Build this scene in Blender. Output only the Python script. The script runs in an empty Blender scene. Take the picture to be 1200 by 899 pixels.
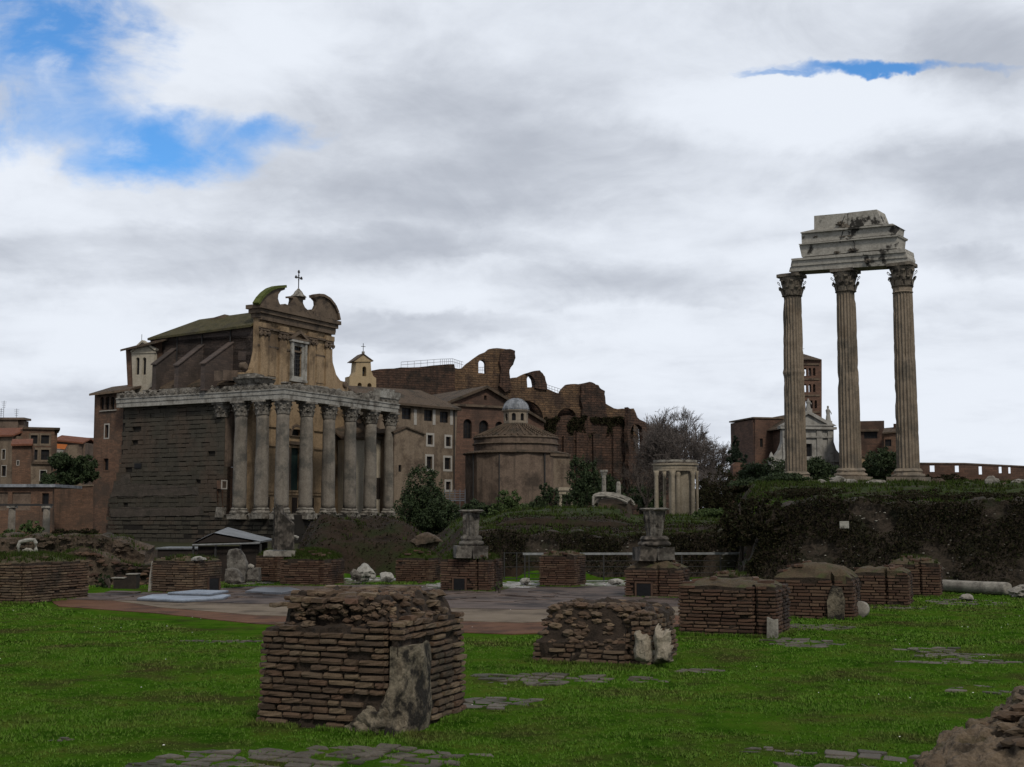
import bpy, math, random
import numpy as np
from mathutils import Vector, noise
from mathutils.geometry import tessellate_polygon
R = random.Random(7)
rad = math.radians
scene = bpy.context.scene
COL = scene.collection

# ---------------------------------------------------------------- camera
F = 1500.0; EYE = 1.7; TH = math.atan(155.5 / F); CT = math.cos(TH); ST = math.sin(TH)
cam_d = bpy.data.cameras.new('camera'); cam = bpy.data.objects.new('camera', cam_d); COL.objects.link(cam)
cam.location = (0, 0, EYE); cam.rotation_euler = (math.pi / 2 + TH, 0, 0)
cam_d.sensor_width = 36.0; cam_d.lens = 36.0 * F / 1200.0
cam_d.clip_start = 0.1; cam_d.clip_end = 6000
scene.camera = cam

# ---------------------------------------------------------------- exposure
scene.view_settings.view_transform = 'Standard'
scene.view_settings.look = 'None'
scene.view_settings.gamma = 1
scene.view_settings.exposure = 0.25
try: scene.view_settings.use_curve_mapping = False
except Exception: pass
scene.render.engine = 'CYCLES'
scene.cycles.use_denoising = True
scene.cycles.max_bounces = 5
scene.cycles.diffuse_bounces = 3
scene.cycles.glossy_bounces = 2
scene.cycles.transparent_max_bounces = 4

def ray(u, v):
    a = (449.5 - v) / F
    return Vector(((u - 600.0) / F, CT - a * ST, ST + a * CT))
def at(u, v, Y):
    r = ray(u, v); t = Y / r.y
    return Vector((r.x * t, Y, EYE + r.z * t))
def gnd(u, v, z=0.0):
    r = ray(u, v); t = (z - EYE) / r.z
    return Vector((r.x * t, r.y * t, z))

# ---------------------------------------------------------------- world: overcast daylight sky with blue gaps
SUN_EL, SUN_AZ = rad(44), rad(160)          # azimuth measured from +Y towards +X
W = bpy.data.worlds.new('World'); scene.world = W; W.use_nodes = True
wt = W.node_tree; wt.nodes.clear()
def wn(t, **k):
    n = wt.nodes.new(t)
    for a, b in k.items(): setattr(n, a, b)
    return n
def put(sock, v):
    if isinstance(v, (int, float)): sock.default_value = v
    elif isinstance(v, (tuple, list)): sock.default_value = v
    else: wt.links.new(v, sock)
def M(op, a, b=0.0, c=None, clamp=False):
    n = wn('ShaderNodeMath', operation=op, use_clamp=clamp)
    put(n.inputs[0], a); put(n.inputs[1], b)
    if c is not None: put(n.inputs[2], c)
    return n.outputs[0]
def sstep(x, a, b):
    n = wn('ShaderNodeMapRange', interpolation_type='SMOOTHSTEP')
    put(n.inputs['Value'], x); put(n.inputs['From Min'], a); put(n.inputs['From Max'], b)
    return n.outputs[0]
def mixc(f, a, b):
    n = wn('ShaderNodeMix', data_type='RGBA'); put(n.inputs[0], f); put(n.inputs[6], a); put(n.inputs[7], b)
    return n.outputs[2]
tc = wn('ShaderNodeTexCoord'); sx = wn('ShaderNodeSeparateXYZ'); wt.links.new(tc.outputs['Generated'], sx.inputs[0])
dx, dy, dz = sx.outputs
ys = M('MAXIMUM', dy, 0.08)
az = M('DIVIDE', dx, ys); el = M('DIVIDE', dz, ys)
zz = M('ADD', M('MAXIMUM', dz, 0.0), 0.10)
cv = wn('ShaderNodeCombineXYZ'); put(cv.inputs[0], M('DIVIDE', dx, zz)); put(cv.inputs[1], M('DIVIDE', dy, zz)); put(cv.inputs[2], M('MULTIPLY', dz, 2.0))
def wnoise(scale, detail=6, rough=.55, off=(0, 0, 0), dist=0.0, vec=None, sc=(1, 1, 1)):
    mp = wn('ShaderNodeMapping'); wt.links.new(vec or cv.outputs[0], mp.inputs[0]); mp.inputs[1].default_value = off; mp.inputs[3].default_value = sc
    n = wn('ShaderNodeTexNoise'); wt.links.new(mp.outputs[0], n.inputs['Vector'])
    n.inputs['Scale'].default_value = scale; n.inputs['Detail'].default_value = detail
    n.inputs['Roughness'].default_value = rough; n.inputs['Distortion'].default_value = dist
    return n.outputs[0]
def ell(u, v, ru, rv):
    r = ray(u, v); ca = r.x / r.y; ce = r.z / r.y
    a = M('POWER', M('ABSOLUTE', M('DIVIDE', M('SUBTRACT', azw, ca), ru / F)), 2.0)
    b = M('POWER', M('ABSOLUTE', M('DIVIDE', M('SUBTRACT', elw, ce), rv / F)), 2.0)
    return M('SUBTRACT', 1.0, M('ADD', a, b))
def emax(ls):
    o = None
    for l in ls:
        e = ell(*l); o = e if o is None else M('MAXIMUM', o, e)
    return o
n1 = wnoise(1.1, 7, .55, (3.1, 1.7, 0), .3)
n2 = wnoise(2.7, 8, .6, (7.7, 2.2, 0), .5)
n3 = wnoise(9.0, 8, .62, (1.2, 9.1, 0), .6, tc.outputs['Generated'], (1, 1, 1.8))
n4 = wnoise(5.0, 6, .55, (4.4, 3.0, 2), .3, tc.outputs['Generated'], (1, 1, 2.2))
n5 = wnoise(14.0, 5, .6, (8.2, 5.1, 1), .2, tc.outputs['Generated'], (1, 1, 1.6)); n6 = wnoise(14.0, 5, .6, (2.2, 15.1, 6), .2, tc.outputs['Generated'], (1, 1, 1.6))
azw = M('ADD', az, M('MULTIPLY', M('SUBTRACT', n5, .5), .07)); elw = M('ADD', el, M('MULTIPLY', M('SUBTRACT', n6, .5), .045))
fine = M('ADD', M('SUBTRACT', n3, .5), M('MULTIPLY', M('SUBTRACT', n4, .5), 1.2))
blue_e = emax([(45, 50, 165, 105), (40, 130, 150, 80), (190, 175, 190, 50), (320, 165, 80, 30), (1040, 79, 165, 8), (915, 84, 60, 6)])
blue = sstep(M('ADD', M('MAXIMUM', blue_e, -1.5), M('MULTIPLY', fine, 3.0)), -.35, 1.0)
# drifting white veil inside the blue
veil = sstep(M('ADD', n3, M('MULTIPLY', M('SUBTRACT', n2, .5), .6)), .48, .78)
blue = M('MULTIPLY', blue, M('SUBTRACT', 1.0, M('MULTIPLY', veil, .6)))
bri = M('MAXIMUM', emax([(300, 85, 170, 75), (980, 130, 260, 45), (1120, 470, 260, 70), (60, 410, 190, 50), (500, 335, 140, 30), (800, 420, 260, 60), (18, 200, 45, 35), (960, 330, 150, 40), (1140, 510, 90, 30)]), -.6)
dar = M('MAXIMUM', emax([(470, 120, 140, 75), (640, 200, 330, 60), (1150, 190, 160, 50), (280, 300, 380, 34), (740, 330, 240, 26), (1180, 310, 160, 20), (1150, 60, 110, 60), (500, 385, 200, 20)]), -.6)
val = M('ADD', .66, M('MULTIPLY', M('SUBTRACT', n1, .5), 1.0))
val = M('ADD', val, M('MULTIPLY', M('SUBTRACT', n2, .5), .6))
val = M('ADD', val, M('MULTIPLY', M('SUBTRACT', n3, .5), .85))
val = M('ADD', val, M('MULTIPLY', M('SUBTRACT', n4, .5), .8))
val = M('ADD', val, M('MULTIPLY', M('SUBTRACT', bri, -.6), .24))
val = M('SUBTRACT', val, M('MULTIPLY', M('SUBTRACT', dar, -.6), .24))
val = sstep(val, -.05, 1.05)
SK = 0.1
def c4(r, g, b, k=1.0): return (r * k / SK, g * k / SK, b * k / SK, 1)
cloud = mixc(val, c4(.385, .415, .475), c4(.695, .735, .80))
sky = wn('ShaderNodeTexSky', sky_type='NISHITA'); sky.sun_disc = False
sky.sun_elevation = SUN_EL; sky.sun_rotation = SUN_AZ; sky.altitude = 50
bl = wn('ShaderNodeMix', data_type='RGBA', blend_type='MULTIPLY'); bl.inputs[0].default_value = 1
wt.links.new(sky.outputs[0], bl.inputs[6]); bl.inputs[7].default_value = (.5, .95, 1.35, 1)
col = mixc(blue, cloud, bl.outputs[2])
# unseen sky overhead and behind the camera is dimmed to keep the ground dark
thick = M('MULTIPLY', M('SUBTRACT', 1.0, M('MULTIPLY', sstep(dz, .38, .75), .42)), M('SUBTRACT', 1.0, M('MULTIPLY', sstep(dy, .35, -.35), .38)))
sc_ = wn('ShaderNodeVectorMath', operation='SCALE'); wt.links.new(col, sc_.inputs[0]); wt.links.new(thick, sc_.inputs['Scale'])
bg = wn('ShaderNodeBackground'); wt.links.new(sc_.outputs[0], bg.inputs[0]); bg.inputs[1].default_value = SK
wo = wn('ShaderNodeOutputWorld'); wt.links.new(bg.outputs[0], wo.inputs[0])

sun_d = bpy.data.lights.new('sun', 'SUN'); sun = bpy.data.objects.new('sun', sun_d); COL.objects.link(sun)
sun_d.energy = 1.5; sun_d.angle = rad(10); sun_d.color = (1, .93, .82)
sd = Vector((math.sin(SUN_AZ) * math.cos(SUN_EL), math.cos(SUN_AZ) * math.cos(SUN_EL), math.sin(SUN_EL)))
sun.rotation_euler = sd.to_track_quat('Z', 'Y').to_euler()
sun.location = (20, -60, 60)

# ---------------------------------------------------------------- materials
MATS = {}
def mat(name, cols, scale=1.0, rough=.9, bump=.4, bscale=6.0, stain=None, stain_scale=.35, streak=0.0, streak_col=(.02, .018, .015),
        brick=None, mortar=(.05, .04, .035), island=None, wave=None, spec=.3, metal=0.0, stain_lo=.5, stain_hi=.62, bdist=.03):
    m = bpy.data.materials.new(name); MATS[name] = m; m.use_nodes = True
    t = m.node_tree; nd = t.nodes; L = t.links
    p = nd['Principled BSDF']; p.inputs['Roughness'].default_value = rough
    p.inputs['Specular IOR Level'].default_value = spec; p.inputs['Metallic'].default_value = metal
    co = nd.new('ShaderNodeTexCoord').outputs['Object']
    def nz(s, d=6, r=.6, v=None, sc=None):
        n = nd.new('ShaderNodeTexNoise'); n.inputs['Scale'].default_value = s; n.inputs['Detail'].default_value = d; n.inputs['Roughness'].default_value = r
        v = v or co
        if sc:
            mp = nd.new('ShaderNodeMapping'); mp.inputs[3].default_value = sc; L.new(v, mp.inputs[0]); v = mp.outputs[0]
        L.new(v, n.inputs['Vector']); return n.outputs[0]
    def mix(f, a, b, bt='MIX'):
        n = nd.new('ShaderNodeMix'); n.data_type = 'RGBA'; n.blend_type = bt
        for s, x in ((n.inputs[0], f), (n.inputs[6], a), (n.inputs[7], b)):
            if isinstance(x, tuple): s.default_value = (*x, 1)
            elif isinstance(x, (int, float)): s.default_value = x
            else: L.new(x, s)
        return n.outputs[2]
    def ramp(f, stops):
        r = nd.new('ShaderNodeValToRGB'); e = r.color_ramp.elements
        for i, (q, c) in enumerate(stops):
            k = e[i] if i < 2 else e.new(q)
            k.position = q; k.color = (*c, 1)
        L.new(f, r.inputs[0]); return r.outputs[0]
    n = len(cols)
    base = ramp(nz(scale), [(.33 + .34 * i / max(1, n - 1), c) for i, c in enumerate(cols)] if n > 1 else [(0, cols[0]), (1, cols[0])])
    h = nz(bscale, 8, .65)
    if island:
        g = nd.new('ShaderNodeNewGeometry').outputs['Random Per Island']
        ic = ramp(g, [(i / max(1, len(island) - 1), c) for i, c in enumerate(island)])
        base = mix(.72, base, ic)
    if brick:
        bw, bh = brick
        sp = nd.new('ShaderNodeSeparateXYZ'); L.new(co, sp.inputs[0])
        ad = nd.new('ShaderNodeMath'); L.new(sp.outputs[0], ad.inputs[0]); L.new(sp.outputs[1], ad.inputs[1])
        cb = nd.new('ShaderNodeCombineXYZ'); L.new(ad.outputs[0], cb.inputs[0]); L.new(sp.outputs[2], cb.inputs[1])
        bt = nd.new('ShaderNodeTexBrick'); L.new(cb.outputs[0], bt.inputs['Vector'])
        bt.inputs['Scale'].default_value = 1; bt.inputs['Brick Width'].default_value = bw; bt.inputs['Row Height'].default_value = bh
        bt.inputs['Mortar Size'].default_value = bh * .09; bt.inputs['Mortar Smooth'].default_value = .5
        bt.inputs['Color1'].default_value = (.75, .75, .75, 1); bt.inputs['Color2'].default_value = (1.2, 1.12, 1.05, 1); bt.inputs['Mortar'].default_value = (1, 1, 1, 1)
        base = mix(1.0, base, bt.outputs[0], 'MULTIPLY')
        base = mix(bt.outputs[1], base, mortar)
        sb = nd.new('ShaderNodeMath'); sb.operation = 'SUBTRACT'; L.new(h, sb.inputs[0]); L.new(bt.outputs[1], sb.inputs[1]); h = sb.outputs[0]
    if wave:
        wv = nd.new('ShaderNodeTexWave'); wv.bands_direction = wave[0]; wv.inputs['Scale'].default_value = wave[1]; wv.inputs['Distortion'].default_value = wave[2] if len(wave) > 2 else .4
        L.new(co, wv.inputs['Vector'])
        base = mix(.55, base, mix(1.0, base, ramp(wv.outputs[1], [(0, (.35, .35, .35)), (1, (1.3, 1.3, 1.3))]), 'MULTIPLY'))
        ad = nd.new('ShaderNodeMath'); L.new(h, ad.inputs[0]); L.new(wv.outputs[1], ad.inputs[1]); h = ad.outputs[0]
    if stain:
        f = ramp(nz(stain_scale, 7, .65), [(stain_lo, (0, 0, 0)), (stain_hi, (1, 1, 1))])
        base = mix(f, base, stain)
    if streak:
        f = ramp(nz(1.0, 5, .6, sc=(1.3 / 1, 1.3, .12)), [(.5, (0, 0, 0)), (.72, (streak, streak, streak))])
        base = mix(f, base, streak_col)
    # fine grain
    base = mix(.5, base, mix(1.0, base, ramp(nz(bscale * 2.3, 5, .7), [(.3, (.45, .45, .45)), (.7, (1.5, 1.5, 1.5))]), 'MULTIPLY'))
    L.new(base, p.inputs['Base Color'])
    if bump:
        b = nd.new('ShaderNodeBump'); b.inputs['Strength'].default_value = bump; b.inputs['Distance'].default_value = bdist
        L.new(h, b.inputs['Height']); L.new(b.outputs[0], p.inputs['Normal'])
    return m

mat('brick_near', [(.075, .048, .032), (.145, .10, .066)], 9, bump=.7, bscale=38, bdist=.006, island=[(.035, .023, .016), (.125, .08, .05), (.065, .042, .029), (.19, .14, .09), (.085, .046, .03), (.14, .105, .072), (.05, .034, .025), (.09, .06, .04)], stain=(.035, .03, .022), stain_scale=1.6, stain_lo=.52, stain_hi=.7)
mat('brick_red', [(.058, .034, .023), (.10, .058, .038)], 5, bump=.6, bscale=30, bdist=.006, island=[(.03, .017, .012), (.10, .053, .034), (.06, .034, .024), (.14, .09, .058), (.075, .044, .031)], stain=(.03, .02, .016), stain_scale=1.2)
mat('mortar_core', [(.014, .010, .007), (.04, .028, .02), (.022, .016, .011)], 6, bump=.9, bscale=22, bdist=.03)
mat('earth_cap', [(.045, .033, .02), (.085, .062, .038), (.06, .055, .028)], 4, bump=.9, bscale=18, bdist=.03, stain=(.05, .062, .02), stain_scale=1.5)
mat('rubble', [(.045, .034, .024), (.095, .068, .048), (.065, .05, .035)], 3, bump=1, bscale=10, bdist=.06, stain=(.03, .025, .016), stain_scale=.9)
mat('rubble_dark', [(.018, .014, .011), (.05, .038, .028), (.028, .021, .016)], 6, bump=1, bscale=14, bdist=.05, stain=(.022, .022, .012), stain_scale=1.2)
mat('marble_dark', [(.05, .043, .036), (.15, .13, .11), (.075, .065, .055)], 3.5, bump=.8, bscale=14, bdist=.02, stain=(.025, .022, .018), stain_scale=4, stain_lo=.45, stain_hi=.55, streak=.8, streak_col=(.02, .017, .014))
mat('marble_old', [(.17, .155, .135), (.30, .28, .245), (.22, .205, .18)], 2.5, bump=.6, bscale=14, bdist=.02, stain=(.045, .04, .034), stain_scale=2.2, stain_lo=.5, stain_hi=.68, streak=.7, streak_col=(.05, .045, .038))
mat('marble_white', [(.22, .21, .19), (.42, .41, .375)], 3, bump=.5, bscale=14, bdist=.02, stain=(.09, .085, .075), stain_scale=3)
mat('stucco_old', [(.09, .072, .05), (.22, .185, .135), (.13, .108, .078)], 9, bump=1, bscale=26, bdist=.025, stain=(.018, .015, .012), stain_scale=4.2, stain_lo=.44, stain_hi=.56, streak=.8)
mat('stucco_pale', [(.17, .145, .108), (.30, .262, .205), (.22, .19, .145)], 7, bump=.9, bscale=24, bdist=.02, stain=(.05, .043, .034), stain_scale=4, stain_lo=.56, stain_hi=.64)
mat('marble_grey', [(.055, .05, .043), (.17, .157, .137), (.09, .082, .072)], 3.5, bump=.8, bscale=16, bdist=.02, stain=(.035, .03, .026), stain_scale=3, stain_lo=.48, stain_hi=.6, streak=.85, streak_col=(.03, .026, .022))
mat('castor_marble', [(.155, .122, .09), (.24, .195, .148), (.19, .153, .115)], .8, bump=.6, bscale=5, bdist=.05, stain=(.13, .112, .09), stain_scale=.5, streak=.5, streak_col=(.10, .082, .064))
mat('castor_block', [(.27, .25, .215), (.36, .34, .30), (.30, .28, .245)], .8, bump=.7, bscale=3, bdist=.06, stain=(.035, .032, .028), stain_scale=.62, stain_lo=.57, stain_hi=.62, streak=.5, streak_col=(.1, .09, .08))
mat('castor_capital', [(.10, .084, .066), (.20, .172, .138)], 1.5, bump=.8, bscale=5, bdist=.08, stain=(.035, .03, .026), stain_scale=1.2)
mat('cipollino', [(.13, .112, .092), (.19, .168, .14), (.15, .13, .108)], .5, bump=.4, bscale=2.5, bdist=.05, stain=(.085, .08, .07), stain_scale=.3, streak=.6, streak_col=(.07, .06, .05))
mat('temple_marble', [(.25, .24, .215), (.36, .35, .32)], .8, bump=.6, bscale=2.5, bdist=.1, stain=(.12, .11, .095), stain_scale=.5, streak=.5, streak_col=(.10, .09, .08))
mat('temple_frieze', [(.12, .108, .09), (.27, .25, .22)], 1.6, bump=1, bscale=2.2, bdist=.15, stain=(.07, .062, .052), stain_scale=.9)
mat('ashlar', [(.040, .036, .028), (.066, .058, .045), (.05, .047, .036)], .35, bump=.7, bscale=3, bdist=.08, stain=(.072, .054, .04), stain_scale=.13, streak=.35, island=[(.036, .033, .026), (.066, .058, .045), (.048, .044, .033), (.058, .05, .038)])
mat('ashlar_joint', [(.012, .010, .008), (.02, .017, .014)], 1, bump=.5)
mat('brick_house', [(.105, .06, .040), (.155, .093, .064), (.122, .074, .050)], .35, bump=.4, bscale=3, brick=(.6, .18), mortar=(.085, .062, .048), stain=(.075, .053, .04), stain_scale=.2, streak=.4)
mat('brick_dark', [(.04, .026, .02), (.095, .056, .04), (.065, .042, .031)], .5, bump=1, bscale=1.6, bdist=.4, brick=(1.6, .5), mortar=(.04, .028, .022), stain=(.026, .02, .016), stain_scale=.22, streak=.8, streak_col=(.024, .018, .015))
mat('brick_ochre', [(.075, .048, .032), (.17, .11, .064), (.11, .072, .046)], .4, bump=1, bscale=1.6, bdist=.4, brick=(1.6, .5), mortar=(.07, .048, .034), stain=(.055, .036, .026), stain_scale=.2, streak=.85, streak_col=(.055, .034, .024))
mat('brick_maroon', [(.088, .05, .037), (.13, .078, .058), (.10, .062, .047)], .2, bump=.4, bscale=1.5, bdist=.1, brick=(1.2, .35), mortar=(.09, .06, .045), stain=(.062, .04, .031), stain_scale=.12)
mat('plaster_ochre', [(.23, .16, .092), (.30, .215, .13), (.26, .185, .11)], .35, bump=.25, bscale=2, bdist=.04, stain=(.13, .09, .055), stain_scale=.25, streak=.6, streak_col=(.07, .05, .032))
mat('plaster_cornice', [(.095, .07, .05), (.15, .112, .08)], .8, bump=.4, bscale=3, bdist=.05, stain=(.055, .042, .032), stain_scale=.6)
mat('plaster_pale', [(.35, .31, .24), (.43, .385, .31)], .5, bump=.2, bscale=3, bdist=.03, streak=.4, streak_col=(.2, .17, .13))
mat('plaster_cream', [(.33, .25, .15), (.4, .31, .19)], .6, bump=.2, bscale=3, bdist=.03, streak=.4, streak_col=(.18, .13, .08))
mat('plaster_tan', [(.125, .092, .064), (.19, .148, .108), (.155, .118, .085)], .45, bump=.4, bscale=2, bdist=.08, stain=(.085, .062, .045), stain_scale=.28, streak=.6, streak_col=(.07, .052, .04))
mat('plaster_brown', [(.098, .07, .053), (.16, .118, .09), (.12, .088, .067)], .4, bump=.35, bscale=2, bdist=.08, stain=(.06, .045, .035), stain_scale=.22, streak=.6)
mat('nave_wall', [(.075, .06, .054), (.105, .085, .077)], .35, bump=.4, bscale=2.5, bdist=.06, brick=(1.0, .3), mortar=(.07, .056, .05), stain=(.055, .045, .04), stain_scale=.2)
mat('tile_roof', [(.085, .062, .042), (.14, .10, .07), (.11, .08, .055)], 1.2, bump=.9, bscale=5, bdist=.12, wave=('X', 1.6), stain=(.055, .045, .032), stain_scale=.4)
mat('tile_roof_moss', [(.055, .052, .022), (.105, .09, .042), (.08, .075, .03)], .8, bump=.9, bscale=5, bdist=.12, wave=('Y', 1.6), stain=(.06, .052, .03), stain_scale=.4)
mat('tile_roof_red', [(.16, .06, .035), (.23, .095, .055)], 1.2, bump=.7, bscale=5, bdist=.1, wave=('X', 1.6))
mat('moss', [(.055, .07, .014), (.10, .115, .03)], 2, bump=.6, bscale=8)
mat('lead_roof', [(.17, .185, .21), (.27, .285, .31)], 1.2, rough=.55, bump=.2, bscale=3, stain=(.11, .12, .135), stain_scale=.9, streak=.6, streak_col=(.07, .075, .085))
mat('sheet_roof', [(.10, .107, .112), (.15, .157, .162)], 1.5, rough=.6, bump=.1, stain=(.17, .18, .19), stain_scale=1.5)
mat('iron', [(.02, .02, .02), (.035, .033, .032)], 5, rough=.6, bump=.1)
mat('rail_grey', [(.15, .155, .16), (.22, .225, .23)], 5, rough=.5, bump=.1)
mat('dark_glass', [(.008, .008, .009), (.016, .016, .018)], 2, rough=.45, bump=0, spec=.2)
mat('dark_wood', [(.016, .012, .010), (.03, .022, .017)], 3, rough=.8, bump=.2)
mat('green_door', [(.012, .03, .026), (.02, .045, .038)], 2, rough=.7, bump=.1)
mat('window_frame', [(.30, .28, .25), (.38, .36, .33)], 3, bump=.2)
mat('frame_tan', [(.2, .165, .125), (.27, .225, .175)], 3, bump=.2)
mat('white_wall', [(.25, .24, .22), (.34, .33, .305)], .6, bump=.2, bscale=3, bdist=.05, streak=.6, streak_col=(.2, .19, .175), stain=(.17, .16, .145), stain_scale=.5)
mat('travertine', [(.22, .185, .135), (.33, .285, .22)], 1, bump=.3, bscale=3, bdist=.05, streak=.6, streak_col=(.14, .115, .085))
mat('plate_metal', [(.22, .265, .33), (.31, .36, .43)], 3, rough=.6, bump=.08, bscale=6, stain=(.2, .23, .28), stain_scale=1.4)
mat('plate_dark', [(.09, .1, .12), (.14, .15, .17)], 3, rough=.35, bump=.08)
mat('orange_cloth', [(.5, .16, .05), (.6, .2, .06)], 2, bump=.1)
mat('bark', [(.045, .036, .03), (.075, .06, .05)], 3, bump=.6, bscale=8)
mat('bark_pale', [(.085, .072, .066), (.14, .12, .11)], 3, bump=.3, bscale=8)
mat('leaf_dark', [(.016, .028, .010), (.034, .052, .018)], .5, bump=0, rough=.75, island=[(.012, .022, .008), (.03, .05, .016), (.022, .036, .013), (.045, .065, .024)])
mat('leaf_conifer', [(.012, .022, .014), (.026, .04, .022)], .5, bump=0, rough=.8, island=[(.012, .02, .012), (.03, .045, .026)])
mat('leaf_mid', [(.035, .06, .016), (.06, .095, .025)], .5, bump=0, rough=.75, island=[(.025, .042, .012), (.06, .095, .026), (.045, .07, .02), (.08, .11, .034)])
mat('leaf_ivy', [(.016, .015, .009), (.028, .026, .013)], .8, bump=0, rough=.9, spec=.05, island=[(.009, .008, .006), (.02, .019, .010), (.03, .02, .014), (.022, .03, .010), (.036, .028, .02)])
mat('grass_blade', [(.05, .15, .010), (.07, .19, .014), (.10, .18, .022)], .35, bump=0, rough=.8, spec=.05, island=[(.048, .112, .012), (.118, .20, .028), (.076, .155, .020), (.16, .195, .055)], stain=(.11, .12, .035), stain_scale=.9, stain_lo=.48, stain_hi=.68)
mat('paving_stone', [(.075, .066, .056), (.13, .112, .09), (.09, .077, .062)], 3, rough=.8, bump=.6, bscale=14, bdist=.02, island=[(.05, .043, .034), (.13, .112, .09), (.08, .07, .056)], stain=(.035, .036, .018), stain_scale=1.5)
# ground materials
mat('lawn', [(.022, .062, .005), (.05, .115, .009), (.08, .11, .018)], 1.6, bump=1, bscale=26, bdist=.04, rough=1, spec=.0, stain=(.05, .05, .018), stain_scale=.9, stain_lo=.5, stain_hi=.66)
mat('bank_soil', [(.014, .010, .007), (.036, .025, .017), (.022, .018, .011)], 1.2, bump=1, bscale=9, bdist=.08, rough=.95, spec=.1, stain=(.024, .028, .011), stain_scale=.6, stain_lo=.54, stain_hi=.64)
mat('bank_grass', [(.02, .032, .008), (.036, .05, .012), (.03, .028, .014)], .9, bump=1, bscale=9, bdist=.08, rough=.95, spec=.1, stain=(.04, .034, .022), stain_scale=.45)
mat('plaza', [(.065, .048, .041), (.13, .10, .086), (.09, .068, .058)], .9, rough=.75, bump=.4, bscale=20, bdist=.01, stain=(.03, .023, .021), stain_scale=.7, stain_lo=.48, stain_hi=.6, spec=.12, wave=('Y', .9, 6))
mat('plaza_beige', [(.15, .12, .088), (.21, .17, .128)], 1.2, rough=.9, spec=.1, bump=.4, bscale=24, bdist=.01, stain=(.09, .07, .052), stain_scale=.9)
mat('red_strip', [(.105, .052, .03), (.15, .078, .047)], 2, rough=.9, spec=.1, bump=.4, bscale=24, bdist=.01, stain=(.07, .038, .025), stain_scale=1.1)
mat('marble_flags', [(.23, .22, .21), (.38, .37, .355)], 2.2, rough=.5, bump=.4, bscale=14, bdist=.01, stain=(.08, .10, .04), stain_scale=1.8, stain_lo=.5, stain_hi=.56)
mat('far_ground', [(.03, .033, .018), (.05, .048, .026)], .2, bump=.3, rough=1, spec=.05)

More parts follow.
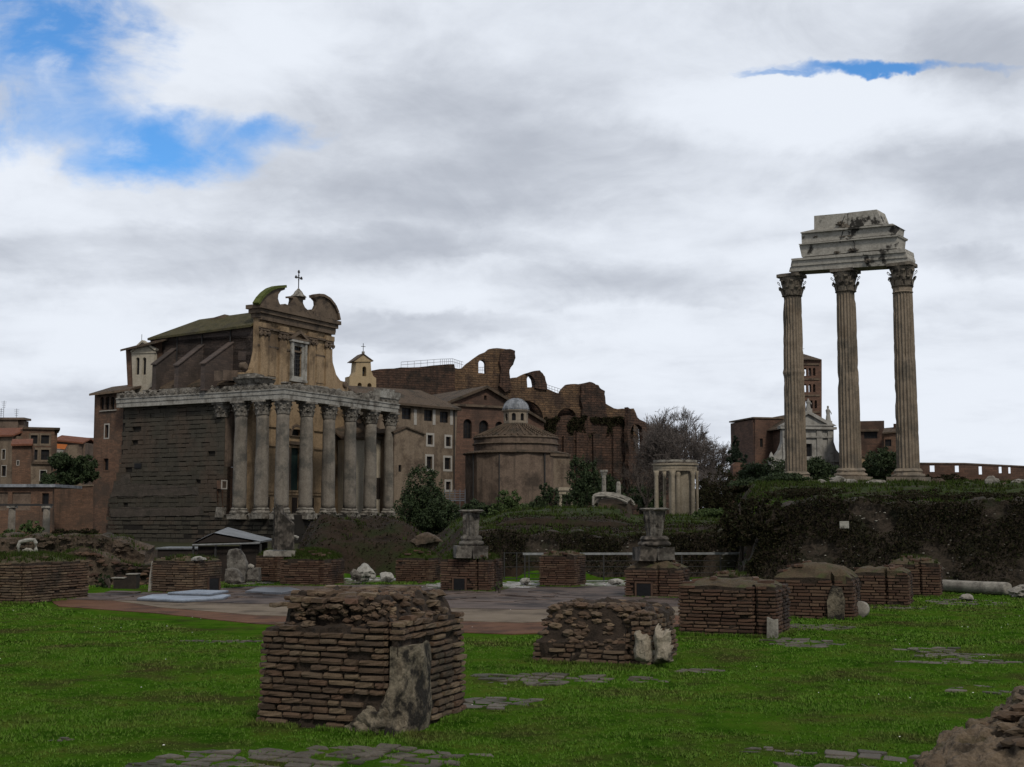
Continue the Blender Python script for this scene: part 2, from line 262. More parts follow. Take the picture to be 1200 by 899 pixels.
# ---------------------------------------------------------------- mesh building
class MB:
    def __init__(s): s.v = []; s.f = []; s.n = 0
    def add(s, vs, fs):
        b = len(s.v); s.v.extend([tuple(p) for p in vs]); s.f.extend([tuple(b + i for i in f) for f in fs])
    def box(s, x0, x1, y0, y1, z0, z1, j=0.0):
        q = lambda: R.uniform(-j, j) if j else 0
        s.add([(x + q(), y + q(), z + q()) for z in (z0, z1) for x, y in ((x0, y0), (x1, y0), (x1, y1), (x0, y1))],
              [(3, 2, 1, 0), (4, 5, 6, 7), (0, 1, 5, 4), (1, 2, 6, 5), (2, 3, 7, 6), (3, 0, 4, 7)])
    def hexa(s, p):   # 4 bottom, 4 top points
        s.add(p, [(3, 2, 1, 0), (4, 5, 6, 7), (0, 1, 5, 4), (1, 2, 6, 5), (2, 3, 7, 6), (3, 0, 4, 7)])
    def obox(s, c, ex, ey, hx, hy, z0, z1):
        c = Vector(c); ex = Vector(ex); ey = Vector(ey); p = []
        for z in (z0, z1):
            for a, b in ((-1, -1), (1, -1), (1, 1), (-1, 1)):
                q = c + ex * hx * a + ey * hy * b; p.append((q.x, q.y, z))
        s.hexa(p)
    def slab(s, pts, th):   # polygon of 3-D points, thickened downwards
        n = len(pts)
        s.add([tuple(p) for p in pts] + [(p[0], p[1], p[2] - th) for p in pts],
              [tuple(range(n)), tuple(range(2 * n - 1, n - 1, -1))] + [(i, i + n, (i + 1) % n + n, (i + 1) % n) for i in range(n)])
    def plate(s, out, holes=(), d0=0.0, th=.4, axis='y', sides=True):
        # outline in (a, z); axis 'y': plate lies in x-z at y=d0..d0+th; axis 'x': in y-z at x=d0..d0+th ; 'z': in x-y at z
        loops = [out] + list(holes)
        P = [[Vector((a, b, 0)) for a, b in l] for l in loops]
        tri = tessellate_polygon(P)
        flat = [p for l in loops for p in l]; n = len(flat)
        g = {'y': lambda a, b, d: (a, d, b), 'x': lambda a, b, d: (d, a, b), 'z': lambda a, b, d: (a, b, d)}[axis]
        vs = [g(a, b, d0) for a, b in flat] + [g(a, b, d0 + th) for a, b in flat]
        fs = [t for t in tri] + [tuple(i + n for i in reversed(t)) for t in tri]
        if sides:
            o = 0
            for l in loops:
                k = len(l)
                for i in range(k): fs.append((o + i, o + (i + 1) % k, o + (i + 1) % k + n, o + i + n))
                o += k
        s.add(vs, fs)
    def lathe(s, prof, segs=16, c=(0, 0, 0), flute=0, fd=.05, jit=0.0, seed=0, cap=True):
        b = len(s.v); m = len(prof)
        for k, (r, z) in enumerate(prof):
            for i in range(segs):
                a = 2 * math.pi * i / segs; q = r
                if flute: q = r * (1 - fd * abs(math.cos(a * flute / 2)) ** .6)
                if jit:
                    nn = noise.noise(Vector((math.cos(a) * 1.7 + seed, math.sin(a) * 1.7, z * .9 + seed)))
                    q *= 1 + jit * nn - (jit * 1.5 if nn < -.33 else 0)
                s.v.append((c[0] + q * math.cos(a), c[1] + q * math.sin(a), c[2] + z))
        for k in range(m - 1):
            for i in range(segs):
                j = (i + 1) % segs
                s.f.append((b + k * segs + i, b + k * segs + j, b + (k + 1) * segs + j, b + (k + 1) * segs + i))
        if cap:
            s.f.append(tuple(b + i for i in reversed(range(segs)))); s.f.append(tuple(b + (m - 1) * segs + i for i in range(segs)))
    def tube(s, pts, r, n=5, r1=None):
        pts = [Vector(p) for p in pts]; m = len(pts); b = len(s.v)
        for k, p in enumerate(pts):
            d = (pts[min(k + 1, m - 1)] - pts[max(k - 1, 0)])
            d = d.normalized() if d.length > 1e-6 else Vector((0, 0, 1))
            a = d.cross(Vector((0, 0, 1)));
            if a.length < 1e-3: a = Vector((1, 0, 0))
            a.normalize(); c = d.cross(a)
            rr = r if r1 is None else r + (r1 - r) * k / max(1, m - 1)
            for i in range(n):
                t = 2 * math.pi * i / n
                s.v.append(tuple(p + a * rr * math.cos(t) + c * rr * math.sin(t)))
        for k in range(m - 1):
            for i in range(n):
                j = (i + 1) % n; s.f.append((b + k * n + i, b + k * n + j, b + (k + 1) * n + j, b + (k + 1) * n + i))
        s.f.append(tuple(b + i for i in reversed(range(n)))); s.f.append(tuple(b + (m - 1) * n + i for i in range(n)))
    def rock(s, c, r, seed=0, amp=.3, sub=3, flat=0.0, sc=2.2):
        V, Fc = ICO[sub]; vs = []
        for p in V:
            d = Vector(p); k = 1 + amp * noise.noise(d * sc + Vector((seed * 3.1, seed, -seed))) * 1.6
            k += amp * .4 * noise.noise(d * sc * 3 + Vector((seed, 0, seed)))
            z = d.z * k
            if z < -flat and flat: z = -flat
            # facets: clip against a few random planes
            vs.append((c[0] + d.x * k * r[0], c[1] + d.y * k * r[1], c[2] + z * r[2]))
        s.add(vs, Fc)
    def displace(s, amp, sc=1.0, seed=0.0, ax=(1, 1, 1)):
        out = []
        for p in s.v:
            q = Vector(p) * sc + Vector((seed, seed * .7, -seed))
            n = noise.noise_vector(q) + noise.noise_vector(q * 2.7) * .45
            out.append((p[0] + n.x * amp * ax[0], p[1] + n.y * amp * ax[1], p[2] + n.z * amp * ax[2]))
        s.v = out
    def build(s, name, m, parent=None, smooth=False, label=None, kind=None):
        me = bpy.data.meshes.new(name); me.from_pydata(s.v, [], s.f); me.update()
        ms = m if isinstance(m, (list, tuple)) else [m]
        for x in ms: me.materials.append(MATS[x])
        if smooth: me.polygons.foreach_set('use_smooth', [True] * len(me.polygons))
        return link(name, me, parent, label, kind)
def link(name, me, parent=None, label=None, kind=None):
    o = bpy.data.objects.new(name, me); COL.objects.link(o)
    if parent: o.parent = parent
    if label: o['label'] = label
    if kind: o['kind'] = kind
    return o
def ico(sub):
    t = (1 + 5 ** .5) / 2
    V = [Vector(p).normalized() for p in [(-1, t, 0), (1, t, 0), (-1, -t, 0), (1, -t, 0), (0, -1, t), (0, 1, t), (0, -1, -t), (0, 1, -t), (t, 0, -1), (t, 0, 1), (-t, 0, -1), (-t, 0, 1)]]
    Fc = [(0, 11, 5), (0, 5, 1), (0, 1, 7), (0, 7, 10), (0, 10, 11), (1, 5, 9), (5, 11, 4), (11, 10, 2), (10, 7, 6), (7, 1, 8), (3, 9, 4), (3, 4, 2), (3, 2, 6), (3, 6, 8), (3, 8, 9), (4, 9, 5), (2, 4, 11), (6, 2, 10), (8, 6, 7), (9, 8, 1)]
    for _ in range(sub):
        cache = {}; nf = []
        def mid(a, b):
            k = (min(a, b), max(a, b))
            if k not in cache: V.append(((V[a] + V[b]) / 2).normalized()); cache[k] = len(V) - 1
            return cache[k]
        for a, b, c in Fc:
            d, e, f = mid(a, b), mid(b, c), mid(c, a); nf += [(a, d, f), (b, e, d), (c, f, e), (d, e, f)]
        Fc = nf
    return [tuple(p) for p in V], Fc
ICO = {i: ico(i) for i in range(5)}
def thing(name, label, cat, loc=(0, 0, 0), rz=0.0, group=None):
    o = bpy.data.objects.new(name, None); COL.objects.link(o); o.empty_display_size = .5
    o.location = loc; o.rotation_euler = (0, 0, rz); o['label'] = label; o['category'] = cat
    if group: o['group'] = group
    return o
def tag(o, label, cat, group=None):
    o['label'] = label; o['category'] = cat
    if group: o['group'] = group
    return o
class Fr:   # a local frame: x along a facade, y away from the camera, z up
    def __init__(s, A, B, z0=0.0):
        s.o = Vector((A[0], A[1], z0)); d = Vector((B[0] - A[0], B[1] - A[1], 0)); s.len = d.length
        s.ex = d.normalized(); s.ey = Vector((-s.ex.y, s.ex.x, 0)); s.rz = math.atan2(s.ex.y, s.ex.x)
    def hit(s, u, v, x=None, y=None, z=None):
        r = ray(u, v); c = Vector((0, 0, EYE)) - s.o
        lx, ly, lz = c.dot(s.ex), c.dot(s.ey), c.z; rx, ry, rz_ = r.dot(s.ex), r.dot(s.ey), r.z
        if y is not None: t = (y - ly) / ry
        elif x is not None: t = (x - lx) / rx
        else: t = (z - lz) / rz_
        return (lx + t * rx, ly + t * ry, lz + t * rz_)
    def P(s, pts, y=0.0): return [(h[0], h[2]) for h in (s.hit(u, v, y=y) for u, v in pts)]
    def PX(s, pts, x=0.0): return [(h[1], h[2]) for h in (s.hit(u, v, x=x) for u, v in pts)]
    def thing(s, name, label, cat, group=None): return thing(name, label, cat, tuple(s.o), s.rz, group)
def Fpx(u0, Y0, u1, Y1, z0=0.0): return Fr(at(u0, 600, Y0), at(u1, 600, Y1), z0)
def arch(x0, x1, z0, z1, n=8):
    r = (x1 - x0) / 2; c = (x0 + x1) / 2; zc = max(z0, z1 - abs(r)); k = z1 - zc
    return [(x0, z0), (x1, z0)] + [(c + r * math.cos(math.pi * i / n), zc + k * math.sin(math.pi * i / n)) for i in range(n + 1)]
def rect(x0, x1, z0, z1): return [(x0, z0), (x1, z0), (x1, z1), (x0, z1)]
def rpx(fr, u0, u1, v0, v1, y=0.0):   # pixel rectangle on the facade plane -> x0,x1,z0,z1
    um, vm = (u0 + u1) / 2, (v0 + v1) / 2
    return fr.hit(u0, vm, y=y)[0], fr.hit(u1, vm, y=y)[0], fr.hit(um, v1, y=y)[2], fr.hit(um, v0, y=y)[2]
def window(parent, x0, x1, z0, z1, y=0.0, fm=None, fw=.18, arched=False, depth=.35, bars=(1, 2), pane='dark_glass', name='window', bar_m='dark_wood', proud=.04, frac=1.0):
    # frame ring around the opening, glass set back in it
    hole = arch(x0, x1, z0, z1) if arched else rect(x0, x1, z0, z1)
    if fm:
        m = MB(); o = (arch if arched else rect)(x0 - fw, x1 + fw, z0 - fw, z1 + fw)
        m.plate(o, [hole], y - proud, proud + .05)
        w = m.build(name, fm, parent)
    else:
        m = MB(); t = .08
        h2 = (arch if arched else rect)(x0 + t, x1 - t, z0 + t, z1 - t)
        m.plate([((p[0]), (p[1])) for p in hole], [h2], y + depth * .6, .08)
        w = m.build(name, bar_m, parent)
    m = MB(); m.plate(hole, (), y + depth, .05); m.build('pane', pane, w)
    if bars[0] or bars[1]:
        m = MB()
        for i in range(bars[0]):
            x = x0 + (x1 - x0) * (i + 1) / (bars[0] + 1); m.box(x - .04, x + .04, y + depth - .06, y + depth - .01, z0, z1)
        for i in range(bars[1]):
            z = z0 + (z1 - z0) * (i + 1) / (bars[1] + 1); m.box(x0, x1, y + depth - .055, y + depth - .012, z - .04, z + .04)
        m.build('glazing_bars', bar_m, w)
    return w

# fast big meshes of quads / tris
def big_mesh(name, V, nper, m, parent=None, kind=None, label=None, smooth=False):
    V = np.asarray(V, dtype=np.float32).reshape(-1, 3); n = len(V) // nper
    me = bpy.data.meshes.new(name); me.vertices.add(len(V)); me.vertices.foreach_set('co', V.ravel())
    me.loops.add(len(V)); me.loops.foreach_set('vertex_index', np.arange(len(V), dtype=np.int32))
    me.polygons.add(n); me.polygons.foreach_set('loop_start', np.arange(0, len(V), nper, dtype=np.int32))
    me.polygons.foreach_set('loop_total', np.full(n, nper, dtype=np.int32))
    me.update(); me.validate(); me.materials.append(MATS[m])
    return link(name, me, parent, label, kind)
NP = np.random.RandomState(11)
def leaf_quads(C, size, N=None):
    """random leaf quads (kite shaped) at centres C"""
    n = len(C); a = NP.normal(size=(n, 3)); a /= np.linalg.norm(a, axis=1)[:, None]
    b = NP.normal(size=(n, 3)); b -= (b * a).sum(1)[:, None] * a; b /= np.linalg.norm(b, axis=1)[:, None]
    s = size * NP.uniform(.55, 1.3, size=(n, 1))
    Q = np.stack([C - a * s, C + b * s * .45, C + a * s, C - b * s * .45], axis=1)
    return Q.reshape(-1, 3)
def blob_points(blobs, n, hollow=.55):
    """points in the outer shells of ellipsoids, clumped"""
    w = np.array([b[3] * b[4] * b[5] for b in blobs]) ** (2 / 3.); w /= w.sum(); out = []
    for b, k in zip(blobs, (w * n).astype(int) + 1):
        nc = max(4, k // 26)
        d = NP.normal(size=(nc, 3)); d /= np.linalg.norm(d, axis=1)[:, None]
        cc = d * (hollow + (1.02 - hollow) * NP.uniform(0, 1, size=(nc, 1)) ** .6)
        idx = NP.randint(0, nc, size=k)
        p = cc[idx] + NP.normal(size=(k, 3)) * .11
        out.append(p * np.array(b[3:6]) + np.array(b[:3]))
    return np.concatenate(out)
def bush(name, label, cat, loc, blobs, n, size, m='leaf_mid', stem=True, group=None, trunk_h=0.0, bark='bark'):
    t = thing(name, label, cat, loc, 0, group)
    P = blob_points(blobs, n); P[:, 2] = np.maximum(P[:, 2], .02)
    big_mesh('foliage' if trunk_h == 0 else 'crown', leaf_quads(P, size), 4, m, t)
    mb = MB()
    zt = max(b[2] for b in blobs)
    mb.tube([(0, 0, -.4), (.05, 0, zt * .4), (0, .05, zt)], .04 + zt * .025, 6, .02)
    for b in blobs[:10]:
        mb.tube([(0, 0, zt * .2), ((b[0]) * .5, b[1] * .5, (zt * .2 + b[2]) * .5 + .1), (b[0], b[1], b[2])], .02 + zt * .012, 5, .01)
    mb.build('stem' if trunk_h == 0 else 'trunk', bark, t)
    return t
def rblobs(w, d, h, k, r=.34, z0=0.0, seed=None):
    rr = random.Random(seed) if seed is not None else R
    out = []
    for i in range(k):
        a = rr.uniform(-.5, .5) * w; b = rr.uniform(-.5, .5) * d; q = 1 - (abs(a) / (w * .5)) ** 2 * .55
        z = z0 + rr.uniform(.18, .78) * h * q; s = rr.uniform(.7, 1.25) * r
        out.append((a * .8, b * .8, z, w * s * .8, d * s * .9, h * s * .75))
    return out

# eroded brick template: a cube with every side cut in 2x2, corners rounded
def _bt():
    idx = {}; V = []; Fs = []
    for i in range(3):
        for j in range(3):
            for k in range(3):
                if 1 in (i, j, k) and (i, j, k).count(1) == 3: continue
                idx[(i, j, k)] = len(V); V.append((i - 1, j - 1, k - 1))
    def q(f):
        for a in range(2):
            for b in range(2): Fs.append(tuple(idx[f(*c)] for c in ((a, b), (a + 1, b), (a + 1, b + 1), (a, b + 1))))
    q(lambda a, b: (a, 0, b)); q(lambda a, b: (2 - a, 2, b)); q(lambda a, b: (2, a, b)); q(lambda a, b: (0, 2 - a, b)); q(lambda a, b: (a, b, 2)); q(lambda a, b: (2 - a, b, 0))
    return V, Fs
BV, BF = _bt()
def brick(mb, c, ex, ey, hx, hy, hz, j=.12, fine=True, tilt=0.0):
    if fine:
        vs = []
        for p in BV:
            k = sum(1 for q in p if q); e = (1, 1, .98, .93)[k]
            a = p[0] * hx * (1 - (1 - e) * hz / hx * 2) + R.uniform(-j, j) * hz; b = p[1] * hy * (.9 if k == 3 else 1) + R.uniform(-j, j) * hz
            z = p[2] * hz * e + R.uniform(-j, j) * hz * .8 + a * tilt
            vs.append((c[0] + ex[0] * a + ey[0] * b, c[1] + ex[1] * a + ey[1] * b, c[2] + z))
        mb.add(vs, BF)
    else:
        p = []
        for z in (-1, 1):
            for a, b in ((-1, -1), (1, -1), (1, 1), (-1, 1)):
                A = a * hx + R.uniform(-j, j) * hz * 1.5; B = b * hy + R.uniform(-j, j) * hz
                p.append((c[0] + ex[0] * A + ey[0] * B, c[1] + ex[1] * A + ey[1] * B, c[2] + z * hz + R.uniform(-j, j) * hz))
        mb.hexa(p)
def courses(mb, poly, z0, z1, top=None, H=.056, L=(.13, .27), depth=.09, fine=True, skip=.015, lean=0.0, gap=.021, j=.13, avoid=None, out=.008, z_c=None):
    """rows of separate bricks round a counter-clockwise footprint"""
    n = len(poly); cx = sum(p[0] for p in poly) / n; cy = sum(p[1] for p in poly) / n
    k = 0; z = z0
    while z < z1:
        h = H * R.uniform(.9, 1.1); f = 1 - lean * (z - z0)
        for i in range(n):
            a = Vector(poly[i]).to_2d(); b = Vector(poly[(i + 1) % n]).to_2d()
            a = Vector((cx + (a.x - cx) * f, cy + (a.y - cy) * f)); b = Vector((cx + (b.x - cx) * f, cy + (b.y - cy) * f))
            d = b - a; le = d.length
            if le < .03: continue
            d /= le; nrm = Vector((d.y, -d.x)); s = -R.uniform(0, .12) if le > .2 else 0
            while s < le - .02:
                w = R.uniform(*L); s0 = max(s, 0); e = min(s + w, le)
                if le - e < .06: e = le
                mid = a + d * ((s0 + e) / 2); hl = (e - s0) / 2 - gap * .5
                s = e + 1e-4
                if hl < .015: continue
                if top and z + h > top(mid.x, mid.y) + R.uniform(-.03, .03): continue
                if avoid and avoid(mid.x, mid.y, z): continue
                if R.random() < skip: continue
                o = R.gauss(0, out); c = mid - nrm * (depth / 2 - o - .012)
                brick(mb, (c.x, c.y, z + h / 2 + R.gauss(0, .002)), (d.x, d.y), (-nrm.x, -nrm.y), hl, depth / 2, h / 2 - gap * .42, j, fine, R.gauss(0, .015))
        z += h; k += 1
def densify(poly, step=.08):
    out = []
    for i in range(len(poly)):
        a = Vector(poly[i]); b = Vector(poly[(i + 1) % len(poly)]); m = max(1, int((b - a).length / step))
        for k in range(m): out.append(a + (b - a) * (k / m))
    return out
def core(mb, poly, top, inset=.03, rings=12, amp=.03, sc=6, seed=0.0, lean=0.0, zbot=-.15, side=6, step=.08):
    P = densify(poly, step); n = len(P); c = sum(P, Vector((0, 0))) / n; b0 = len(mb.v); rows = 0
    def nd(x, y, z): return noise.noise(Vector((x * sc + seed, y * sc, z * sc))) + .5 * noise.noise(Vector((x * sc * 2.3, y * sc * 2.3 + seed, z * sc * 2.3)))
    def ins(p, q):
        d = p - c; l = d.length; return c + d * max(.02, (l - q) / l)
    for k in range(side + 1):
        for p in P:
            q = ins(p, inset); t = top(q.x, q.y); z = zbot + (t - zbot) * k / side
            f = 1 - lean * max(0, z); q = c + (q - c) * f
            w = ins(q, amp * nd(q.x, q.y, z)); mb.v.append((w.x, w.y, z))
        rows += 1
    for k in range(1, rings + 1):
        s = 1 - k / (rings + .0001)
        for p in P:
            q = c + (ins(p, inset) - c) * max(s, .01); z = top(q.x, q.y); q = c + (q - c) * (1 - lean * max(0, z))
            mb.v.append((q.x, q.y, z + amp * 1.3 * nd(q.x, q.y, 3)))
        rows += 1
    for k in range(rows - 1):
        for i in range(n):
            j = (i + 1) % n; mb.f.append((b0 + k * n + i, b0 + k * n + j, b0 + (k + 1) * n + j, b0 + (k + 1) * n + i))
def tufts(C, h, w, blades, lean=.5):
    """grass tufts: triangles, C (n,3) bases"""
    n = len(C); C = np.repeat(C, blades, axis=0); m = len(C)
    a = NP.uniform(0, 2 * np.pi, m); d = np.stack([np.cos(a), np.sin(a), np.zeros(m)], 1)
    b = np.stack([-np.sin(a), np.cos(a), np.zeros(m)], 1)
    hh = (h * NP.uniform(.5, 1.25, m))[:, None] if np.isscalar(h) else (np.repeat(h, blades) * NP.uniform(.5, 1.25, m))[:, None]
    ww = w if np.isscalar(w) else np.repeat(w, blades)[:, None]
    base = C + d * NP.uniform(0, 1, (m, 1)) * hh * .5
    tip = base + d * hh * lean * NP.uniform(.2, 1.3, (m, 1)) + np.array([0, 0, 1]) * hh
    return np.stack([base - b * ww, base + b * ww, tip], 1).reshape(-1, 3)
# ================================================================ ground
def sm(x, a, b):
    t = max(0.0, min(1.0, (x - a) / (b - a))); return t * t * (3 - 2 * t)
def lerp(tab, y):
    if y <= tab[0][0]: return tab[0][1]
    for (a, p), (b, q) in zip(tab, tab[1:]):
        if y <= b: return p + (q - p) * (y - a) / (b - a)
    return tab[-1][1]
T_R = [(31.6, 0), (32.4, 1.95), (34, 2.1), (40, 2.55), (50, 2.9), (90, 4.0), (110, 4.0), (140, 3.0), (200, 5.5), (320, 11), (500, 12), (3000, 10)]
T_M = [(36.3, 0), (37.2, 1.2), (38.2, 1.28), (50, 1.45), (60, 1.58), (80, 1.5), (110, 1.3), (150, 1.4), (300, 2), (3000, 4)]
T_H = [(35.0, 0), (36.3, .95), (38, 1.5), (40, 1.62), (42, 1.45), (47, -.9), (60, -1.8), (3000, -1.8)]
T_L = [(33.6, 0), (35.5, -.9), (55, -1.8), (300, -1.8), (3000, -1)]
def terrain(x, y):
    r = x / max(y, 1.0) + .012 * noise.noise(Vector((x * .3, y * .3, 0)))
    wob = .9 * noise.noise(Vector((x * .35, 1.3, 0))) + .35 * noise.noise(Vector((x * 1.3, 4, 0)))
    yy = y + wob
    zr = lerp(T_R, y + .25 * wob); zm = lerp(T_M, yy); zh = lerp(T_H, yy) ; zl = lerp(T_L, yy)
    a = sm(r, -.178, -.15); b = sm(r, -.075, -.035); c = sm(r, .172, .192)
    z = zl * (1 - a) + (zh * (1 - b) + zm * b) * a
    if y < 75: z *= 1 - .8 * math.exp(-((r + .056) / .017) ** 2) * (1 - sm(y, 55, 75))
    z = z * (1 - c) + zr * c
    n = noise.noise(Vector((x * .22, y * .22, 0)))
    if z > .25 or z < -.25:
        if a > .5 and b < .5: z += .22 * noise.noise(Vector((x * 1.1, y * 1.1, 13))) + .10 * noise.noise(Vector((x * 2.6, y * 2.6, 13)))
        z += .16 * n + .10 * noise.noise(Vector((x * .9, y * .9, 3))) + (.05 * noise.noise(Vector((x * 3, y * 3, 1))))
        if c < .5 and 44 < y < 100: z += .34 * sm(r, -.02, .0) * (1 - sm(r, .075, .10)) * (1 - sm(abs(y - 62), 10, 30))
        if b > .5 and c < .5 and y > 44: z += .22 * max(0, noise.noise(Vector((x * .16 + 5, y * .1, 7))))
    else:
        near = 1 - sm(y, 13, 17.5)
        z += (.05 * noise.noise(Vector((x * .35, y * .35, 5))) + .012 * noise.noise(Vector((x * 2.2, y * 2.2, 5)))) * near - .03 * near
    return z
def spaced(segs):
    out = []
    for a, b, st in segs:
        x = a
        while x < b - 1e-6: out.append(x); x += st
    out.append(segs[-1][1]); return out
gy = spaced([(-40, 4, 4), (4, 30, .5), (30, 46, .28), (46, 70, .8), (70, 140, 3), (140, 400, 13), (400, 3000, 260)])
rx = spaced([(-1.6, -.5, .12), (-.5, .5, .008), (.5, 1.6, .12)])
mb = MB(); nx = len(rx)
for y in gy:
    w = max(y, 14.0) + (200 if y < 0 else 0)
    for r in rx: mb.v.append((r * w, y, terrain(r * w, y) if y > 2 else -.03))
fm = []
for j in range(len(gy) - 1):
    for i in range(nx - 1):
        q = (j * nx + i, j * nx + i + 1, (j + 1) * nx + i + 1, (j + 1) * nx + i); mb.f.append(q)
        zs = [mb.v[k][2] for k in q]; zc = sum(zs) / 4; y = gy[j]; st = (max(zs) - min(zs)) / max(.25, gy[j + 1] - gy[j])
        fm.append(3 if y > 130 else (0 if y < 41 and abs(zc) < .16 else (1 if st > .4 or zc < -.2 or (y < 46 and zc < 2.0) else 2)))
g = mb.build('ground', ['lawn', 'bank_soil', 'bank_grass', 'far_ground'], smooth=True, kind='structure')
g.data.polygons.foreach_set('material_index', fm)

def sheet(name, pts, z, m, sub=.35, uneven=.0):
    """flat outline on the ground from corner points"""
    b = MB(); o = [(p[0], p[1]) for p in pts]; b.plate(o, (), z - .05, .05, axis='z')
    return b.build(name, m, kind='structure')
G = lambda u, v: gnd(u, v)
def jitter_poly(pts, step=.5, amp=.08):
    out = []
    for p in densify([(q[0], q[1]) for q in pts], step):
        n = noise.noise_vector(Vector((p.x * 1.3, p.y * 1.3, 2))); out.append((p.x + n.x * amp, p.y + n.y * amp))
    return out
# the paved floor of the ruined hall in the middle distance
sheet('red_kerb', jitter_poly([G(70, 711), G(60, 704.5), G(300, 698), G(830, 700), G(838, 733), G(600, 744), G(300, 731.5), G(180, 719)], .6, .05), .012, 'red_strip')
sheet('beige_floor', jitter_poly([G(128, 704), G(200, 699), G(800, 700), G(800, 722), G(612, 731), G(300, 722), G(190, 713)], .6, .05), .020, 'plaza_beige')
sheet('floor', jitter_poly([G(70, 703.5), G(64, 700.5), G(165, 697), G(300, 688), G(420, 686.5), G(590, 687), G(800, 688), G(800, 712), G(612, 716), G(300, 709), G(190, 706)], .6, .05), .028, 'plaza')
# scattered flagstones: broken slabs sunk in the grass
def flag_patch(mb, c, rx_, ry_, n, size, z=.009, rot=-.38, seed=0):
    rr = random.Random(seed); s = size * 1.25; nx_, ny_ = int(rx_ / s) + 2, int(ry_ / (s * .8)) + 2; cr, sr = math.cos(rot), math.sin(rot)
    V = {}
    for i in range(-nx_, nx_ + 2):
        for j in range(-ny_, ny_ + 2): V[i, j] = ((i + rr.uniform(-.3, .3) + .25 * (j % 2)) * s, (j + rr.uniform(-.28, .28)) * s * .8)
    for i in range(-nx_, nx_ + 1):
        for j in range(-ny_, ny_ + 1):
            q = [V[i, j], V[i + 1, j], V[i + 1, j + 1], V[i, j + 1]]; mx = sum(p[0] for p in q) / 4; my = sum(p[1] for p in q) / 4
            X, Y = mx * cr - my * sr, mx * sr + my * cr
            e = (X / rx_) ** 2 + (Y / ry_) ** 2
            if e > rr.uniform(.55, 1.05) or rr.random() < .12: continue
            pts = []
            for k in range(4):
                a, b_ = q[k], q[(k + 1) % 4]
                for f in (0.06, .36, .66, .94):
                    pts.append((a[0] + (b_[0] - a[0]) * f + rr.uniform(-.035, .035) * s, a[1] + (b_[1] - a[1]) * f + rr.uniform(-.035, .035) * s))
            sh = rr.uniform(.86, .95); zz_ = z + rr.uniform(-.016, .008); tx, ty = rr.uniform(-.03, .03), rr.uniform(-.03, .03); m_ = len(pts); W_ = []
            for p in pts:
                u_, w_ = mx + (p[0] - mx) * sh, my + (p[1] - my) * sh; W_.append((c[0] + u_ * cr - w_ * sr, c[1] + u_ * sr + w_ * cr, (p[0] - mx) * tx + (p[1] - my) * ty))
            cx_, cy_ = c[0] + X, c[1] + Y; t0 = terrain(cx_, cy_) + zz_
            lo = [(x, y, t0 - .08) for x, y, d in W_]; md = [(x, y, t0 - .006 + d) for x, y, d in W_]; hi = [(cx_ + (x - cx_) * .95, cy_ + (y - cy_) * .95, t0 + d) for x, y, d in W_]
            mb.add(lo + md + hi, [tuple(range(2 * m_, 3 * m_))] + [(k, (k + 1) % m_, (k + 1) % m_ + m_, k + m_) for k in range(m_)] + [(k + m_, (k + 1) % m_ + m_, (k + 1) % m_ + 2 * m_, k + 2 * m_) for k in range(m_)])
mb = MB()
PATCH = [((340, 890), 1.35, .55, 50, .13), ((450, 878), .8, .25, 16, .12), ((210, 899), .5, .25, 10, .11), ((580, 816), .6, .4, 14, .16), ((595, 825), .35, .12, 4, .15),
         ((630, 792), .95, .45, 16, .15), ((655, 797), .4, .2, 5, .16), ((940, 753), .55, .75, 14, .15), ((760, 794), .3, .2, 3, .09), ((820, 784), .35, .2, 5, .1), ((750, 792), .3, .15, 3, .09),
         ((1150, 801), .5, .3, 5, .15), ((1028, 882), .5, .15, 5, .14), ((985, 899), .5, .15, 5, .12), ((1120, 768), .6, .3, 5, .14), ((1090, 762), .5, .3, 5, .12), ((1140, 775), .9, .3, 6, .14), ((905, 880), .3, .15, 3, .08),
         ((550, 690), 2.2, 1.2, 16, .3), ((650, 689), 2.0, 1.0, 14, .3), ((490, 690), 1.4, 1.0, 8, .3), ((425, 681), 1.6, .8, 10, .25), ((1130, 706), .9, 1.1, 12, .2), ((960, 735), .6, .6, 7, .1), ((1060, 712), .6, .5, 5, .16), ((290, 684), .8, .5, 5, .25),
         ((400, 684), .9, .5, 5, .2), ((75, 866), .15, .05, 1, .05), ((450, 760), .3, .2, 3, .05), ((670, 824), .12, .06, 1, .09), ((270, 752), .7, .15, 4, .06)]
for i, ((u, v), a, b, n, s) in enumerate(PATCH): flag_patch(mb, G(u, v), a, b, n, s, seed=i + 3)
mb.build('paving', 'paving_stone', kind='structure')
mb = MB()
for i, ((u, v), a, b, n, s) in enumerate([((620, 686), 3.0, .8, 22, .3), ((720, 686), 1.2, .9, 12, .3), ((560, 689), 1.5, .8, 10, .25), ((430, 680), 1.5, .6, 10, .25)]): flag_patch(mb, G(u, v), a, b, n, s, .045, seed=i + 60)
mb.build('marble_paving', 'marble_flags', kind='structure')

mb = MB()
for i, ((u, v), a, b, n, s) in enumerate([((300, 699), 5.2, 1.9, 40, .75), ((520, 699), 5.0, 2.4, 40, .8), ((700, 700), 3.2, 2.2, 30, .8), ((170, 700), 2.6, .8, 12, .6)]): flag_patch(mb, G(u, v), a, b, n, s, .040, seed=i + 90)
mb.build('hall_paving', 'plaza', kind='structure')
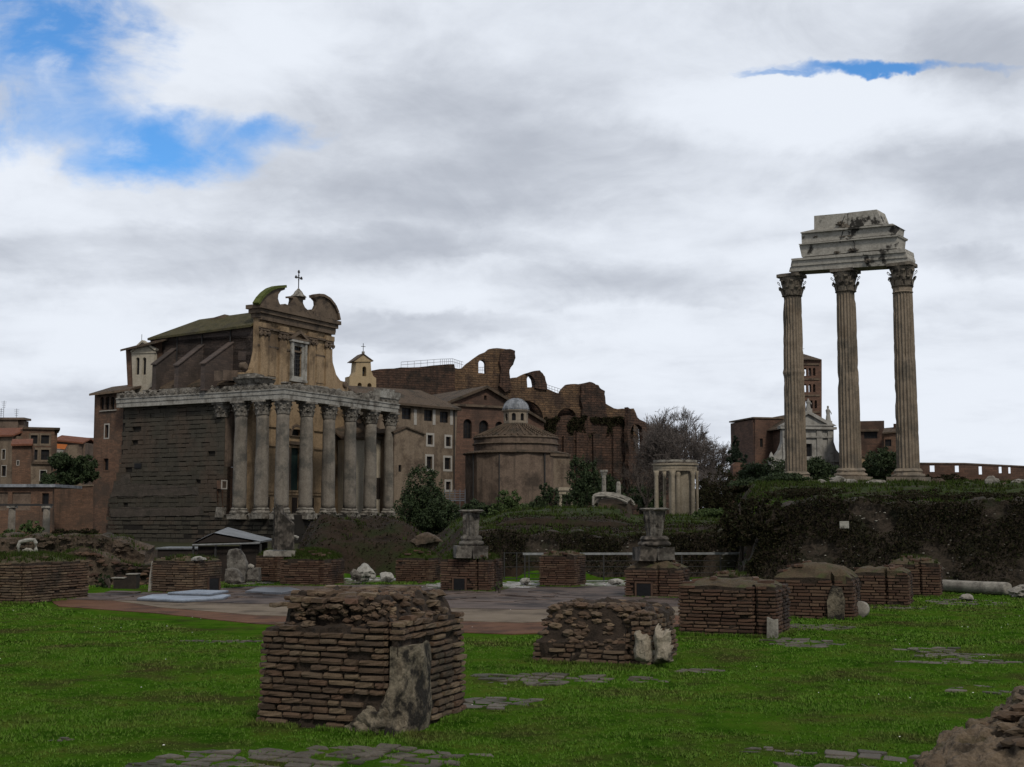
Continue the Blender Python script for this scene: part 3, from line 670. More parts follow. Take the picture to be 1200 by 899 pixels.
# ---------------------------------------------------------------- grass
def in_px(x, y): return 600 + 1500 * x / y, 605 + 1500 * EYE / y
PAVE_C = [(G(u, v), a * .95, b * .95) for (u, v), a, b, n, s in PATCH[:18]]
def lawn_points(y0, y1, dens):
    A = NP.uniform(0, 1, int((y1 - y0) * (y0 + y1) * .5 * .88 * dens))
    y = np.sqrt(y0 * y0 + A * (y1 * y1 - y0 * y0)); x = NP.uniform(-.44, .44, len(y)) * y
    return np.stack([x, y], 1)
def lawn_filter(P):
    keep = np.zeros(len(P), bool); Z = np.zeros(len(P)); H = np.ones(len(P))
    for i, (x, y) in enumerate(P):
        x, y = float(x), float(y); u, v = in_px(x, y)
        if v < 745 and v > 688 and 62 < u < 838 and v < 711 + (u - 70) * .145 and v < 744 - max(0, u - 600) * .045: continue
        pn = noise.noise(Vector((x * .75, y * .75, 2))) + .5 * noise.noise(Vector((x * 2.3, y * 2.3, 8)))
        if pn > .40 and R.random() < .7: continue
        if y < 16 and noise.noise(Vector((x * 1.9, y * 1.9, 31))) > .42 and R.random() < .7: continue
        d = .0
        for c, a, b in PAVE_C:
            e = ((x - c.x) / a) ** 2 + ((y - c.y) / b) ** 2
            if e < 1.15: d = max(d, 1 - max(0, e - .7) / .45 if e > .7 else 1)
        if d and R.random() < d * .78: continue
        keep[i] = True; Z[i] = terrain(x, y); H[i] = .75 + .6 * noise.noise(Vector((x * .6, y * .6, 12))) + .35 * noise.noise(Vector((x * 3, y * 3, 12)))
    P = P[keep]; return np.stack([P[:, 0], P[:, 1], Z[keep] - .004], 1), H[keep]
VV = []
for y0, y1, dens, h, w, bl in ((8.2, 12, 620, .030, .0036, 6), (12, 17, 380, .032, .0055, 5), (17, 24, 170, .036, .010, 5), (24, 33.5, 80, .042, .017, 4)):
    Cc, Hh = lawn_filter(lawn_points(y0, y1, dens)); VV.append(tufts(Cc, np.clip(Hh, .35, 1.6) * h, w, bl, .9))
big_mesh('grass', np.concatenate(VV), 3, 'grass_blade', kind='stuff')
# small daisies in the lawn
mb = MB()
mat('petal', [(.6, .6, .56), (.7, .7, .66)], 3, bump=0)
for _ in range(120):
    y = R.uniform(8.8, 24) ; x = R.uniform(-.4, .4) * y
    if noise.noise(Vector((x * .5, y * .5, 21))) < .05: continue
    z = terrain(x, y) + .035; r = R.uniform(.006, .012)
    mb.add([(x + r * math.cos(a), y + r * math.sin(a) , z + .003 * math.sin(3 * a)) for a in [i * 1.0472 for i in range(6)]] + [(x, y, z + .006)], [(i, (i + 1) % 6, 6) for i in range(6)])
mb.build('daisies', 'petal', kind='stuff')

# wild growth on the banks
pts = []; pg = []
for _ in range(34000):
    y = R.uniform(31.5, 48); r = R.uniform(-.42, .44) if R.random() < .5 else R.uniform(-.2, .2); x = r * y; z = terrain(x, y)
    if z < .2: continue
    e = abs(terrain(x, y + .25) - terrain(x, y - .25)) / .5
    nn = noise.noise(Vector((x * .7, y * .7, 9)))
    if e > .55:
        if nn > -.35 or R.random() < .3: pts.append((x, y, z + R.uniform(0, .07)))
    elif r < .17 and R.random() < .55: pts.append((x, y, z + R.uniform(0, .06)))
    elif (nn > .12 and R.random() < .5) or (z > 2.0 and R.random() < .22): pg.append((x, y, z))
big_mesh('ivy', leaf_quads(np.array(pts), .045), 4, 'leaf_ivy', kind='stuff')
for _ in range(6500):
    y = R.uniform(46, 100); x = R.uniform(-.06, .42) * y; z = terrain(x, y)
    if noise.noise(Vector((x * .3, y * .3, 9))) > -.15: pg.append((x, y, z))
pg = np.array(pg); hs = .05 + .0016 * pg[:, 1] * NP.uniform(.5, 1.7, len(pg))
mat('wild_blade', [(.02, .04, .007), (.042, .07, .012), (.04, .042, .017)], .18, bump=0, rough=.9, spec=.05, island=[(.015, .03, .006), (.042, .075, .011), (.045, .05, .018), (.03, .026, .015)])
big_mesh('wild_grass', tufts(pg, hs, (.010 + .0002 * pg[:, 1]), 6, .6), 3, 'wild_blade', kind='stuff')

# ================================================================ rough walls
def rough_wall(name, label, P0, P1, top, thick=1.0, z0=-.3, amp=.12, m='rubble', parts=True, res=.16, specks=0, speck_r=(.03, .08), ivy=0, ivy_m='leaf_ivy', group=None, grassy=0, sc=1.6, sm_='marble_old'):
    fr = Fr(P0, P1); t = fr.thing(name, label, 'wall', group)
    n = max(2, int(fr.len / res)); hm = max(top(i / n) for i in range(n + 1)); k = max(3, int((hm - z0) / res)); dn = max(2, int(thick / .25))
    mb = MB(); cols = []
    for i in range(n + 1):
        f = i / n; x = f * fr.len; h = top(f) + .08 * noise.noise(Vector((x * 2.2, 1, 2))); ring = []
        for j in range(k + 1): ring.append((x, 0.12 * (j / k), z0 + (h - z0) * j / k))
        for j in range(1, dn + 1): ring.append((x, .12 + (thick - .12) * j / dn, h + .05 * noise.noise(Vector((x * 2, j, 3)))))
        ring.append((x, thick + .02, z0)); cols.append(ring)
    m_ = len(cols[0])
    for c in cols: mb.v.extend(c)
    for i in range(n):
        for j in range(m_ - 1): mb.f.append((i * m_ + j, (i + 1) * m_ + j, (i + 1) * m_ + j + 1, i * m_ + j + 1))
        # back
    for e in (0, n): mb.f.append(tuple(e * m_ + j for j in (range(m_) if e == 0 else reversed(range(m_)))))
    mb.displace(amp, sc, seed=P0[0] * .3)
    body = mb.build('masonry', m, t, smooth=False)
    if specks:
        mb = MB()
        for _ in range(specks):
            x = R.uniform(.02, .98) * fr.len; h = top(x / fr.len); z = z0 + .3 + R.uniform(.02, .97) * (h - z0 - .3); r = R.uniform(*speck_r)
            mb.rock((x, .04 + R.uniform(-.05, .03), z), (r * R.uniform(1, 2), r, r * R.uniform(.5, .9)), R.random() * 99, .3, 1)
        mb.build('embedded_stone', sm_, t, kind='stuff')
    if ivy:
        X = NP.uniform(0, 1, ivy); C = []
        for f in X:
            h = top(float(f)); z = z0 + .3 + NP.uniform(0, 1) ** .6 * (h - z0 - .25)
            if noise.noise(Vector((float(f) * fr.len * .8, z * 1.2, 4))) > -.12: C.append((f * fr.len, NP.uniform(-.12, .02) , z))
        big_mesh('creeper', leaf_quads(np.array(C), .04), 4, ivy_m, t, kind='stuff')
    if grassy:
        C = []
        for _ in range(grassy):
            f = R.random(); C.append((f * fr.len, R.uniform(0, thick), top(f) - .02))
        C = np.array(C); big_mesh('grass_tufts', tufts(C, .1, .008, 5, .6), 3, 'wild_blade', t, kind='stuff')
    return t, fr
A0 = at(874, 600, 31.2)
rough_wall('rubble_wall', 'long dark concrete and rubble wall below the three tall columns', (A0.x, 31.4), (14.5, 30.6),
           lambda f: .5 + 1.22 * sm(f, .0, .08) + .36 * sm(f, .05, .2) + .07 * math.sin(f * 9), 1.6, amp=.12, m='rubble_dark', specks=420, speck_r=(.006, .02), ivy=17000, grassy=500, res=.1, sc=2.4)
A0 = at(-60, 600, 33); A1 = at(166, 600, 33)
rough_wall('rubble_wall', 'low grey rubble wall running from the left edge under the two small columns', (A0.x, 33), (A1.x, 33),
           lambda f: 1.18 - .35 * sm(f, .86, 1.0), 1.3, amp=.15, res=.1, m='rubble', specks=160, speck_r=(.03, .09), ivy=500, grassy=400, sm_='rubble')
A0 = at(70, 600, 31.5); A1 = at(214, 600, 32)
rough_wall('rubble_wall', 'lower collapsed reddish wall in front of the temple side wall', (A0.x, 31.6), (A1.x, 32.4),
           lambda f: .62 + .16 * math.sin(f * 7) - .15 * sm(f, .8, 1) + .15 * sm(f, .5, .0), .9, amp=.15, m='rubble', specks=90, speck_r=(.03, .08), grassy=200, sm_='brick_red')
A0 = at(560, 600, 36); A1 = at(882, 600, 36)
rough_wall('retaining_wall', 'long low dark wall with creepers behind the thin metal railing', (A0.x, 36.0), (A1.x, 36.3),
           lambda f: 1.24 + .08 * math.sin(f * 5 + 2) + .12 * noise.noise(Vector((f * 9, 0, 0))), 1.0, amp=.12, m='rubble_dark', specks=180, speck_r=(.008, .022), ivy=9000, grassy=900)
# ================================================================ brick piers of the ruined hall
E1 = Vector((math.cos(rad(-22)), math.sin(rad(-22)))); E2 = Vector((-E1.y, E1.x)); PRZ = rad(-22)
PIER_GROUP = 'ruined brick piers standing on the lawn'
def upx(p): return 600 + 1500 * p.x / (p.y)
def solve(f, target, a, b):
    for _ in range(50):
        m = (a + b) / 2
        if (f(m) - target) * (f(a) - target) <= 0: b = m
        else: a = m
    return (a + b) / 2
def pier_plan(uL, uK, uR, vK):
    K = gnd(uK, vK).to_2d()
    w1 = solve(lambda w: upx(K - E1 * w), uL, .2, 5)
    dep = min(max(w1 * .95, .9), 2.2)
    g_ = lambda w: max(upx(K + E1 * w), upx(K + E1 * w + E2 * dep))
    w2 = solve(g_, uR, .0, 2.5) if g_(0) < uR else 0.0
    if g_(0) > uR + 1: dep = solve(lambda q: upx(K + E2 * q), uR, .2, 4)
    return K, w1, max(w2, .02), dep
FRINGE = []
def pier(name, label, uL, uK, uR, vK, hb, cap=.12, fine=False, H=.053, cap_m='earth_cap', bm='brick_red', grass=0, L=(.16, .30), niche=None, topfn=None, lean=.0, group=PIER_GROUP, amp=.03, capshape='dome', avoid=None, dep=None, out=.008):
    K, w1, w2, d = pier_plan(uL, uK, uR, vK)
    if dep: d = dep
    t = thing(name, label, 'brick pier', (K.x, K.y, 0), PRZ, group)
    s = .10
    FRINGE.append((K, w1, w2, d))
    poly = [(-w1, 0), (-.06, 0), (-.06, s), (0, s), (0, .03), (w2, .03), (w2, d * .42), (w2 - .06, d * .42), (w2 - .06, d * .5), (w2, d * .5), (w2, d), (-w1, d)] if w2 > .2 else \
           [(-w1, 0), (-.05, 0), (-.05, .06), (w2, .06), (w2, d), (-w1, d)]
    cx, cy = (w2 - w1) / 2, d / 2; hx, hy = (w1 + w2) / 2, d / 2
    seed = uL * .37
    def dome(x, y):
        q = max(abs((x - cx) / hx), abs((y - cy) / hy)); q = min(1, q)
        if capshape == 'dome': k = (1 - q ** 2.6)
        elif capshape == 'pyramid': k = max(0, 1 - q) * 1.15 if q > .13 else 1
        else: k = 1 - q ** 6
        return hb - .01 + cap * k + .02 * noise.noise(Vector((x * 4, y * 4, seed)))
    tf = topfn or (lambda x, y: hb + .035 * noise.noise(Vector((x * 2.3 + seed, y * 2.3, 0))))
    mb = MB(); core(mb, poly, (topfn or dome), .022, 14, amp, 5, seed, lean); mb.build('core', 'mortar_core' if topfn else ['mortar_core', cap_m], t)
    if not topfn:
        o = t.children[0].data; o.polygons.foreach_set('material_index', [1 if p.center.z > hb - .03 else 0 for p in o.polygons])
    av = avoid
    if niche:   # a small dark opening with a frame: (face 'front'/'right', a0, a1, h)
        fc, a0, a1, h = niche
        av = (lambda x, y, z: z < h and a0 < x < a1 and y < .2) if fc == 'front' else (lambda x, y, z: z < h and a0 < y < a1 and x > w2 - .2)
    mb = MB(); courses(mb, poly, 0.0, hb + (.0 if not topfn else 3.0), tf, H, L, .09, fine, avoid=av, lean=lean, out=out)
    mb.build('brickwork', bm, t)
    if niche:
        m = MB(); f_ = MB(); k = .035
        if fc == 'front':
            m.box(a0 + k, a1 - k, -.028, .02, 0.02, h - k)
            for b in ((a0, a0 + k, -.04, .02, 0, h), (a1 - k, a1, -.04, .02, 0, h), (a0 + k, a1 - k, -.04, .02, h - k, h)): f_.box(*b)
        else:
            m.box(w2 - .02, w2 + .028, a0 + k, a1 - k, .02, h - k)
            for b in ((w2 - .02, w2 + .04, a0, a0 + k, 0, h), (w2 - .02, w2 + .04, a1 - k, a1, 0, h), (w2 - .02, w2 + .04, a0 + k, a1 - k, h - k, h)): f_.box(*b)
        m.build('hatch', 'dark_glass', t); f_.build('hatch_frame', 'brick_red', t)
    if grass:
        C = []
        for _ in range(grass):
            x = cx + R.uniform(-.95, .95) * hx; y = cy + R.uniform(-.95, .95) * hy; C.append((x, y, (topfn or dome)(x, y) - .01))
        big_mesh('grass_tufts', tufts(np.array(C), .09, .008, 7, .5), 3, 'wild_blade', t, kind='stuff')
    # loose bricks on the cap
    m = MB()
    for _ in range(7):
        x = cx + R.uniform(-.85, .85) * hx; y = cy + R.uniform(-.8, .2) * hy; a = R.uniform(0, 3)
        brick(m, (x, y, (topfn or dome)(x, y) + .012), (math.cos(a), math.sin(a)), (-math.sin(a), math.cos(a)), R.uniform(.05, .12), R.uniform(.03, .06), .022, .2, True, R.uniform(-.1, .1))
    m.build('loose_brick', bm, t, kind='stuff')
    return t, (K, w1, w2, d, dome)

# ---- the big pier in the foreground
K = Vector((-.98, 10.35))
t = thing('brick_pier', 'large broken brick pier in the foreground with a tall stone slab at its foot', 'brick pier', (K.x, K.y, 0), PRZ, PIER_GROUP)
w1, d1 = 1.21, 1.30; HL = .80; HR = .87; HU = 1.05
def topA(x, y):
    n = .03 * noise.noise(Vector((x * 3, y * 3, 1)))
    if x > -.02: # right block
        t0 = HR
        return t0 + n
    if x > -.13: return HR + .17 * sm(x, -.02, -.13) * sm(y, .10, .22) + n
    if y < .20: return HL + .03 * sm(x, -.7, -.2) + n
    return (HU + n) if x > -1.08 else HL - .04 + n
polyA = [(-w1, 0), (-.035, 0), (-.035, .07), (.04, .07), (.04, .0), (.09, 0), (.09, d1), (-w1, d1)]
# the right block projects a little and turns away along E2
def stoneA(x, y, z): return (x > -.02 and y < .64 and z < .66) or (x > -.34 and y < .1 and z < .30 - .5 * max(0, -x - .02))
mb = MB(); core(mb, polyA, lambda x, y: topA(x, y) - .02, .026, 22, .040, 9, 3.0, .035, step=.05, side=16); mb.build('core', 'mortar_core', t)
mb = MB(); courses(mb, polyA, 0, 2.0, lambda x, y: topA(x, y) if y < .2 or x > .03 else HL, .053, (.11, .25), .10, True, .035, .035, .022, .20, avoid=stoneA, out=.006)
mb.build('brickwork', 'brick_near', t); mb = MB()
inner = [(-1.06, .20), (-.09, .20), (-.09, 1.22), (-1.06, 1.22)]
courses(mb, inner, .93, 1.12, lambda x, y: HU + .02, .058, (.09, .2), .14, True, .03, .0, .02, .28, out=.03, avoid=lambda x, y, z: x > -.34 or (z < .98 and R.random() < .45))
courses(mb, [(-1.14, .12), (-.5, .12), (-.5, .3), (-1.14, .3)], .93, .99, lambda x, y: 9, .055, (.09, .17), .1, True, .55, .0, .02, .3, out=.03)
for _ in range(60):   # bricks and cobbles strewn over the top
    x, y = R.uniform(-1.02, .05), R.uniform(.22, 1.2); a = R.uniform(-.3, .3)
    if x > -.3 and R.random() < .8: continue
    brick(mb, (x, y, topA(x, y) - .005), (math.cos(a), math.sin(a)), (-math.sin(a), math.cos(a)), R.uniform(.04, .11), R.uniform(.03, .07), .025, .35, True, R.uniform(-.1, .1))
for _ in range(150):
    x, y = R.uniform(-1.05, .02), R.uniform(.10, 1.2); r = R.uniform(.012, .04); mb.rock((x, y, topA(x, y) - .012), (r * 1.6, r * 1.2, r * .8), R.random() * 60, .4, 1)
for _ in range(90):
    x, y = R.uniform(-.98, -.06), R.uniform(.14, .24); r = R.uniform(.012, .032); mb.rock((x, y - .02, R.uniform(.84, 1.0)), (r * 1.6, r, r * .8), R.random() * 60, .4, 1)
mb.build('upper_rubble', 'brick_near', t, kind='stuff')
mb = MB(); brick(mb, (-.42, .17, 1.015), (1, 0), (0, 1), .055, .05, .033, .2); mb.build('red_brick', 'brick_maroon', t, label='one brighter red brick near the top')
# stone slab set in the corner (rounded, scarred) and its spreading foot
mb = MB()
sl = [(.13, .06), (.14, .60)]
n1_, n2_ = 14, 12
rows = []
for i in range(n1_ + 1):
    z = -.05 + .72 * i / n1_
    for j in range(n2_ + 1):
        f = j / n2_; y = .02 + .60 * f - .10 * (1 - i / n1_) ** 3 * (1 - f); bulge = .07 * math.sin(math.pi * f) ** .6
        x = .07 + bulge + .03 * noise.noise(Vector((y * 4, z * 4, 2))) + .012 * noise.noise(Vector((y * 14, z * 9, 2)))
        zz2 = z + (.03 * noise.noise(Vector((y * 6, 0, 7))) if i == n1_ else 0) - (.06 * max(0, f - .8) * 5 if i == n1_ else 0)
        mb.v.append((x, y, zz2))
for i in range(n1_):
    for j in range(n2_):
        a = i * (n2_ + 1) + j; mb.f.append((a, a + 1, a + n2_ + 2, a + n2_ + 1))
b = len(mb.v)
for i in range(n1_ + 1):
    for j in (0, n2_): p = mb.v[i * (n2_ + 1) + j]; mb.v.append((.0, p[1], p[2]))
for i in range(n1_):
    a = i * (n2_ + 1); c = b + i * 2
    mb.f.append((a, a + n2_ + 1, c + 2, c)); a += n2_; c += 1; mb.f.append((a, c, c + 2, a + n2_ + 1))
top_i = n1_ * (n2_ + 1); mb.f.append(tuple(top_i + j for j in range(n2_ + 1)) + (b + n1_ * 2 + 1, b + n1_ * 2))
mb.build('stone_slab', 'stucco_old', t, smooth=False)
mb = MB(); mb.rock((-.10, .04, .03), (.2, .09, .15), 4, .3, 4); mb.rock((-.26, .03, .0), (.12, .07, .09), 8, .3, 3); mb.rock((.0, .05, .12), (.09, .08, .2), 18, .3, 3); mb.build('stone_foot', 'stucco_old', t)

# ---- the ruined pier right of it, rubble top and pale marble chunk
K2, a1_, a2_, dd_ = pier_plan(624, 739, 790, 780)
def topB(x, y):
    q = (x + a1_) / a1_
    if x < 0: t0 = .225 + (.42 * sm(y, .02 + .0, .20)) * sm(x, -a1_, -a1_ + .22)
    else: t0 = .60 - .10 * sm(x, .2, a2_)
    return t0 + .035 * noise.noise(Vector((x * 4, y * 4, 9))) + .02 * noise.noise(Vector((x * 11, y * 11, 9)))
tB, inf = pier('brick_pier', 'low crumbling brick pier with a pale plaster lump at its right corner', 624, 739, 790, 780, .62, fine=True, H=.056, bm='brick_near', topfn=topB, amp=.06, L=(.1, .22), lean=.03, out=.014)
mb = MB()
for _ in range(260):
    x = R.uniform(-a1_ + .06, a2_ - .05); y = R.uniform(.03, .3) if R.random() < .7 else R.uniform(.1, dd_ - .1)
    z = topB(x, y) * (1 if R.random() < .5 else R.uniform(.55, 1)); r = R.uniform(.022, .055)
    mb.rock((x, y - (.0 if z > topB(x, y) * .98 else .0), z), (r * 1.5, r, r * .7), R.random() * 50, .35, 1)
mb.build('rubble_stones', 'brick_near', tB, kind='stuff')
frB = Fr((K2.x, K2.y), (K2.x + E1.x, K2.y + E1.y))
def crust(fr_, pts, y0, th, bulge=.05, seed=0.0, parent=None, name='plaster_lump', m='stucco_pale'):
    """a thick irregular crust: dense grid clipped by an outline, bulging towards the viewer"""
    P_ = [Vector((h[0], h[2])) for h in (fr_.hit(u, v, y=y0) for u, v in pts)]
    xs = [p.x for p in P_]; zs = [p.y for p in P_]; st = .018; nx_, nz_ = int((max(xs) - min(xs)) / st) + 1, int((max(zs) - min(zs)) / st) + 1
    def inside(x, z):
        c = False; k = len(P_)
        for i in range(k):
            a, b_ = P_[i], P_[(i + 1) % k]
            if (a.y > z) != (b_.y > z) and x < (b_.x - a.x) * (z - a.y) / (b_.y - a.y) + a.x: c = not c
        return c
    def dist(x, z):
        q = Vector((x, z)); best = 9
        for i in range(len(P_)):
            a, b_ = P_[i], P_[(i + 1) % len(P_)]; d = b_ - a; t_ = max(0, min(1, (q - a).dot(d) / max(1e-9, d.length_squared))); best = min(best, (q - a - d * t_).length)
        return best
    mb = MB(); idx = {}
    def vid(i, j):
        if (i, j) not in idx:
            x, z = min(xs) + i * st, min(zs) + j * st; d = dist(x, z); e = min(1, d / .07) if inside(x, z) else 0
            n = noise.noise(Vector((x * 5, z * 3, seed))) * .6 + noise.noise(Vector((x * 16, z * 9, seed))) * .3 + noise.noise(Vector((x * 45, z * 30, seed))) * .14
            nj = noise.noise_vector(Vector((x * 20, z * 20, seed))) * .008
            idx[i, j] = len(mb.v); mb.v.append((x + nj.x, y0 + th - (th + bulge * (.5 + n)) * e ** .5, z + nj.y))
        return idx[i, j]
    for i in range(nx_):
        for j in range(nz_):
            if inside(min(xs) + (i + .5) * st, min(zs) + (j + .5) * st): mb.f.append((vid(i, j), vid(i + 1, j), vid(i + 1, j + 1), vid(i, j + 1)))
    return mb.build(name, m, parent)
crust(frB, [(741, 776), (739, 765), (741, 752), (739, 742), (743, 738), (748, 737), (752, 742), (758, 741), (762, 752), (764, 766), (763, 778), (757, 780)], -.04, .14, .05, 1.0, tB)
crust(frB, [(762, 779), (765, 765), (762, 748), (764, 737), (768, 731), (771, 738), (775, 740), (779, 737), (784, 741), (783, 752), (786.5, 765), (785, 777), (776, 779)], -.05, .14, .05, 5.0, tB)

# ---- the others
t3, i3 = pier('brick_pier', 'broad dark brick pier with a small upright slab leaning on its right corner', 793, 888, 921, 747, .70, .10, fine=True, H=.052, out=.01, capshape='dome')
w2_, d_ = i3[2], i3[3]
m = MB(); m.plate([(w2_ - .12, 0), (w2_ + .03, 0), (w2_ + .035, .27), (w2_ - .03, .255), (w2_ - .11, .29)], (), -.09, .07); m.displace(.006, 8); m.build('marble_slab', 'marble_old', t3)
t4, i4 = pier('brick_pier', 'brick pier with a bare domed top and a dark stone slab set in its groove', 903, 979, 1003, 726, .66, .26, H=.053, out=.01)
m = MB(); m.plate([(-.10, 0), (.14, 0), (.17, .3), (.12, .52), (-.04, .56), (-.12, .3)], (), -.08, .12); m.displace(.012, 6); m.build('stone_slab', 'stucco_old', t4)
pier('brick_pier', 'brick pier with a flat earthy top, just right of the domed pier', 994, 1041, 1064, 711.5, .62, .12, H=.053, capshape='flat')
pier('brick_pier', 'furthest right brick pier, with a low rounded top, by the fallen column', 1037, 1081, 1099, 700, .68, .16, H=.053, grass=60)
pier('brick_pier', 'yellowish brick pier with grass on top, cut by the left edge of the picture', -40, 24.5, 73, 708, .78, .16, fine=True, H=.053, bm='brick_near', grass=700, dep=1.9)
t8, i8 = pier('brick_pier', 'brick pier with a dark hatch in its right face and white marble on top', 182, 228, 262, 697, .72, .08, H=.053, bm='brick_near', grass=150, niche=('right', .42, .86, .36), cap_m='earth_cap')
m = MB(); m.plate([(0, 0), (.10, 0), (.13, .35), (.16, .66), (.08, .70), (.03, .4)], (), 0, .1); o = m.build('leaning_slab', 'marble_old', t8); o.location = (-i8[1] - .13, .05, 0)
t9, i9 = pier('brick_pier', 'brick pier topped with a hump of bright grass, in front of the broken fluted column', 331, 375, 405.5, 688, .64, .24, H=.053, grass=700, cap_m='bank_grass')
pier('brick_pier', 'small reddish brick pier with a mossy domed top, against the earth mound', 465, 500, 516.5, 684, .62, .22, H=.054, grass=160, cap_m='bank_grass')
t11, i11 = pier('brick_pier', 'brick pier with a dark hatch and bright grass, carrying a pale fluted stump', 517, 560, 589, 694.5, .73, .12, H=.053, grass=500, niche=('front', -.62, -.27, .34), cap_m='bank_grass')
pier('brick_pier', 'red brick pier standing alone in front of the metal railing', 632, 664.6, 685.5, 689, .76, .10, H=.053, grass=30)
t13, i13 = pier('brick_pier', 'brick pier with a rubble pyramid on top carrying a damaged column stump', 731, 773, 805.6, 702, .62, .30, H=.053, capshape='pyramid', niche=('front', -.52, -.14, .35))
pier('brick_pier', 'low pier stub with a mossy top peeping over the broad dark pier', 832, 858, 874, 702, .46, .08, H=.053, grass=40)
pier('brick_pier', 'overgrown brick base between the canopy and the grass-humped pier', 303, 322, 347, 681, .66, .12, H=.053, grass=260, cap_m='bank_grass')

FRINGE.append((Vector((-.98, 10.35)), 1.21, .09, 1.3))
C = []
for K_, w1_, w2q, dq in FRINGE:
    for _ in range(int(260 * (w1_ + w2q + dq) * (1 if K_.y < 20 else .6))):
        e = R.uniform(-1, 1); o = abs(R.gauss(0, .035)) + .005
        if R.random() < (w1_ + w2q) / (w1_ + w2q + dq): lx, ly = R.uniform(-w1_ - .05, w2q + .05), -o
        else: lx, ly = (w2q + o if R.random() < .8 else -w1_ - o), R.uniform(0, dq)
        if noise.noise(Vector((lx * 2.2 + K_.x, ly * 2.2, 3))) < -.2: continue
        p = K_ + E1 * lx + E2 * ly; C.append((p.x, p.y, terrain(p.x, p.y) - .01))
C = np.array(C); big_mesh('grass_fringe', tufts(C, .045 + .0006 * C[:, 1], .0035 + .0003 * C[:, 1], 5, .6), 3, 'grass_blade', kind='stuff')
# ---------------------------------------------------------------- column stumps on the piers
def stump(name, label, u, v0, v1, Y, wpx, cap=True, dark=False, base=True):
    """moulded base, fluted drum and a projecting slab; v0 bottom of the base block, v1 top"""
    p = at(u, v0, Y); h = (v0 - v1) / F * Y; w = wpx / F * Y
    t = thing(name, label, 'column stump', tuple(p), .2)
    mm = 'marble_dark' if dark else 'marble_grey'
    m = MB(); m.box(-w * 1.05, -w * .06, -w * .7, w * .7, -.1, h * .19, .02); m.displace(.015, 5); m.build('plinth', mm, t)
    m = MB(); m.box(-w * .03, w * 1.0, -w * .68, w * .65, -.1, h * .175, .02); m.displace(.015, 5, 3); m.build('plinth', 'marble_grey', t)
    m = MB(); z = h * .21; kb = .8 if not dark else .85
    m.lathe([(w * kb, z), (w * (kb + .05), z + h * .03), (w * kb, z + h * .07), (w * (kb - .14), z + h * .09), (w * (kb - .1), z + h * .12), (w * (kb - .07), z + h * .14), (w * (kb - .14), z + h * .18), (w * .6, z + h * .2)], 28, jit=.08, seed=u); m.displace(.01, 7); m.build('base', mm, t)
    m = MB(); zs = [z + h * .2 + (h * .53) * i / 16 for i in range(17)]; r0_, r1_ = (.55, .57) if not dark else (.42, .62)
    m.lathe([(w * (r0_ + (r1_ - r0_) * i / 16) * (1 + .06 * noise.noise(Vector((q * 7, u, 0)))), q) for i, q in enumerate(zs)], 70, flute=12, fd=.22, jit=.22, seed=u * .1); m.displace(.014, 9); m.build('shaft', 'marble_grey', t)
    m = MB(); zc = zs[-1]
    m.lathe([(w * .6, zc), (w * .70, zc + h * .02), (w * .80, zc + h * .03), (w * .82, zc + h * .05), (w * .74, zc + h * .065)], 20, jit=.12, seed=u); m.displace(.02, 6); m.build('top_slab', 'marble_old', t)
    return t
stump('column_stump', 'pale fluted column stump on a moulded base above the pier with bright grass', 552, 649, 598.5, 29.2, 18)
stump('column_stump', 'dark weathered column stump on the rubble pyramid, nearest the round temple ruin', 767, 651, 596.5, 27.1, 21, True, True)

# broken leaning-topped fluted column
p = at(332, 649, 32.0)
t = thing('broken_column', 'tall grey fluted column broken off at a slant, standing on a flat slab', 'column', tuple(p), .0)
m = MB(); m.box(-.42, .36, -.4, .4, -.06, .08, .015); m.displace(.012, 4); m.build('plinth', 'marble_old', t)
m = MB(); seg = 72; rows_ = 26; b0 = 0
for k in range(rows_ + 1):
    for i in range(seg):
        a = 2 * math.pi * i / seg; x, y = math.cos(a), math.sin(a)
        rr_ = .265 * (1 - .10 * abs(math.cos(a * 10)) ** .6)
        top = .98 + (-x) * .24 + .05 * noise.noise(Vector((x * 3, y * 3, 1)))
        if x < -.2: top += .06
        z = .10 + (top - .10) * k / rows_
        rr_ *= 1 + .03 * noise.noise(Vector((x * 2, y * 2, z * 3))) - .10 * max(0, (z - .85)) * (1 + x)
        m.v.append((x * rr_, y * rr_, z))
for k in range(rows_):
    for i in range(seg):
        j = (i + 1) % seg; m.f.append((k * seg + i, k * seg + j, (k + 1) * seg + j, (k + 1) * seg + i))
c_ = len(m.v)
for q in (.75, .45, .15):
    for i in range(seg):
        x, y, z = m.v[rows_ * seg + i]; m.v.append((x * q, y * q, .99 - x * .80 + .07 * noise.noise(Vector((x * 9, y * 9, 5)))))
for k in range(3):
    lo = rows_ * seg if k == 0 else c_ + (k - 1) * seg; hi = c_ + k * seg
    for i in range(seg): j = (i + 1) % seg; m.f.append((lo + i, lo + j, hi + j, hi + i))
m.f.append(tuple(c_ + 2 * seg + i for i in range(seg)))
m.build('shaft', 'marble_dark', t)
o = MB(); o.rock((0, 0, 0), (.08, .06, .05), 5); o = o.build('stone', 'marble_white'); o.location = at(346, 630, 32.4); tag(o, 'small white stone beside the broken fluted column', 'stone')

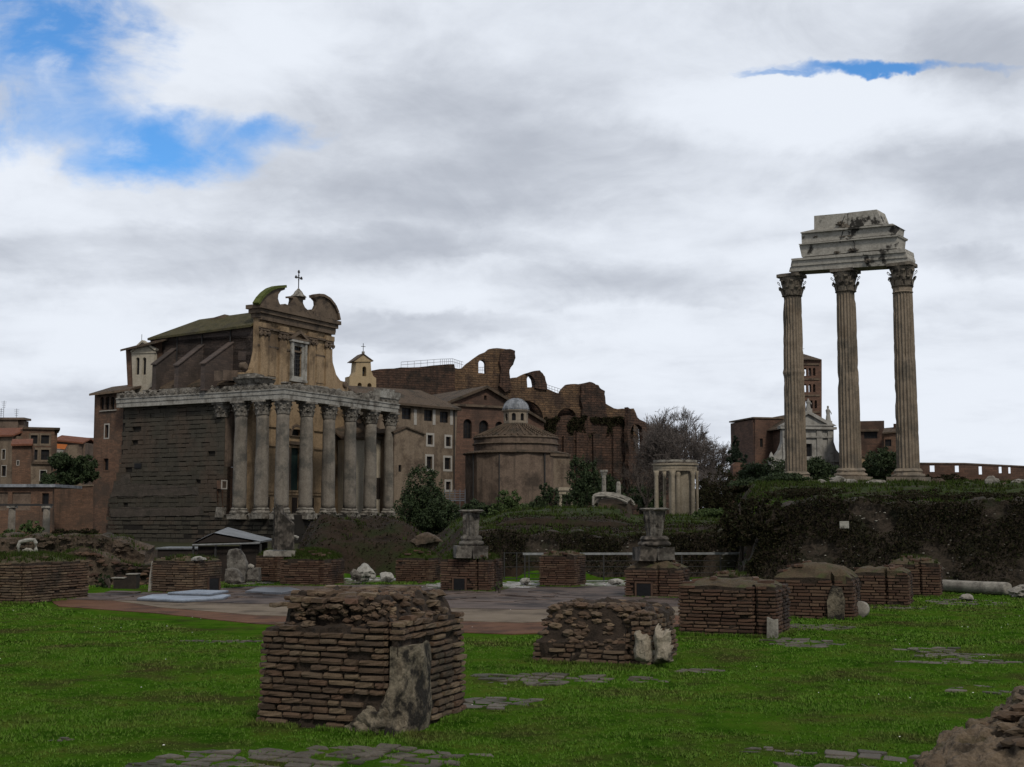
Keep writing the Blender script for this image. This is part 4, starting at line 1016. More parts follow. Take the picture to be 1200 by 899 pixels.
# ---------------------------------------------------------------- loose stones and marble pieces
def rock(name, label, u, v, Y, wpx, hpx, m='marble_old', seed=1, amp=.3, cat='stone', group=None, flatk=.0, d=.8, rz=0.0, sub=3, z=None):
    w = wpx / F * Y * .92; h = hpx / F * Y * .82; p = at(u, v, Y)
    b = MB(); b.rock((0, 0, h * .45), (w / 2, w / 2 * d, h * .55), seed, amp, sub)
    # facet the stone with a few cutting planes
    rr = random.Random(seed); pl = []
    for _ in range(7):
        n = Vector((rr.uniform(-1, 1), rr.uniform(-1, 1), rr.uniform(-.2, 1))).normalized(); pl.append((n, rr.uniform(.62, .85)))
    nv = []
    for q in b.v:
        s = Vector((q[0] / (w / 2), q[1] / (w / 2 * d), (q[2] - h * .45) / (h * .55)))
        for n, k in pl:
            e = s.dot(n) - k
            if e > 0: s -= n * e * .85
        nv.append((s.x * w / 2, s.y * w / 2 * d, s.z * h * .55 + h * .45))
    b.v = nv
    o = b.build(name, m); o.location = p; o.rotation_euler = (0, 0, rz); return tag(o, label, cat, group)
rock('marble_block', 'white broken marble lump on the grass left of the mound, larger of two', 428, 679, 32.5, 26, 22, 'marble_white', 3, .35)
rock('marble_block', 'small dark-sided stone touching the left of the white marble lump', 417, 679, 32, 15, 14, 'marble_grey', 5, .3)
rock('marble_block', 'rounded white stone on the grass left of the mossy domed pier', 452, 681, 32, 20, 13, 'marble_white', 7, .2)
rock('marble_block', 'small pale stone on the grass between two brick piers', 615, 684, 31.5, 13, 9, 'marble_white', 11, .3)
rock('marble_block', 'low pale marble slab lying before the railing', 721, 684.5, 31.3, 20, 8, 'marble_white', 13, .2)
rock('marble_block', 'small grey block on the grass in front of the fallen column', 1134, 703.5, 26.2, 18, 9, 'marble_old', 15, .15)
rock('marble_block', 'dark and white boulder at the right edge beyond the fallen column', 1200, 701, 27.2, 36, 20, 'marble_old', 17, .4)
rock('marble_block', 'bit of white marble lying on top of the pier with the dark hatch', 232, 657, 28.3, 19, 6, 'marble_white', 19, .3)
def slab_stone(label, pts, Y, th, m='marble_grey', seed=0.0):
    fr_ = Fr(at(pts[0][0], 600, Y), at(pts[0][0] + 50, 600, Y)); P_ = fr_.P(pts, 0); mb = MB(); k = len(P_); c = Vector((sum(p[0] for p in P_) / k, sum(p[1] for p in P_) / k))
    D = densify(P_, .03); n = len(D)
    for y, s_ in ((th, .93), (th * .75, 1.0), (.0, 1.0), (-.02, .96), (-.045, .7), (-.05, .35), (-.05, .05)):
        for p in D: q = c + (p - c) * s_; mb.v.append((q.x, y + .02 * noise.noise(Vector((q.x * 6, q.y * 6, seed))), q.y))
    for r in range(6):
        for i in range(n): jn = (i + 1) % n; mb.f.append((r * n + i, r * n + jn, (r + 1) * n + jn, (r + 1) * n + i))
    mb.displace(.012, 9, seed); o = mb.build('marble_block', m); o.location = fr_.o; o.rotation_euler = (0, 0, fr_.rz); return tag(o, label, 'stone')
slab_stone('tall rounded marble slab standing in front of the dark canopy', [(266, 684), (266, 650), (268, 644.5), (275, 643), (281, 645), (285, 651), (288, 660), (288.5, 668), (286, 684)], 30.5, .3)
slab_stone('pale split marble block lying at the foot of the standing slab', [(263, 683), (264, 667), (270, 665.5), (277, 668), (282, 676), (283, 683)], 30.0, .4, seed=4)
slab_stone('squat grey block right of the standing slab by the canopy', [(289, 681), (289, 672), (291, 666), (303, 665.5), (303.5, 681)], 30.6, .35, seed=9)
rock('marble_block', 'small round stone on top of the squat grey block', 294, 667, 30.6, 8, 8, 'marble_old', 27, .12)
# rounded stone ball fragment with a cut face
b = MB(); w = .135; b.lathe([(.001, -.14), (.09, -.13), (.13, -.08), (.14, 0), (.14, .06), (.135, .065), (.0011, .066)], 28); b.displace(.006, 9)
o = b.build('stone_drum', 'marble_old', smooth=True); o.location = gnd(1011, 724) + Vector((0, .1, .135)); o.rotation_euler = (0, rad(90), rad(-120)); tag(o, 'rounded grey stone drum end leaning at the foot of the domed pier', 'stone drum')
# fallen column
a = gnd(1099, 694); bb = gnd(1178, 698.5)
fr = Fr(a, bb, 0); t = fr.thing('fallen_column', 'long grey marble column lying on the grass by the dark wall', 'column')
b = MB(); b.lathe([(.135, 0), (.14, .05), (.14, fr.len * .5), (.145, fr.len - .06), (.12, fr.len)], 40, flute=0, jit=.06, seed=4)
o = b.build('shaft', 'marble_old', t, smooth=True); o.rotation_euler = (0, rad(90), 0); o.location = (0, .15, .14)
# stones along the top of the wall
WS = [(983, 566, 60, 20, 9, 'pale rounded boulder at the feet of the middle tall column, left one'), (997, 568, 58, 20, 9, 'second rounded boulder at the feet of the middle tall column'), (1023, 573, 55, 30, 13, 'grey slab-like boulder between the middle and right tall columns'),
      (1100, 570, 60, 26, 10, 'dark flat slab tilted on the wall top right of the three columns'), (1131, 573, 52, 26, 10, 'low grey slab lying in the grass on the wall top'), (1162, 571, 54, 22, 15, 'pale pointed slab leaning on the wall top'),
      (1177, 573, 52, 14, 9, 'small dark stone beside the pointed slab on the wall top'), (1194, 571, 54, 22, 13, 'pale leaning slab at the right edge of the wall top'), (1038, 571, 62, 12, 6, 'small grey stone at the foot of the right tall column'),
      (963, 566, 66, 14, 5, 'small stone in the scrub between the left and middle tall columns'), (1078, 571, 58, 14, 7, 'brownish stone just right of the tall columns')]
for i, (u, v, Y, w, h, l) in enumerate(WS): rock('boulder', l, u, v + 2, Y, w, h + 3, ['marble_old', 'rubble'][i in (3, 6, 10)], 30 + i * 3, .3, group='stones along the top of the dark wall')
# white plate on the wall
p = at(989.5, 615, 30.75); b = MB(); b.box(-.11, .11, 0, .03, -.085, .085); o = b.build('wall_plaque', 'marble_white'); o.location = p; tag(o, 'small blank whitish plaque fixed to the dark wall', 'plaque')

# metal covers on the paving
def cover(label, pts, th, m, z=.03):
    b = MB(); P = [gnd(u, v) for u, v in pts]; c = sum(P, Vector()) / len(P)
    t = thing('metal_cover', label, 'metal cover', (c.x, c.y, z))
    q = [(p.x - c.x, p.y - c.y) for p in P]
    b.plate([(x * .985, y * .985) for x, y in q], (), .02, th, axis='z'); b.build('panel', m, t)
    b = MB(); b.plate(q, (), 0, .028, axis='z'); b.build('frame', 'plate_dark', t)
    return t
cover('large pale bluish metal sheet lying on the paving at left', [(160, 705.5), (178, 701), (238, 699), (271, 701.5), (262, 705), (214, 708)], .03, 'plate_metal')
cover('second pale metal sheet overlapping the edge of the large one', [(196, 702), (230, 698.5), (268, 699.5), (246, 703.5)], .03, 'plate_metal', .085)
cover('darker grey metal sheet on the paving behind the foreground pier', [(287, 697), (300, 692.5), (340, 692), (352, 695), (330, 699)], .03, 'plate_dark')

# railing
a = at(640, 650, 33.2); bb = at(882, 650, 33.6); fr = Fr(a, bb, 0); t = fr.thing('railing', 'thin grey metal railing along the foot of the low wall behind the piers', 'railing')
zt = 1.7 - 43.5 / 1500 * 33.3
m = MB(); m.box(-.6, fr.len, -.02, .02, zt - .025, zt + .03); m.build('top_rail', 'rail_grey', t)
m = MB(); m.tube([(-.6, 0, .04), (fr.len, 0, .04)], .02, 6); m.build('bottom_rail', 'rail_grey', t)
for z in (.24, .40, .55): m = MB(); m.tube([(-.6, 0, z), (fr.len, 0, z)], .008, 4); m.build('wire', 'iron', t)
k = 0; x = -.55
while x < fr.len: m = MB(); m.box(x - .015, x + .015, -.015, .015, -.1, zt - .025); m.build('post', 'iron', t); x += 1.02
a = at(591, 650, 34.5); bb = at(634, 650, 34.5); fr = Fr(a, bb, 0); t = fr.thing('railing', 'short dark wire fence between the hatch pier and the lone red pier', 'railing')
for z in (.04, .35, .72): m = MB(); m.tube([(0, 0, z), (fr.len, 0, z)], .01, 4); m.build('wire', 'iron', t)
for x in (0, .33, .66, .98): m = MB(); m.box(x - .015, x + .015, -.015, .015, -.1, .74); m.build('post', 'iron', t)

# canopy over the excavation
pc_ = at(268, 650, 42); t = thing('canopy', 'low grey pitched canopy over a dark pit beside the temple', 'canopy', (pc_.x, 42, 0))
O_ = Vector((pc_.x, 42, 0)); Lf, Af, Rf = at(226, 636.5, 40) - O_, at(251, 624.5, 40) - O_, at(305, 634.3, 40) - O_; Lb, Ab, Rb = at(243, 627, 46) - O_, at(267, 617.8, 46) - O_, at(319, 631.5, 46) - O_
b = MB(); b.slab([Af, Rf, Rb, Ab], .05); b.build('roof_panel', 'sheet_roof', t); b = MB(); b.slab([Lf, Af, Ab, Lb], .05); b.build('roof_panel', 'dark_wood', t, label='dark left-hand roof panel')
b = MB(); b.add([Lf, Rf, Af, Lf + Vector((0, .05, -.02)), Rf + Vector((0, .05, -.02)), Af + Vector((0, .05, -.02))], [(0, 1, 2), (5, 4, 3), (0, 3, 4, 1), (1, 4, 5, 2), (2, 5, 3, 0)]); b.build('gable_panel', 'dark_wood', t)
b = MB(); b.tube([Lf + Vector((0, -.04, -.06)), Rf + Vector((0, -.04, -.06))], .03, 6); b.build('front_beam', 'rail_grey', t)
for P0_ in (Lf, Lf.lerp(Rf, .33), Lf.lerp(Rf, .7), Rf, Rb):
    b = MB(); b.box(P0_.x - .03, P0_.x + .03, P0_.y + .06, P0_.y + .12, -2, P0_.z - .08); b.build('post', 'iron', t)
b = MB(); b.box(Lf.x + .1, Rf.x - .1, Lf.y + .25, Lf.y + .3, -2.2, min(Lf.z, Rf.z) - .10); b.build('shade_sheet', 'dark_wood', t); b = MB(); b.box(Lf.x + .3, Rb.x - .1, 3.6, 3.7, -2.2, .78); b.build('screen', 'dark_wood', t)  # dark sheets added front and back for the shade under the roof
a = at(186, 640, 47); fr = Fpx(186, 47, 232, 47, 0); t = fr.thing('shed', 'low dark flat-roofed shed with a pale edge left of the canopy', 'shed')
b = MB(); b.box(0, fr.len, 0, 1.6, -1.4, .50); b.build('wall', 'dark_wood', t); b = MB(); b.box(-.06, fr.len + .06, -.08, 1.7, .503, .56); b.build('roof', 'sheet_roof', t)
b = MB(); b.box(fr.len * .3, fr.len * .6, -.03, .0, -1.2, .3); b.build('door', 'iron', t)
# a dark crate-like box with a white top, and little white arch fragment
fr = Fpx(133, 30.5, 162, 30.5, 0); t = fr.thing('storage_bench', 'dark box-like bench with a raised end at the foot of the rubble wall', 'bench')
b = MB(); b.box(.05, fr.len - .03, 0, .3, 0, .24); b.build('box', 'dark_wood', t)
b = MB(); b.box(fr.len - .22, fr.len, -.02, .3, .0, .33); b.build('end_post', 'dark_wood', t)
b = MB(); b.box(fr.len - .24, fr.len + .02, -.04, .32, .332, .35); b.box(0, fr.len - .26, -.03, .3, .242, .26); b.build('top', 'marble_old', t)
p = at(32, 650, 30.6); t = thing('arch_fragment', 'small white marble arch fragment standing on the left wall', 'arch fragment', tuple(p), 0)
b = MB(); pts = [(-.21, 0, 0), (-.22, 0, .2), (-.19, 0, .29), (-.08, 0, .33), (.06, 0, .35), (.15, 0, .34), (.2, 0, .27), (.2, 0, .12), (.19, 0, 0)]
b.tube(pts, .045, 8); b.displace(.01, 8); b.build('arch', 'marble_white', t)
b = MB(); b.rock((0, .02, .06), (.12, .08, .08), 3); b.build('stone', 'marble_old', t)

# near rubble mass at the lower right corner
mat('near_rubble', [(.04, .03, .02), (.18, .135, .092), (.10, .073, .05)], 5, bump=1, bscale=40, bdist=.02, stain=(.07, .06, .028), stain_scale=2.5, stain_lo=.5, stain_hi=.62)
t = thing('rubble_mass', 'rough brown lump of ancient masonry at the lower right corner with broken tiles on top', 'masonry', (3.96, 7.0, -.04), 0)
b = MB(); V, Fc = ICO[4]
b.rock((0, 0, 0), (1.62, 1.5, .92), 2, .16, 4, sc=1.6)
V5 = []
for q in b.v:
    d = Vector(q); r_ = max(1e-3, d.length)
    k = 1 + .06 * noise.noise(d * 3) + .05 * noise.noise(d * 7) + .03 * noise.noise(d * 15)
    z = d.z * k; z = min(z, .84 + .08 * noise.noise(d * 2.5) + .03 * noise.noise(d * 9)); V5.append((d.x * k, d.y * k, z))
b.v = V5; o = b.build('masonry', 'near_rubble', t, smooth=True)
sb = o.modifiers.new('s', 'SUBSURF'); sb.subdivision_type = 'SIMPLE'; sb.levels = sb.render_levels = 3
tx = bpy.data.textures.new('clod', 'CLOUDS'); tx.noise_scale = .09; tx.noise_depth = 3
dm = o.modifiers.new('d', 'DISPLACE'); dm.texture = tx; dm.strength = .13; dm.mid_level = .5
tx = bpy.data.textures.new('grit', 'CLOUDS'); tx.noise_scale = .025; tx.noise_depth = 2
dm = o.modifiers.new('d2', 'DISPLACE'); dm.texture = tx; dm.strength = .035; dm.mid_level = .5
b = MB()
for _ in range(46):
    x, y = R.uniform(-1.2, .6), R.uniform(-1.1, .7); q = (x / 1.62) ** 2 + (y / 1.5) ** 2
    if q > .75: continue
    z = min(.92 * math.sqrt(1 - q), .83); a = R.uniform(-.5, .5)
    if R.random() < .5:
        brick(b, (x, y, z + .0), (math.cos(a), math.sin(a)), (-math.sin(a), math.cos(a)), R.uniform(.05, .16), R.uniform(.04, .1), .022, .3, True, R.uniform(-.15, .15))
    else: b.rock((x, y, z), (R.uniform(.03, .08), .05, .03), R.random() * 40, .3, 2)
b.build('broken_tiles', 'brick_near', t, kind='stuff')
b = MB()
for _ in range(420):
    th_, ph_ = R.uniform(math.pi * .85, math.pi * 1.75), R.uniform(.05, 1.35); x, y, z = 1.66 * math.cos(th_) * math.cos(ph_), 1.54 * math.sin(th_) * math.cos(ph_), .95 * math.sin(ph_)
    if z > .8: continue
    r = R.uniform(.012, .05); b.rock((x, y, z), (r * R.uniform(1, 2), r, r * .7), R.random() * 90, .45, 1)
b.build('embedded_stone', 'brick_near', t, kind='stuff')
for (x, y, z, hx, hy, a, mm, nm) in ((-.62, -.62, .80, .26, .12, .25, 'marble_old', 'pale_slab'), (-.12, -.45, .86, .30, .2, .1, 'tile_roof_red', 'red_tile'), (-1.02, -.55, .66, .10, .06, .4, 'marble_old', 'pale_slab')):
    b = MB(); brick(b, (x, y, z), (math.cos(a), math.sin(a)), (-math.sin(a), math.cos(a)), hx, hy, .018, .25, True, .08); b.build(nm, mm, t)
# ================================================================ the three tall columns
A = at(934, 600, 92); B = at(1066, 600, 87.3); fr = Fr(A, B, 0)
tC = fr.thing('ruined_temple', 'three tall fluted marble columns carrying a broken stepped block of entablature', 'temple ruin')
LEN = fr.len
def corinth(cx, cy, z, rb, h, parent, m, big=True, name='capital'):
    b = MB(); b.lathe([(rb * 1.02, z), (rb * 1.14, z + h * .03), (rb * 1.0, z + h * .06), (rb * 1.0, z + h * .3), (rb * 1.08, z + h * .6), (rb * 1.32, z + h * .85)], 24, (cx, cy, 0))
    for row, (z0_, hh, ro) in enumerate(((.05, .38, 1.05), (.28, .42, 1.08))):
        for k in range(8):
            a = math.pi / 8 * (2 * k + row); ca, sa = math.cos(a), math.sin(a); w = rb * .30
            pr = [(ro, z0_), (ro + .10, z0_ + hh * .5), (ro + .22, z0_ + hh * .85), (ro + .40, z0_ + hh), (ro + .42, z0_ + hh * .84), (ro + .2, z0_ + hh * .62)]
            vs = []
            for i, (r_, zq) in enumerate(pr):
                ww = w * (.9, 1.1, 1.0, .7, .5, .6)[i]
                for s_ in (-1, 0, 1): rr_ = rb * (r_ + (.05 if s_ == 0 else 0)); vs.append((cx + ca * rr_ - sa * ww * s_, cy + sa * rr_ + ca * ww * s_, z + zq * h))
            b.add(vs, [(i * 3 + j, i * 3 + j + 1, i * 3 + j + 4, i * 3 + j + 3) for i in range(5) for j in range(2)])
    for k in range(4):   # corner scrolls
        a = math.pi / 4 + k * math.pi / 2; ca, sa = math.cos(a), math.sin(a)
        b.tube([(cx + ca * rb * q, cy + sa * rb * q, z + h * zq) for q, zq in ((1.0, .5), (1.1, .68), (1.22, .82), (1.32, .84), (1.3, .76), (1.22, .74))], rb * .16, 6, rb * .12)
    # concave abacus
    pl = []
    for k in range(4):
        a0 = math.pi / 4 + k * math.pi / 2
        for q in range(6):
            a = a0 + q * math.pi / 12; r_ = rb * (1.78 - .45 * math.sin(math.pi * q / 6)); pl.append((cx + r_ * math.cos(a), cy + r_ * math.sin(a)))
    b.plate(pl, (), z + h * .87, h * .13, axis='z')
    b.displace(rb * .05, 1.6 / rb, seed=cx)
    return b.build(name, m, parent)
for i, (u, vt, vb, lab) in enumerate(((934, 320, 566, 'left column with a broken collar at mid height'), (1000, 314, 562, 'middle column'), (1066, 307, 563, 'right column with a dark split near its top'))):
    cx = LEN * (0, .5, 1)[i]; Yc = 92 - 4.7 * (0, .5, 1)[i]
    zb = 1.7 + (605 - vb) / F * Yc; zt = 1.7 + (605 - vt) / F * Yc; H_ = zt - zb; rb = .77
    b = MB(); b.box(cx - 1.15, cx + 1.15, -1.15, 1.15, zb - 1.3, zb + .18, .03); b.lathe([(1.08, zb + .18), (1.14, zb + .28), (1.1, zb + .38), (.95, zb + .42), (.93, zb + .52), (1.0, zb + .6), (.9, zb + .72), (.84, zb + .78)], 36, (cx, 0, 0), jit=.05, seed=i)
    b.displace(.05, 1.1, i); base_o = b.build('base', 'castor_marble', tC)
    hc = 1.62; z0_ = zb + .75; z1_ = zt - hc; n = 46
    prof = []
    for k in range(n + 1):
        f = k / n; z = z0_ + (z1_ - z0_) * f; r_ = rb * (1.0 - .145 * f ** 1.4)
        for zj in ((.245, .5, .71), (.22, .47, .74), (.2, .36, .62, .86))[i]:
            if abs(f - zj) < .012: r_ *= .975
        if i == 0 and abs(f - .56) < .012: r_ *= 1.10
        prof.append((r_, z))
    b = MB(); b.lathe(prof, 160, (cx, 0, 0), flute=20, fd=.15)
    nv = []
    for x, y, z in b.v:   # chips and scars
        q = Vector((x * 1.1, y * 1.1, z * .55 + i * 9)); s = noise.noise(q); s2 = noise.noise(q * 3.1)
        k = 1 - .10 * sm(s, .28, .5) - .05 * sm(s2, .25, .5); nv.append((cx + (x - cx) * k, y * k, z))
    b.v = nv; b.build('shaft', 'castor_marble', tC, label=lab)
    corinth(cx, 0, z1_, rb * .86, hc, tC, 'castor_capital')
    if i == 2:
        b = MB(); b.lathe([(rb * .9, z1_ - .42), (rb * .96, z1_ - .38), (rb * .88, z1_ - .3), (rb * .9, z1_ - .08), (rb * .98, z1_ - .02)], 40, (cx, 0, 0), flute=26, fd=.06); b.build('neck_band', 'castor_marble', tC)
# entablature: courses given as corner pixels on the front plane
def tier(pts, y0, y1, name, m='castor_block', ov=0.0, lab=None):
    b = MB(); b.plate(fr.P(pts, y0), (), y0, y1 - y0); 
    o = b; v = o.v
    b.build(name, m, tC, label=lab); return b
tier([(924.5, 318.5), (1063, 309.5), (1064, 302), (926, 313)], -.78, .80, 'architrave')
tier([(926.5, 312.5), (1063.5, 301.8), (1061.5, 296), (927.5, 306)], -.86, .84, 'architrave')
tier([(927.5, 305.6), (1061, 295.6), (1060, 291.2), (927, 303.2)], -.98, .92, 'architrave')
tier([(939.5, 301.2), (1050.5, 291), (1052, 277), (936.5, 287.5)], -.9, .8, 'frieze')
tier([(936.5, 287), (1052, 276.8), (1053, 274.5), (935.5, 286)], -1.1, .9, 'frieze_moulding')
tier([(939.5, 285.4), (1048, 274.3), (1049.5, 264), (953, 269), (939, 272)], -1.0, .85, 'cornice')
tier([(938, 273.6), (1049.5, 263.8), (1046, 262), (938, 272.2)], -1.22, .9, 'cornice_moulding')
tier([(954, 271), (993.3, 266.5), (993.3, 249.5), (954, 253)], -.8, .8, 'top_block', lab='left top block with a dark break')
tier([(993.8, 266.4), (1034.5, 262.5), (1027.5, 245.5), (993.8, 249.3)], -.84, .8, 'top_block', lab='right top block with a slanting end')
# broken dark breaks where blocks have split away
b = MB()
for u, v, w, h, s in ((989, 268, 11, 8, 1), (985, 262, 7, 5, 12), (992, 278, 15, 5, 2), (956, 278, 8, 4, 3), (1000, 294, 10, 5, 4), (1017, 306, 6, 4, 5), (943, 279, 4, 5, 6), (981, 296, 6, 3, 7)):
    x, _, z = fr.hit(u, v, y=-.85); k = 90 / F; b.rock((x, -.86, z), (w * k * .5, .16, h * k * .5), s, .6, 3, sc=3)
b.build('broken_patch', 'castor_capital', tC, kind='stuff')
b = MB()
for u0, v0, u1, v1, w in ((989, 266, 984, 285, 1.2), (999, 279, 1003, 296, 1.0), (990, 252, 986, 262, .8)):
    pts = []
    for k in range(7):
        f = k / 6; x, _, z = fr.hit(u0 + (u1 - u0) * f + 2 * noise.noise(Vector((f * 4, u0, 0))), v0 + (v1 - v0) * f, y=-1.02); pts.append((x, -1.0, z))
    b.tube(pts, .035 * w, 5)
b.build('crack', 'iron', tC, kind='stuff')

# ================================================================ temple turned church
frT = Fr((-29.6, 165.0), (-17.8, 186.8), 0.0); FL = frT.len
tT = frT.thing('temple_church', 'Roman temple with a tall columned porch and a baroque church front rising behind it', 'temple')
ZB, ZA, ZE = 1.9, 16.75, 18.95
# podium and dark ashlar side wall
b = MB(); b.box(.25, FL, -.4, 28.4, -2.6, ZB - .02); b.build('podium', 'ashlar_joint', tT)
b = MB(); b.box(.45, 1.6, 9.9, 28.6, ZB - .1, ZA - .02); b.build('side_wall_core', 'ashlar_joint', tT)
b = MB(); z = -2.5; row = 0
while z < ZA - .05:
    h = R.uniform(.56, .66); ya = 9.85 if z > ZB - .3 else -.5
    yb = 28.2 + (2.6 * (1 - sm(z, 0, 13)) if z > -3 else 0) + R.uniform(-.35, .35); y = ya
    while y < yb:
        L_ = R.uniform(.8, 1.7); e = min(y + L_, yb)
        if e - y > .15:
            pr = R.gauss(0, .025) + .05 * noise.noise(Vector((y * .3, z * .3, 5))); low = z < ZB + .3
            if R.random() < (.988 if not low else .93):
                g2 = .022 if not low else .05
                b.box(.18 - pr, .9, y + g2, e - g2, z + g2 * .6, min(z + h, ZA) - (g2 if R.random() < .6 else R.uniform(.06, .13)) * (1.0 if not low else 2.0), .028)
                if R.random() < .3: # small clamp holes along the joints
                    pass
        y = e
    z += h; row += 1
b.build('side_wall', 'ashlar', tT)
b = MB(); b.plate(frT.PX([(157.5, 543), (165.5, 543), (165.5, 549), (157.5, 549)], .1), (), .08, .1, axis='x'); b.build('beam_hole', 'dark_glass', tT)
# plastered repair patches low on the wall
b = MB()
for px in ([(140, 563), (143, 556), (152, 556), (153, 566), (190, 569), (232, 570), (233, 580), (160, 582), (130, 582), (133, 566)], [(128, 596), (150, 594), (200, 596), (238, 594), (238, 604), (130, 606)]):
    pl = frT.PX(px, .1); q = jitter_poly(pl[::-1], .6, .12); b.plate([(p[0], p[1]) for p in q], (), .10, .1, axis='x')
mat('patch_mortar', [(.055, .045, .037), (.085, .07, .058)], .8, bump=.8, bscale=3, bdist=.1, stain=(.045, .04, .032), stain_scale=.5); b.displace(.05, .8); b.build('repair_patch', 'patch_mortar', tT)
# anta wall between side wall and church front
b = MB(); hz = frT.P([(259.5, 563), (265.5, 563), (265.5, 573), (259.5, 573)], 9.9)
b.plate(rect(.3, 4.2, ZB - .5, 8.2), [hz[::-1]], 9.9, .8); b.build('anta_brickwork', 'brick_house', tT)
b = MB(); b.plate(rect(.3, 4.2, 8.25, ZA), (), 9.85, .8); b.build('anta_plaster', 'plaster_brown', tT)
x0, x1, z0, z1 = min(p[0] for p in hz), max(p[0] for p in hz), min(p[1] for p in hz), max(p[1] for p in hz)
window(tT, x0 + .12, x1 - .12, z0 + .12, z1 - .12, 9.86, 'window_frame', .16, bars=(0, 0))
# columns
def tcol(x, y, z0=ZB, lab=None, m='cipollino', base=True):
    s = x * 1.3 + y
    if base:
        b = MB(); b.box(x - 1.12, x + 1.12, y - 1.12, y + 1.12, z0 - .55, z0 + .15, .05); b.lathe([(1.2, z0 + .15), (1.26, z0 + .32), (1.15, z0 + .42), (1.03, z0 + .55), (1.1, z0 + .72), (.98, z0 + .84), (.95, z0 + .9)], 28, (x, y, 0)); b.displace(.10, .8, s); b.build('column_base', 'temple_frieze', tT)
    b = MB(); n = 22; zt = ZA - 1.95; b.lathe([((.93 - .11 * (k / n) ** 1.5), z0 + .85 + (zt - z0 - .85) * k / n) for k in range(n + 1)], 36, (x, y, 0))
    nv = []
    for p in b.v:
        dx_, dy_ = p[0] - x, p[1] - y; q = 1 - .07 * sm(noise.noise(Vector((dx_ * .9 + s, dy_ * .9, p[2] * .45))), .15, .5); nv.append((x + dx_ * q, y + dy_ * q, p[2]))
    b.v = nv; b.build('column_shaft', m, tT, smooth=True, label=lab)
    corinth(x, y, zt, .82, 1.95, tT, 'temple_frieze', name='column_capital')
SP = FL / 5
for i in range(6): tcol(SP * i, 0)
tcol(0, 3.34); tcol(0, 6.95); tcol(FL, 3.6); tcol(FL, 7.2)
corinth(.5, 10.6, ZA - 1.95, .82, 1.95, tT, 'temple_frieze', name='pilaster_capital')
b = MB(); b.box(-.1, .7, 9.7, 11.0, ZB - .3, ZB + 1.0, .08); b.displace(.12, .9); b.build('pilaster_base', 'temple_frieze', tT)
# entablature
def ring(z0, z1, o, name, m, brk=0.0, seed=0):
    b = MB(); t_ = 1.9
    def run(ax, a0, a1, c0, c1, top_end=1.0):
        a = a0
        while a < a1 - .01:
            e = min(a + R.uniform(2.2, 4.2), a1); zt = z1 - (R.uniform(0, brk) if R.random() < .6 else 0)
            if ax == 'x': b.box(a + .01, e - .01, c0, c1, z0, zt, .012)
            else: b.box(c0, c1, a + .01, e - .01, z0, zt, .012)
            a = e
    run('x', -.85 - o, FL + .85 + o, -.85 - o, t_ - .85)
    run('y', t_ - .84, 28.6, -.85 - o, t_ - .85)
    run('y', t_ - .84, 10, FL + .85 - t_, FL + .85 + o)
    return b.build(name, m, tT)
ring(ZA, ZA + .62, 0, 'architrave', 'temple_marble'); ring(ZA + .624, ZA + 1.16, .10, 'architrave', 'temple_marble'); ring(ZA + 1.164, ZA + 1.30, .22, 'architrave', 'temple_marble')
ring(ZA + 1.304, ZE, .02, 'frieze', 'temple_frieze', .5)
b = MB()   # carved relief on the frieze: griffin-and-candelabra bumps
y = 1.2
while y < 28:
    w = R.uniform(.5, .9); b.rock((-.9, y, ZA + 1.72), (.10, w * .5, .26), y, .5, 2, sc=3); y += w + R.uniform(.15, .5)
x = 0
while x < FL:
    w = R.uniform(.5, .9); b.rock((x, -.88, ZA + 1.72), (w * .5, .06, .2), x, .5, 2, sc=3); x += w + R.uniform(.5, 1.4)
b.build('relief', 'temple_frieze', tT, kind='stuff')
b = MB(); b.box(FL - 4.2, FL + 1.0, -1.05, 1.0, ZE - .3, ZE + .75, .05); b.box(FL - 3.2, FL - .2, -.9, .8, ZE + .7, ZE + 1.15, .06); b.displace(.08, .8); b.build('corner_block', 'temple_marble', tT)
b = MB()
b.hexa([(-.9, 3.4, ZE), (2.0, 3.4, ZE), (2.0, 7, ZE), (-.9, 7.0, ZE), (-1.4, 2.9, ZE + .7), (2.0, 2.9, ZE + .65), (2.0, 7.4, ZE + .7), (-1.4, 7.4, ZE + .7)])
b.box(-1.6, 1.7, 2.7, 7.2, ZE + .7, ZE + .95, .05); b.box(-1.0, .9, 4, 6.8, ZE + .95, ZE + 1.3, .08); b.displace(.10, .7); b.build('cornice_fragment', 'temple_frieze', tT)
b = MB()
for _ in range(40):
    x = R.uniform(0, FL); s = R.uniform(.15, .45); b.rock((x, R.uniform(-.5, .6), ZE + s * .2 - .1), (s * 1.5, s, s * .6), x * 5, .4, 1)
for _ in range(30):
    y = R.uniform(2, 28); s = R.uniform(.15, .35); b.rock((R.uniform(-.6, .6), y, ZE + s * .2 - .1), (s, s * 1.5, s * .6), y * 5, .4, 1)
b.build('broken_edge', 'temple_frieze', tT, kind='stuff')
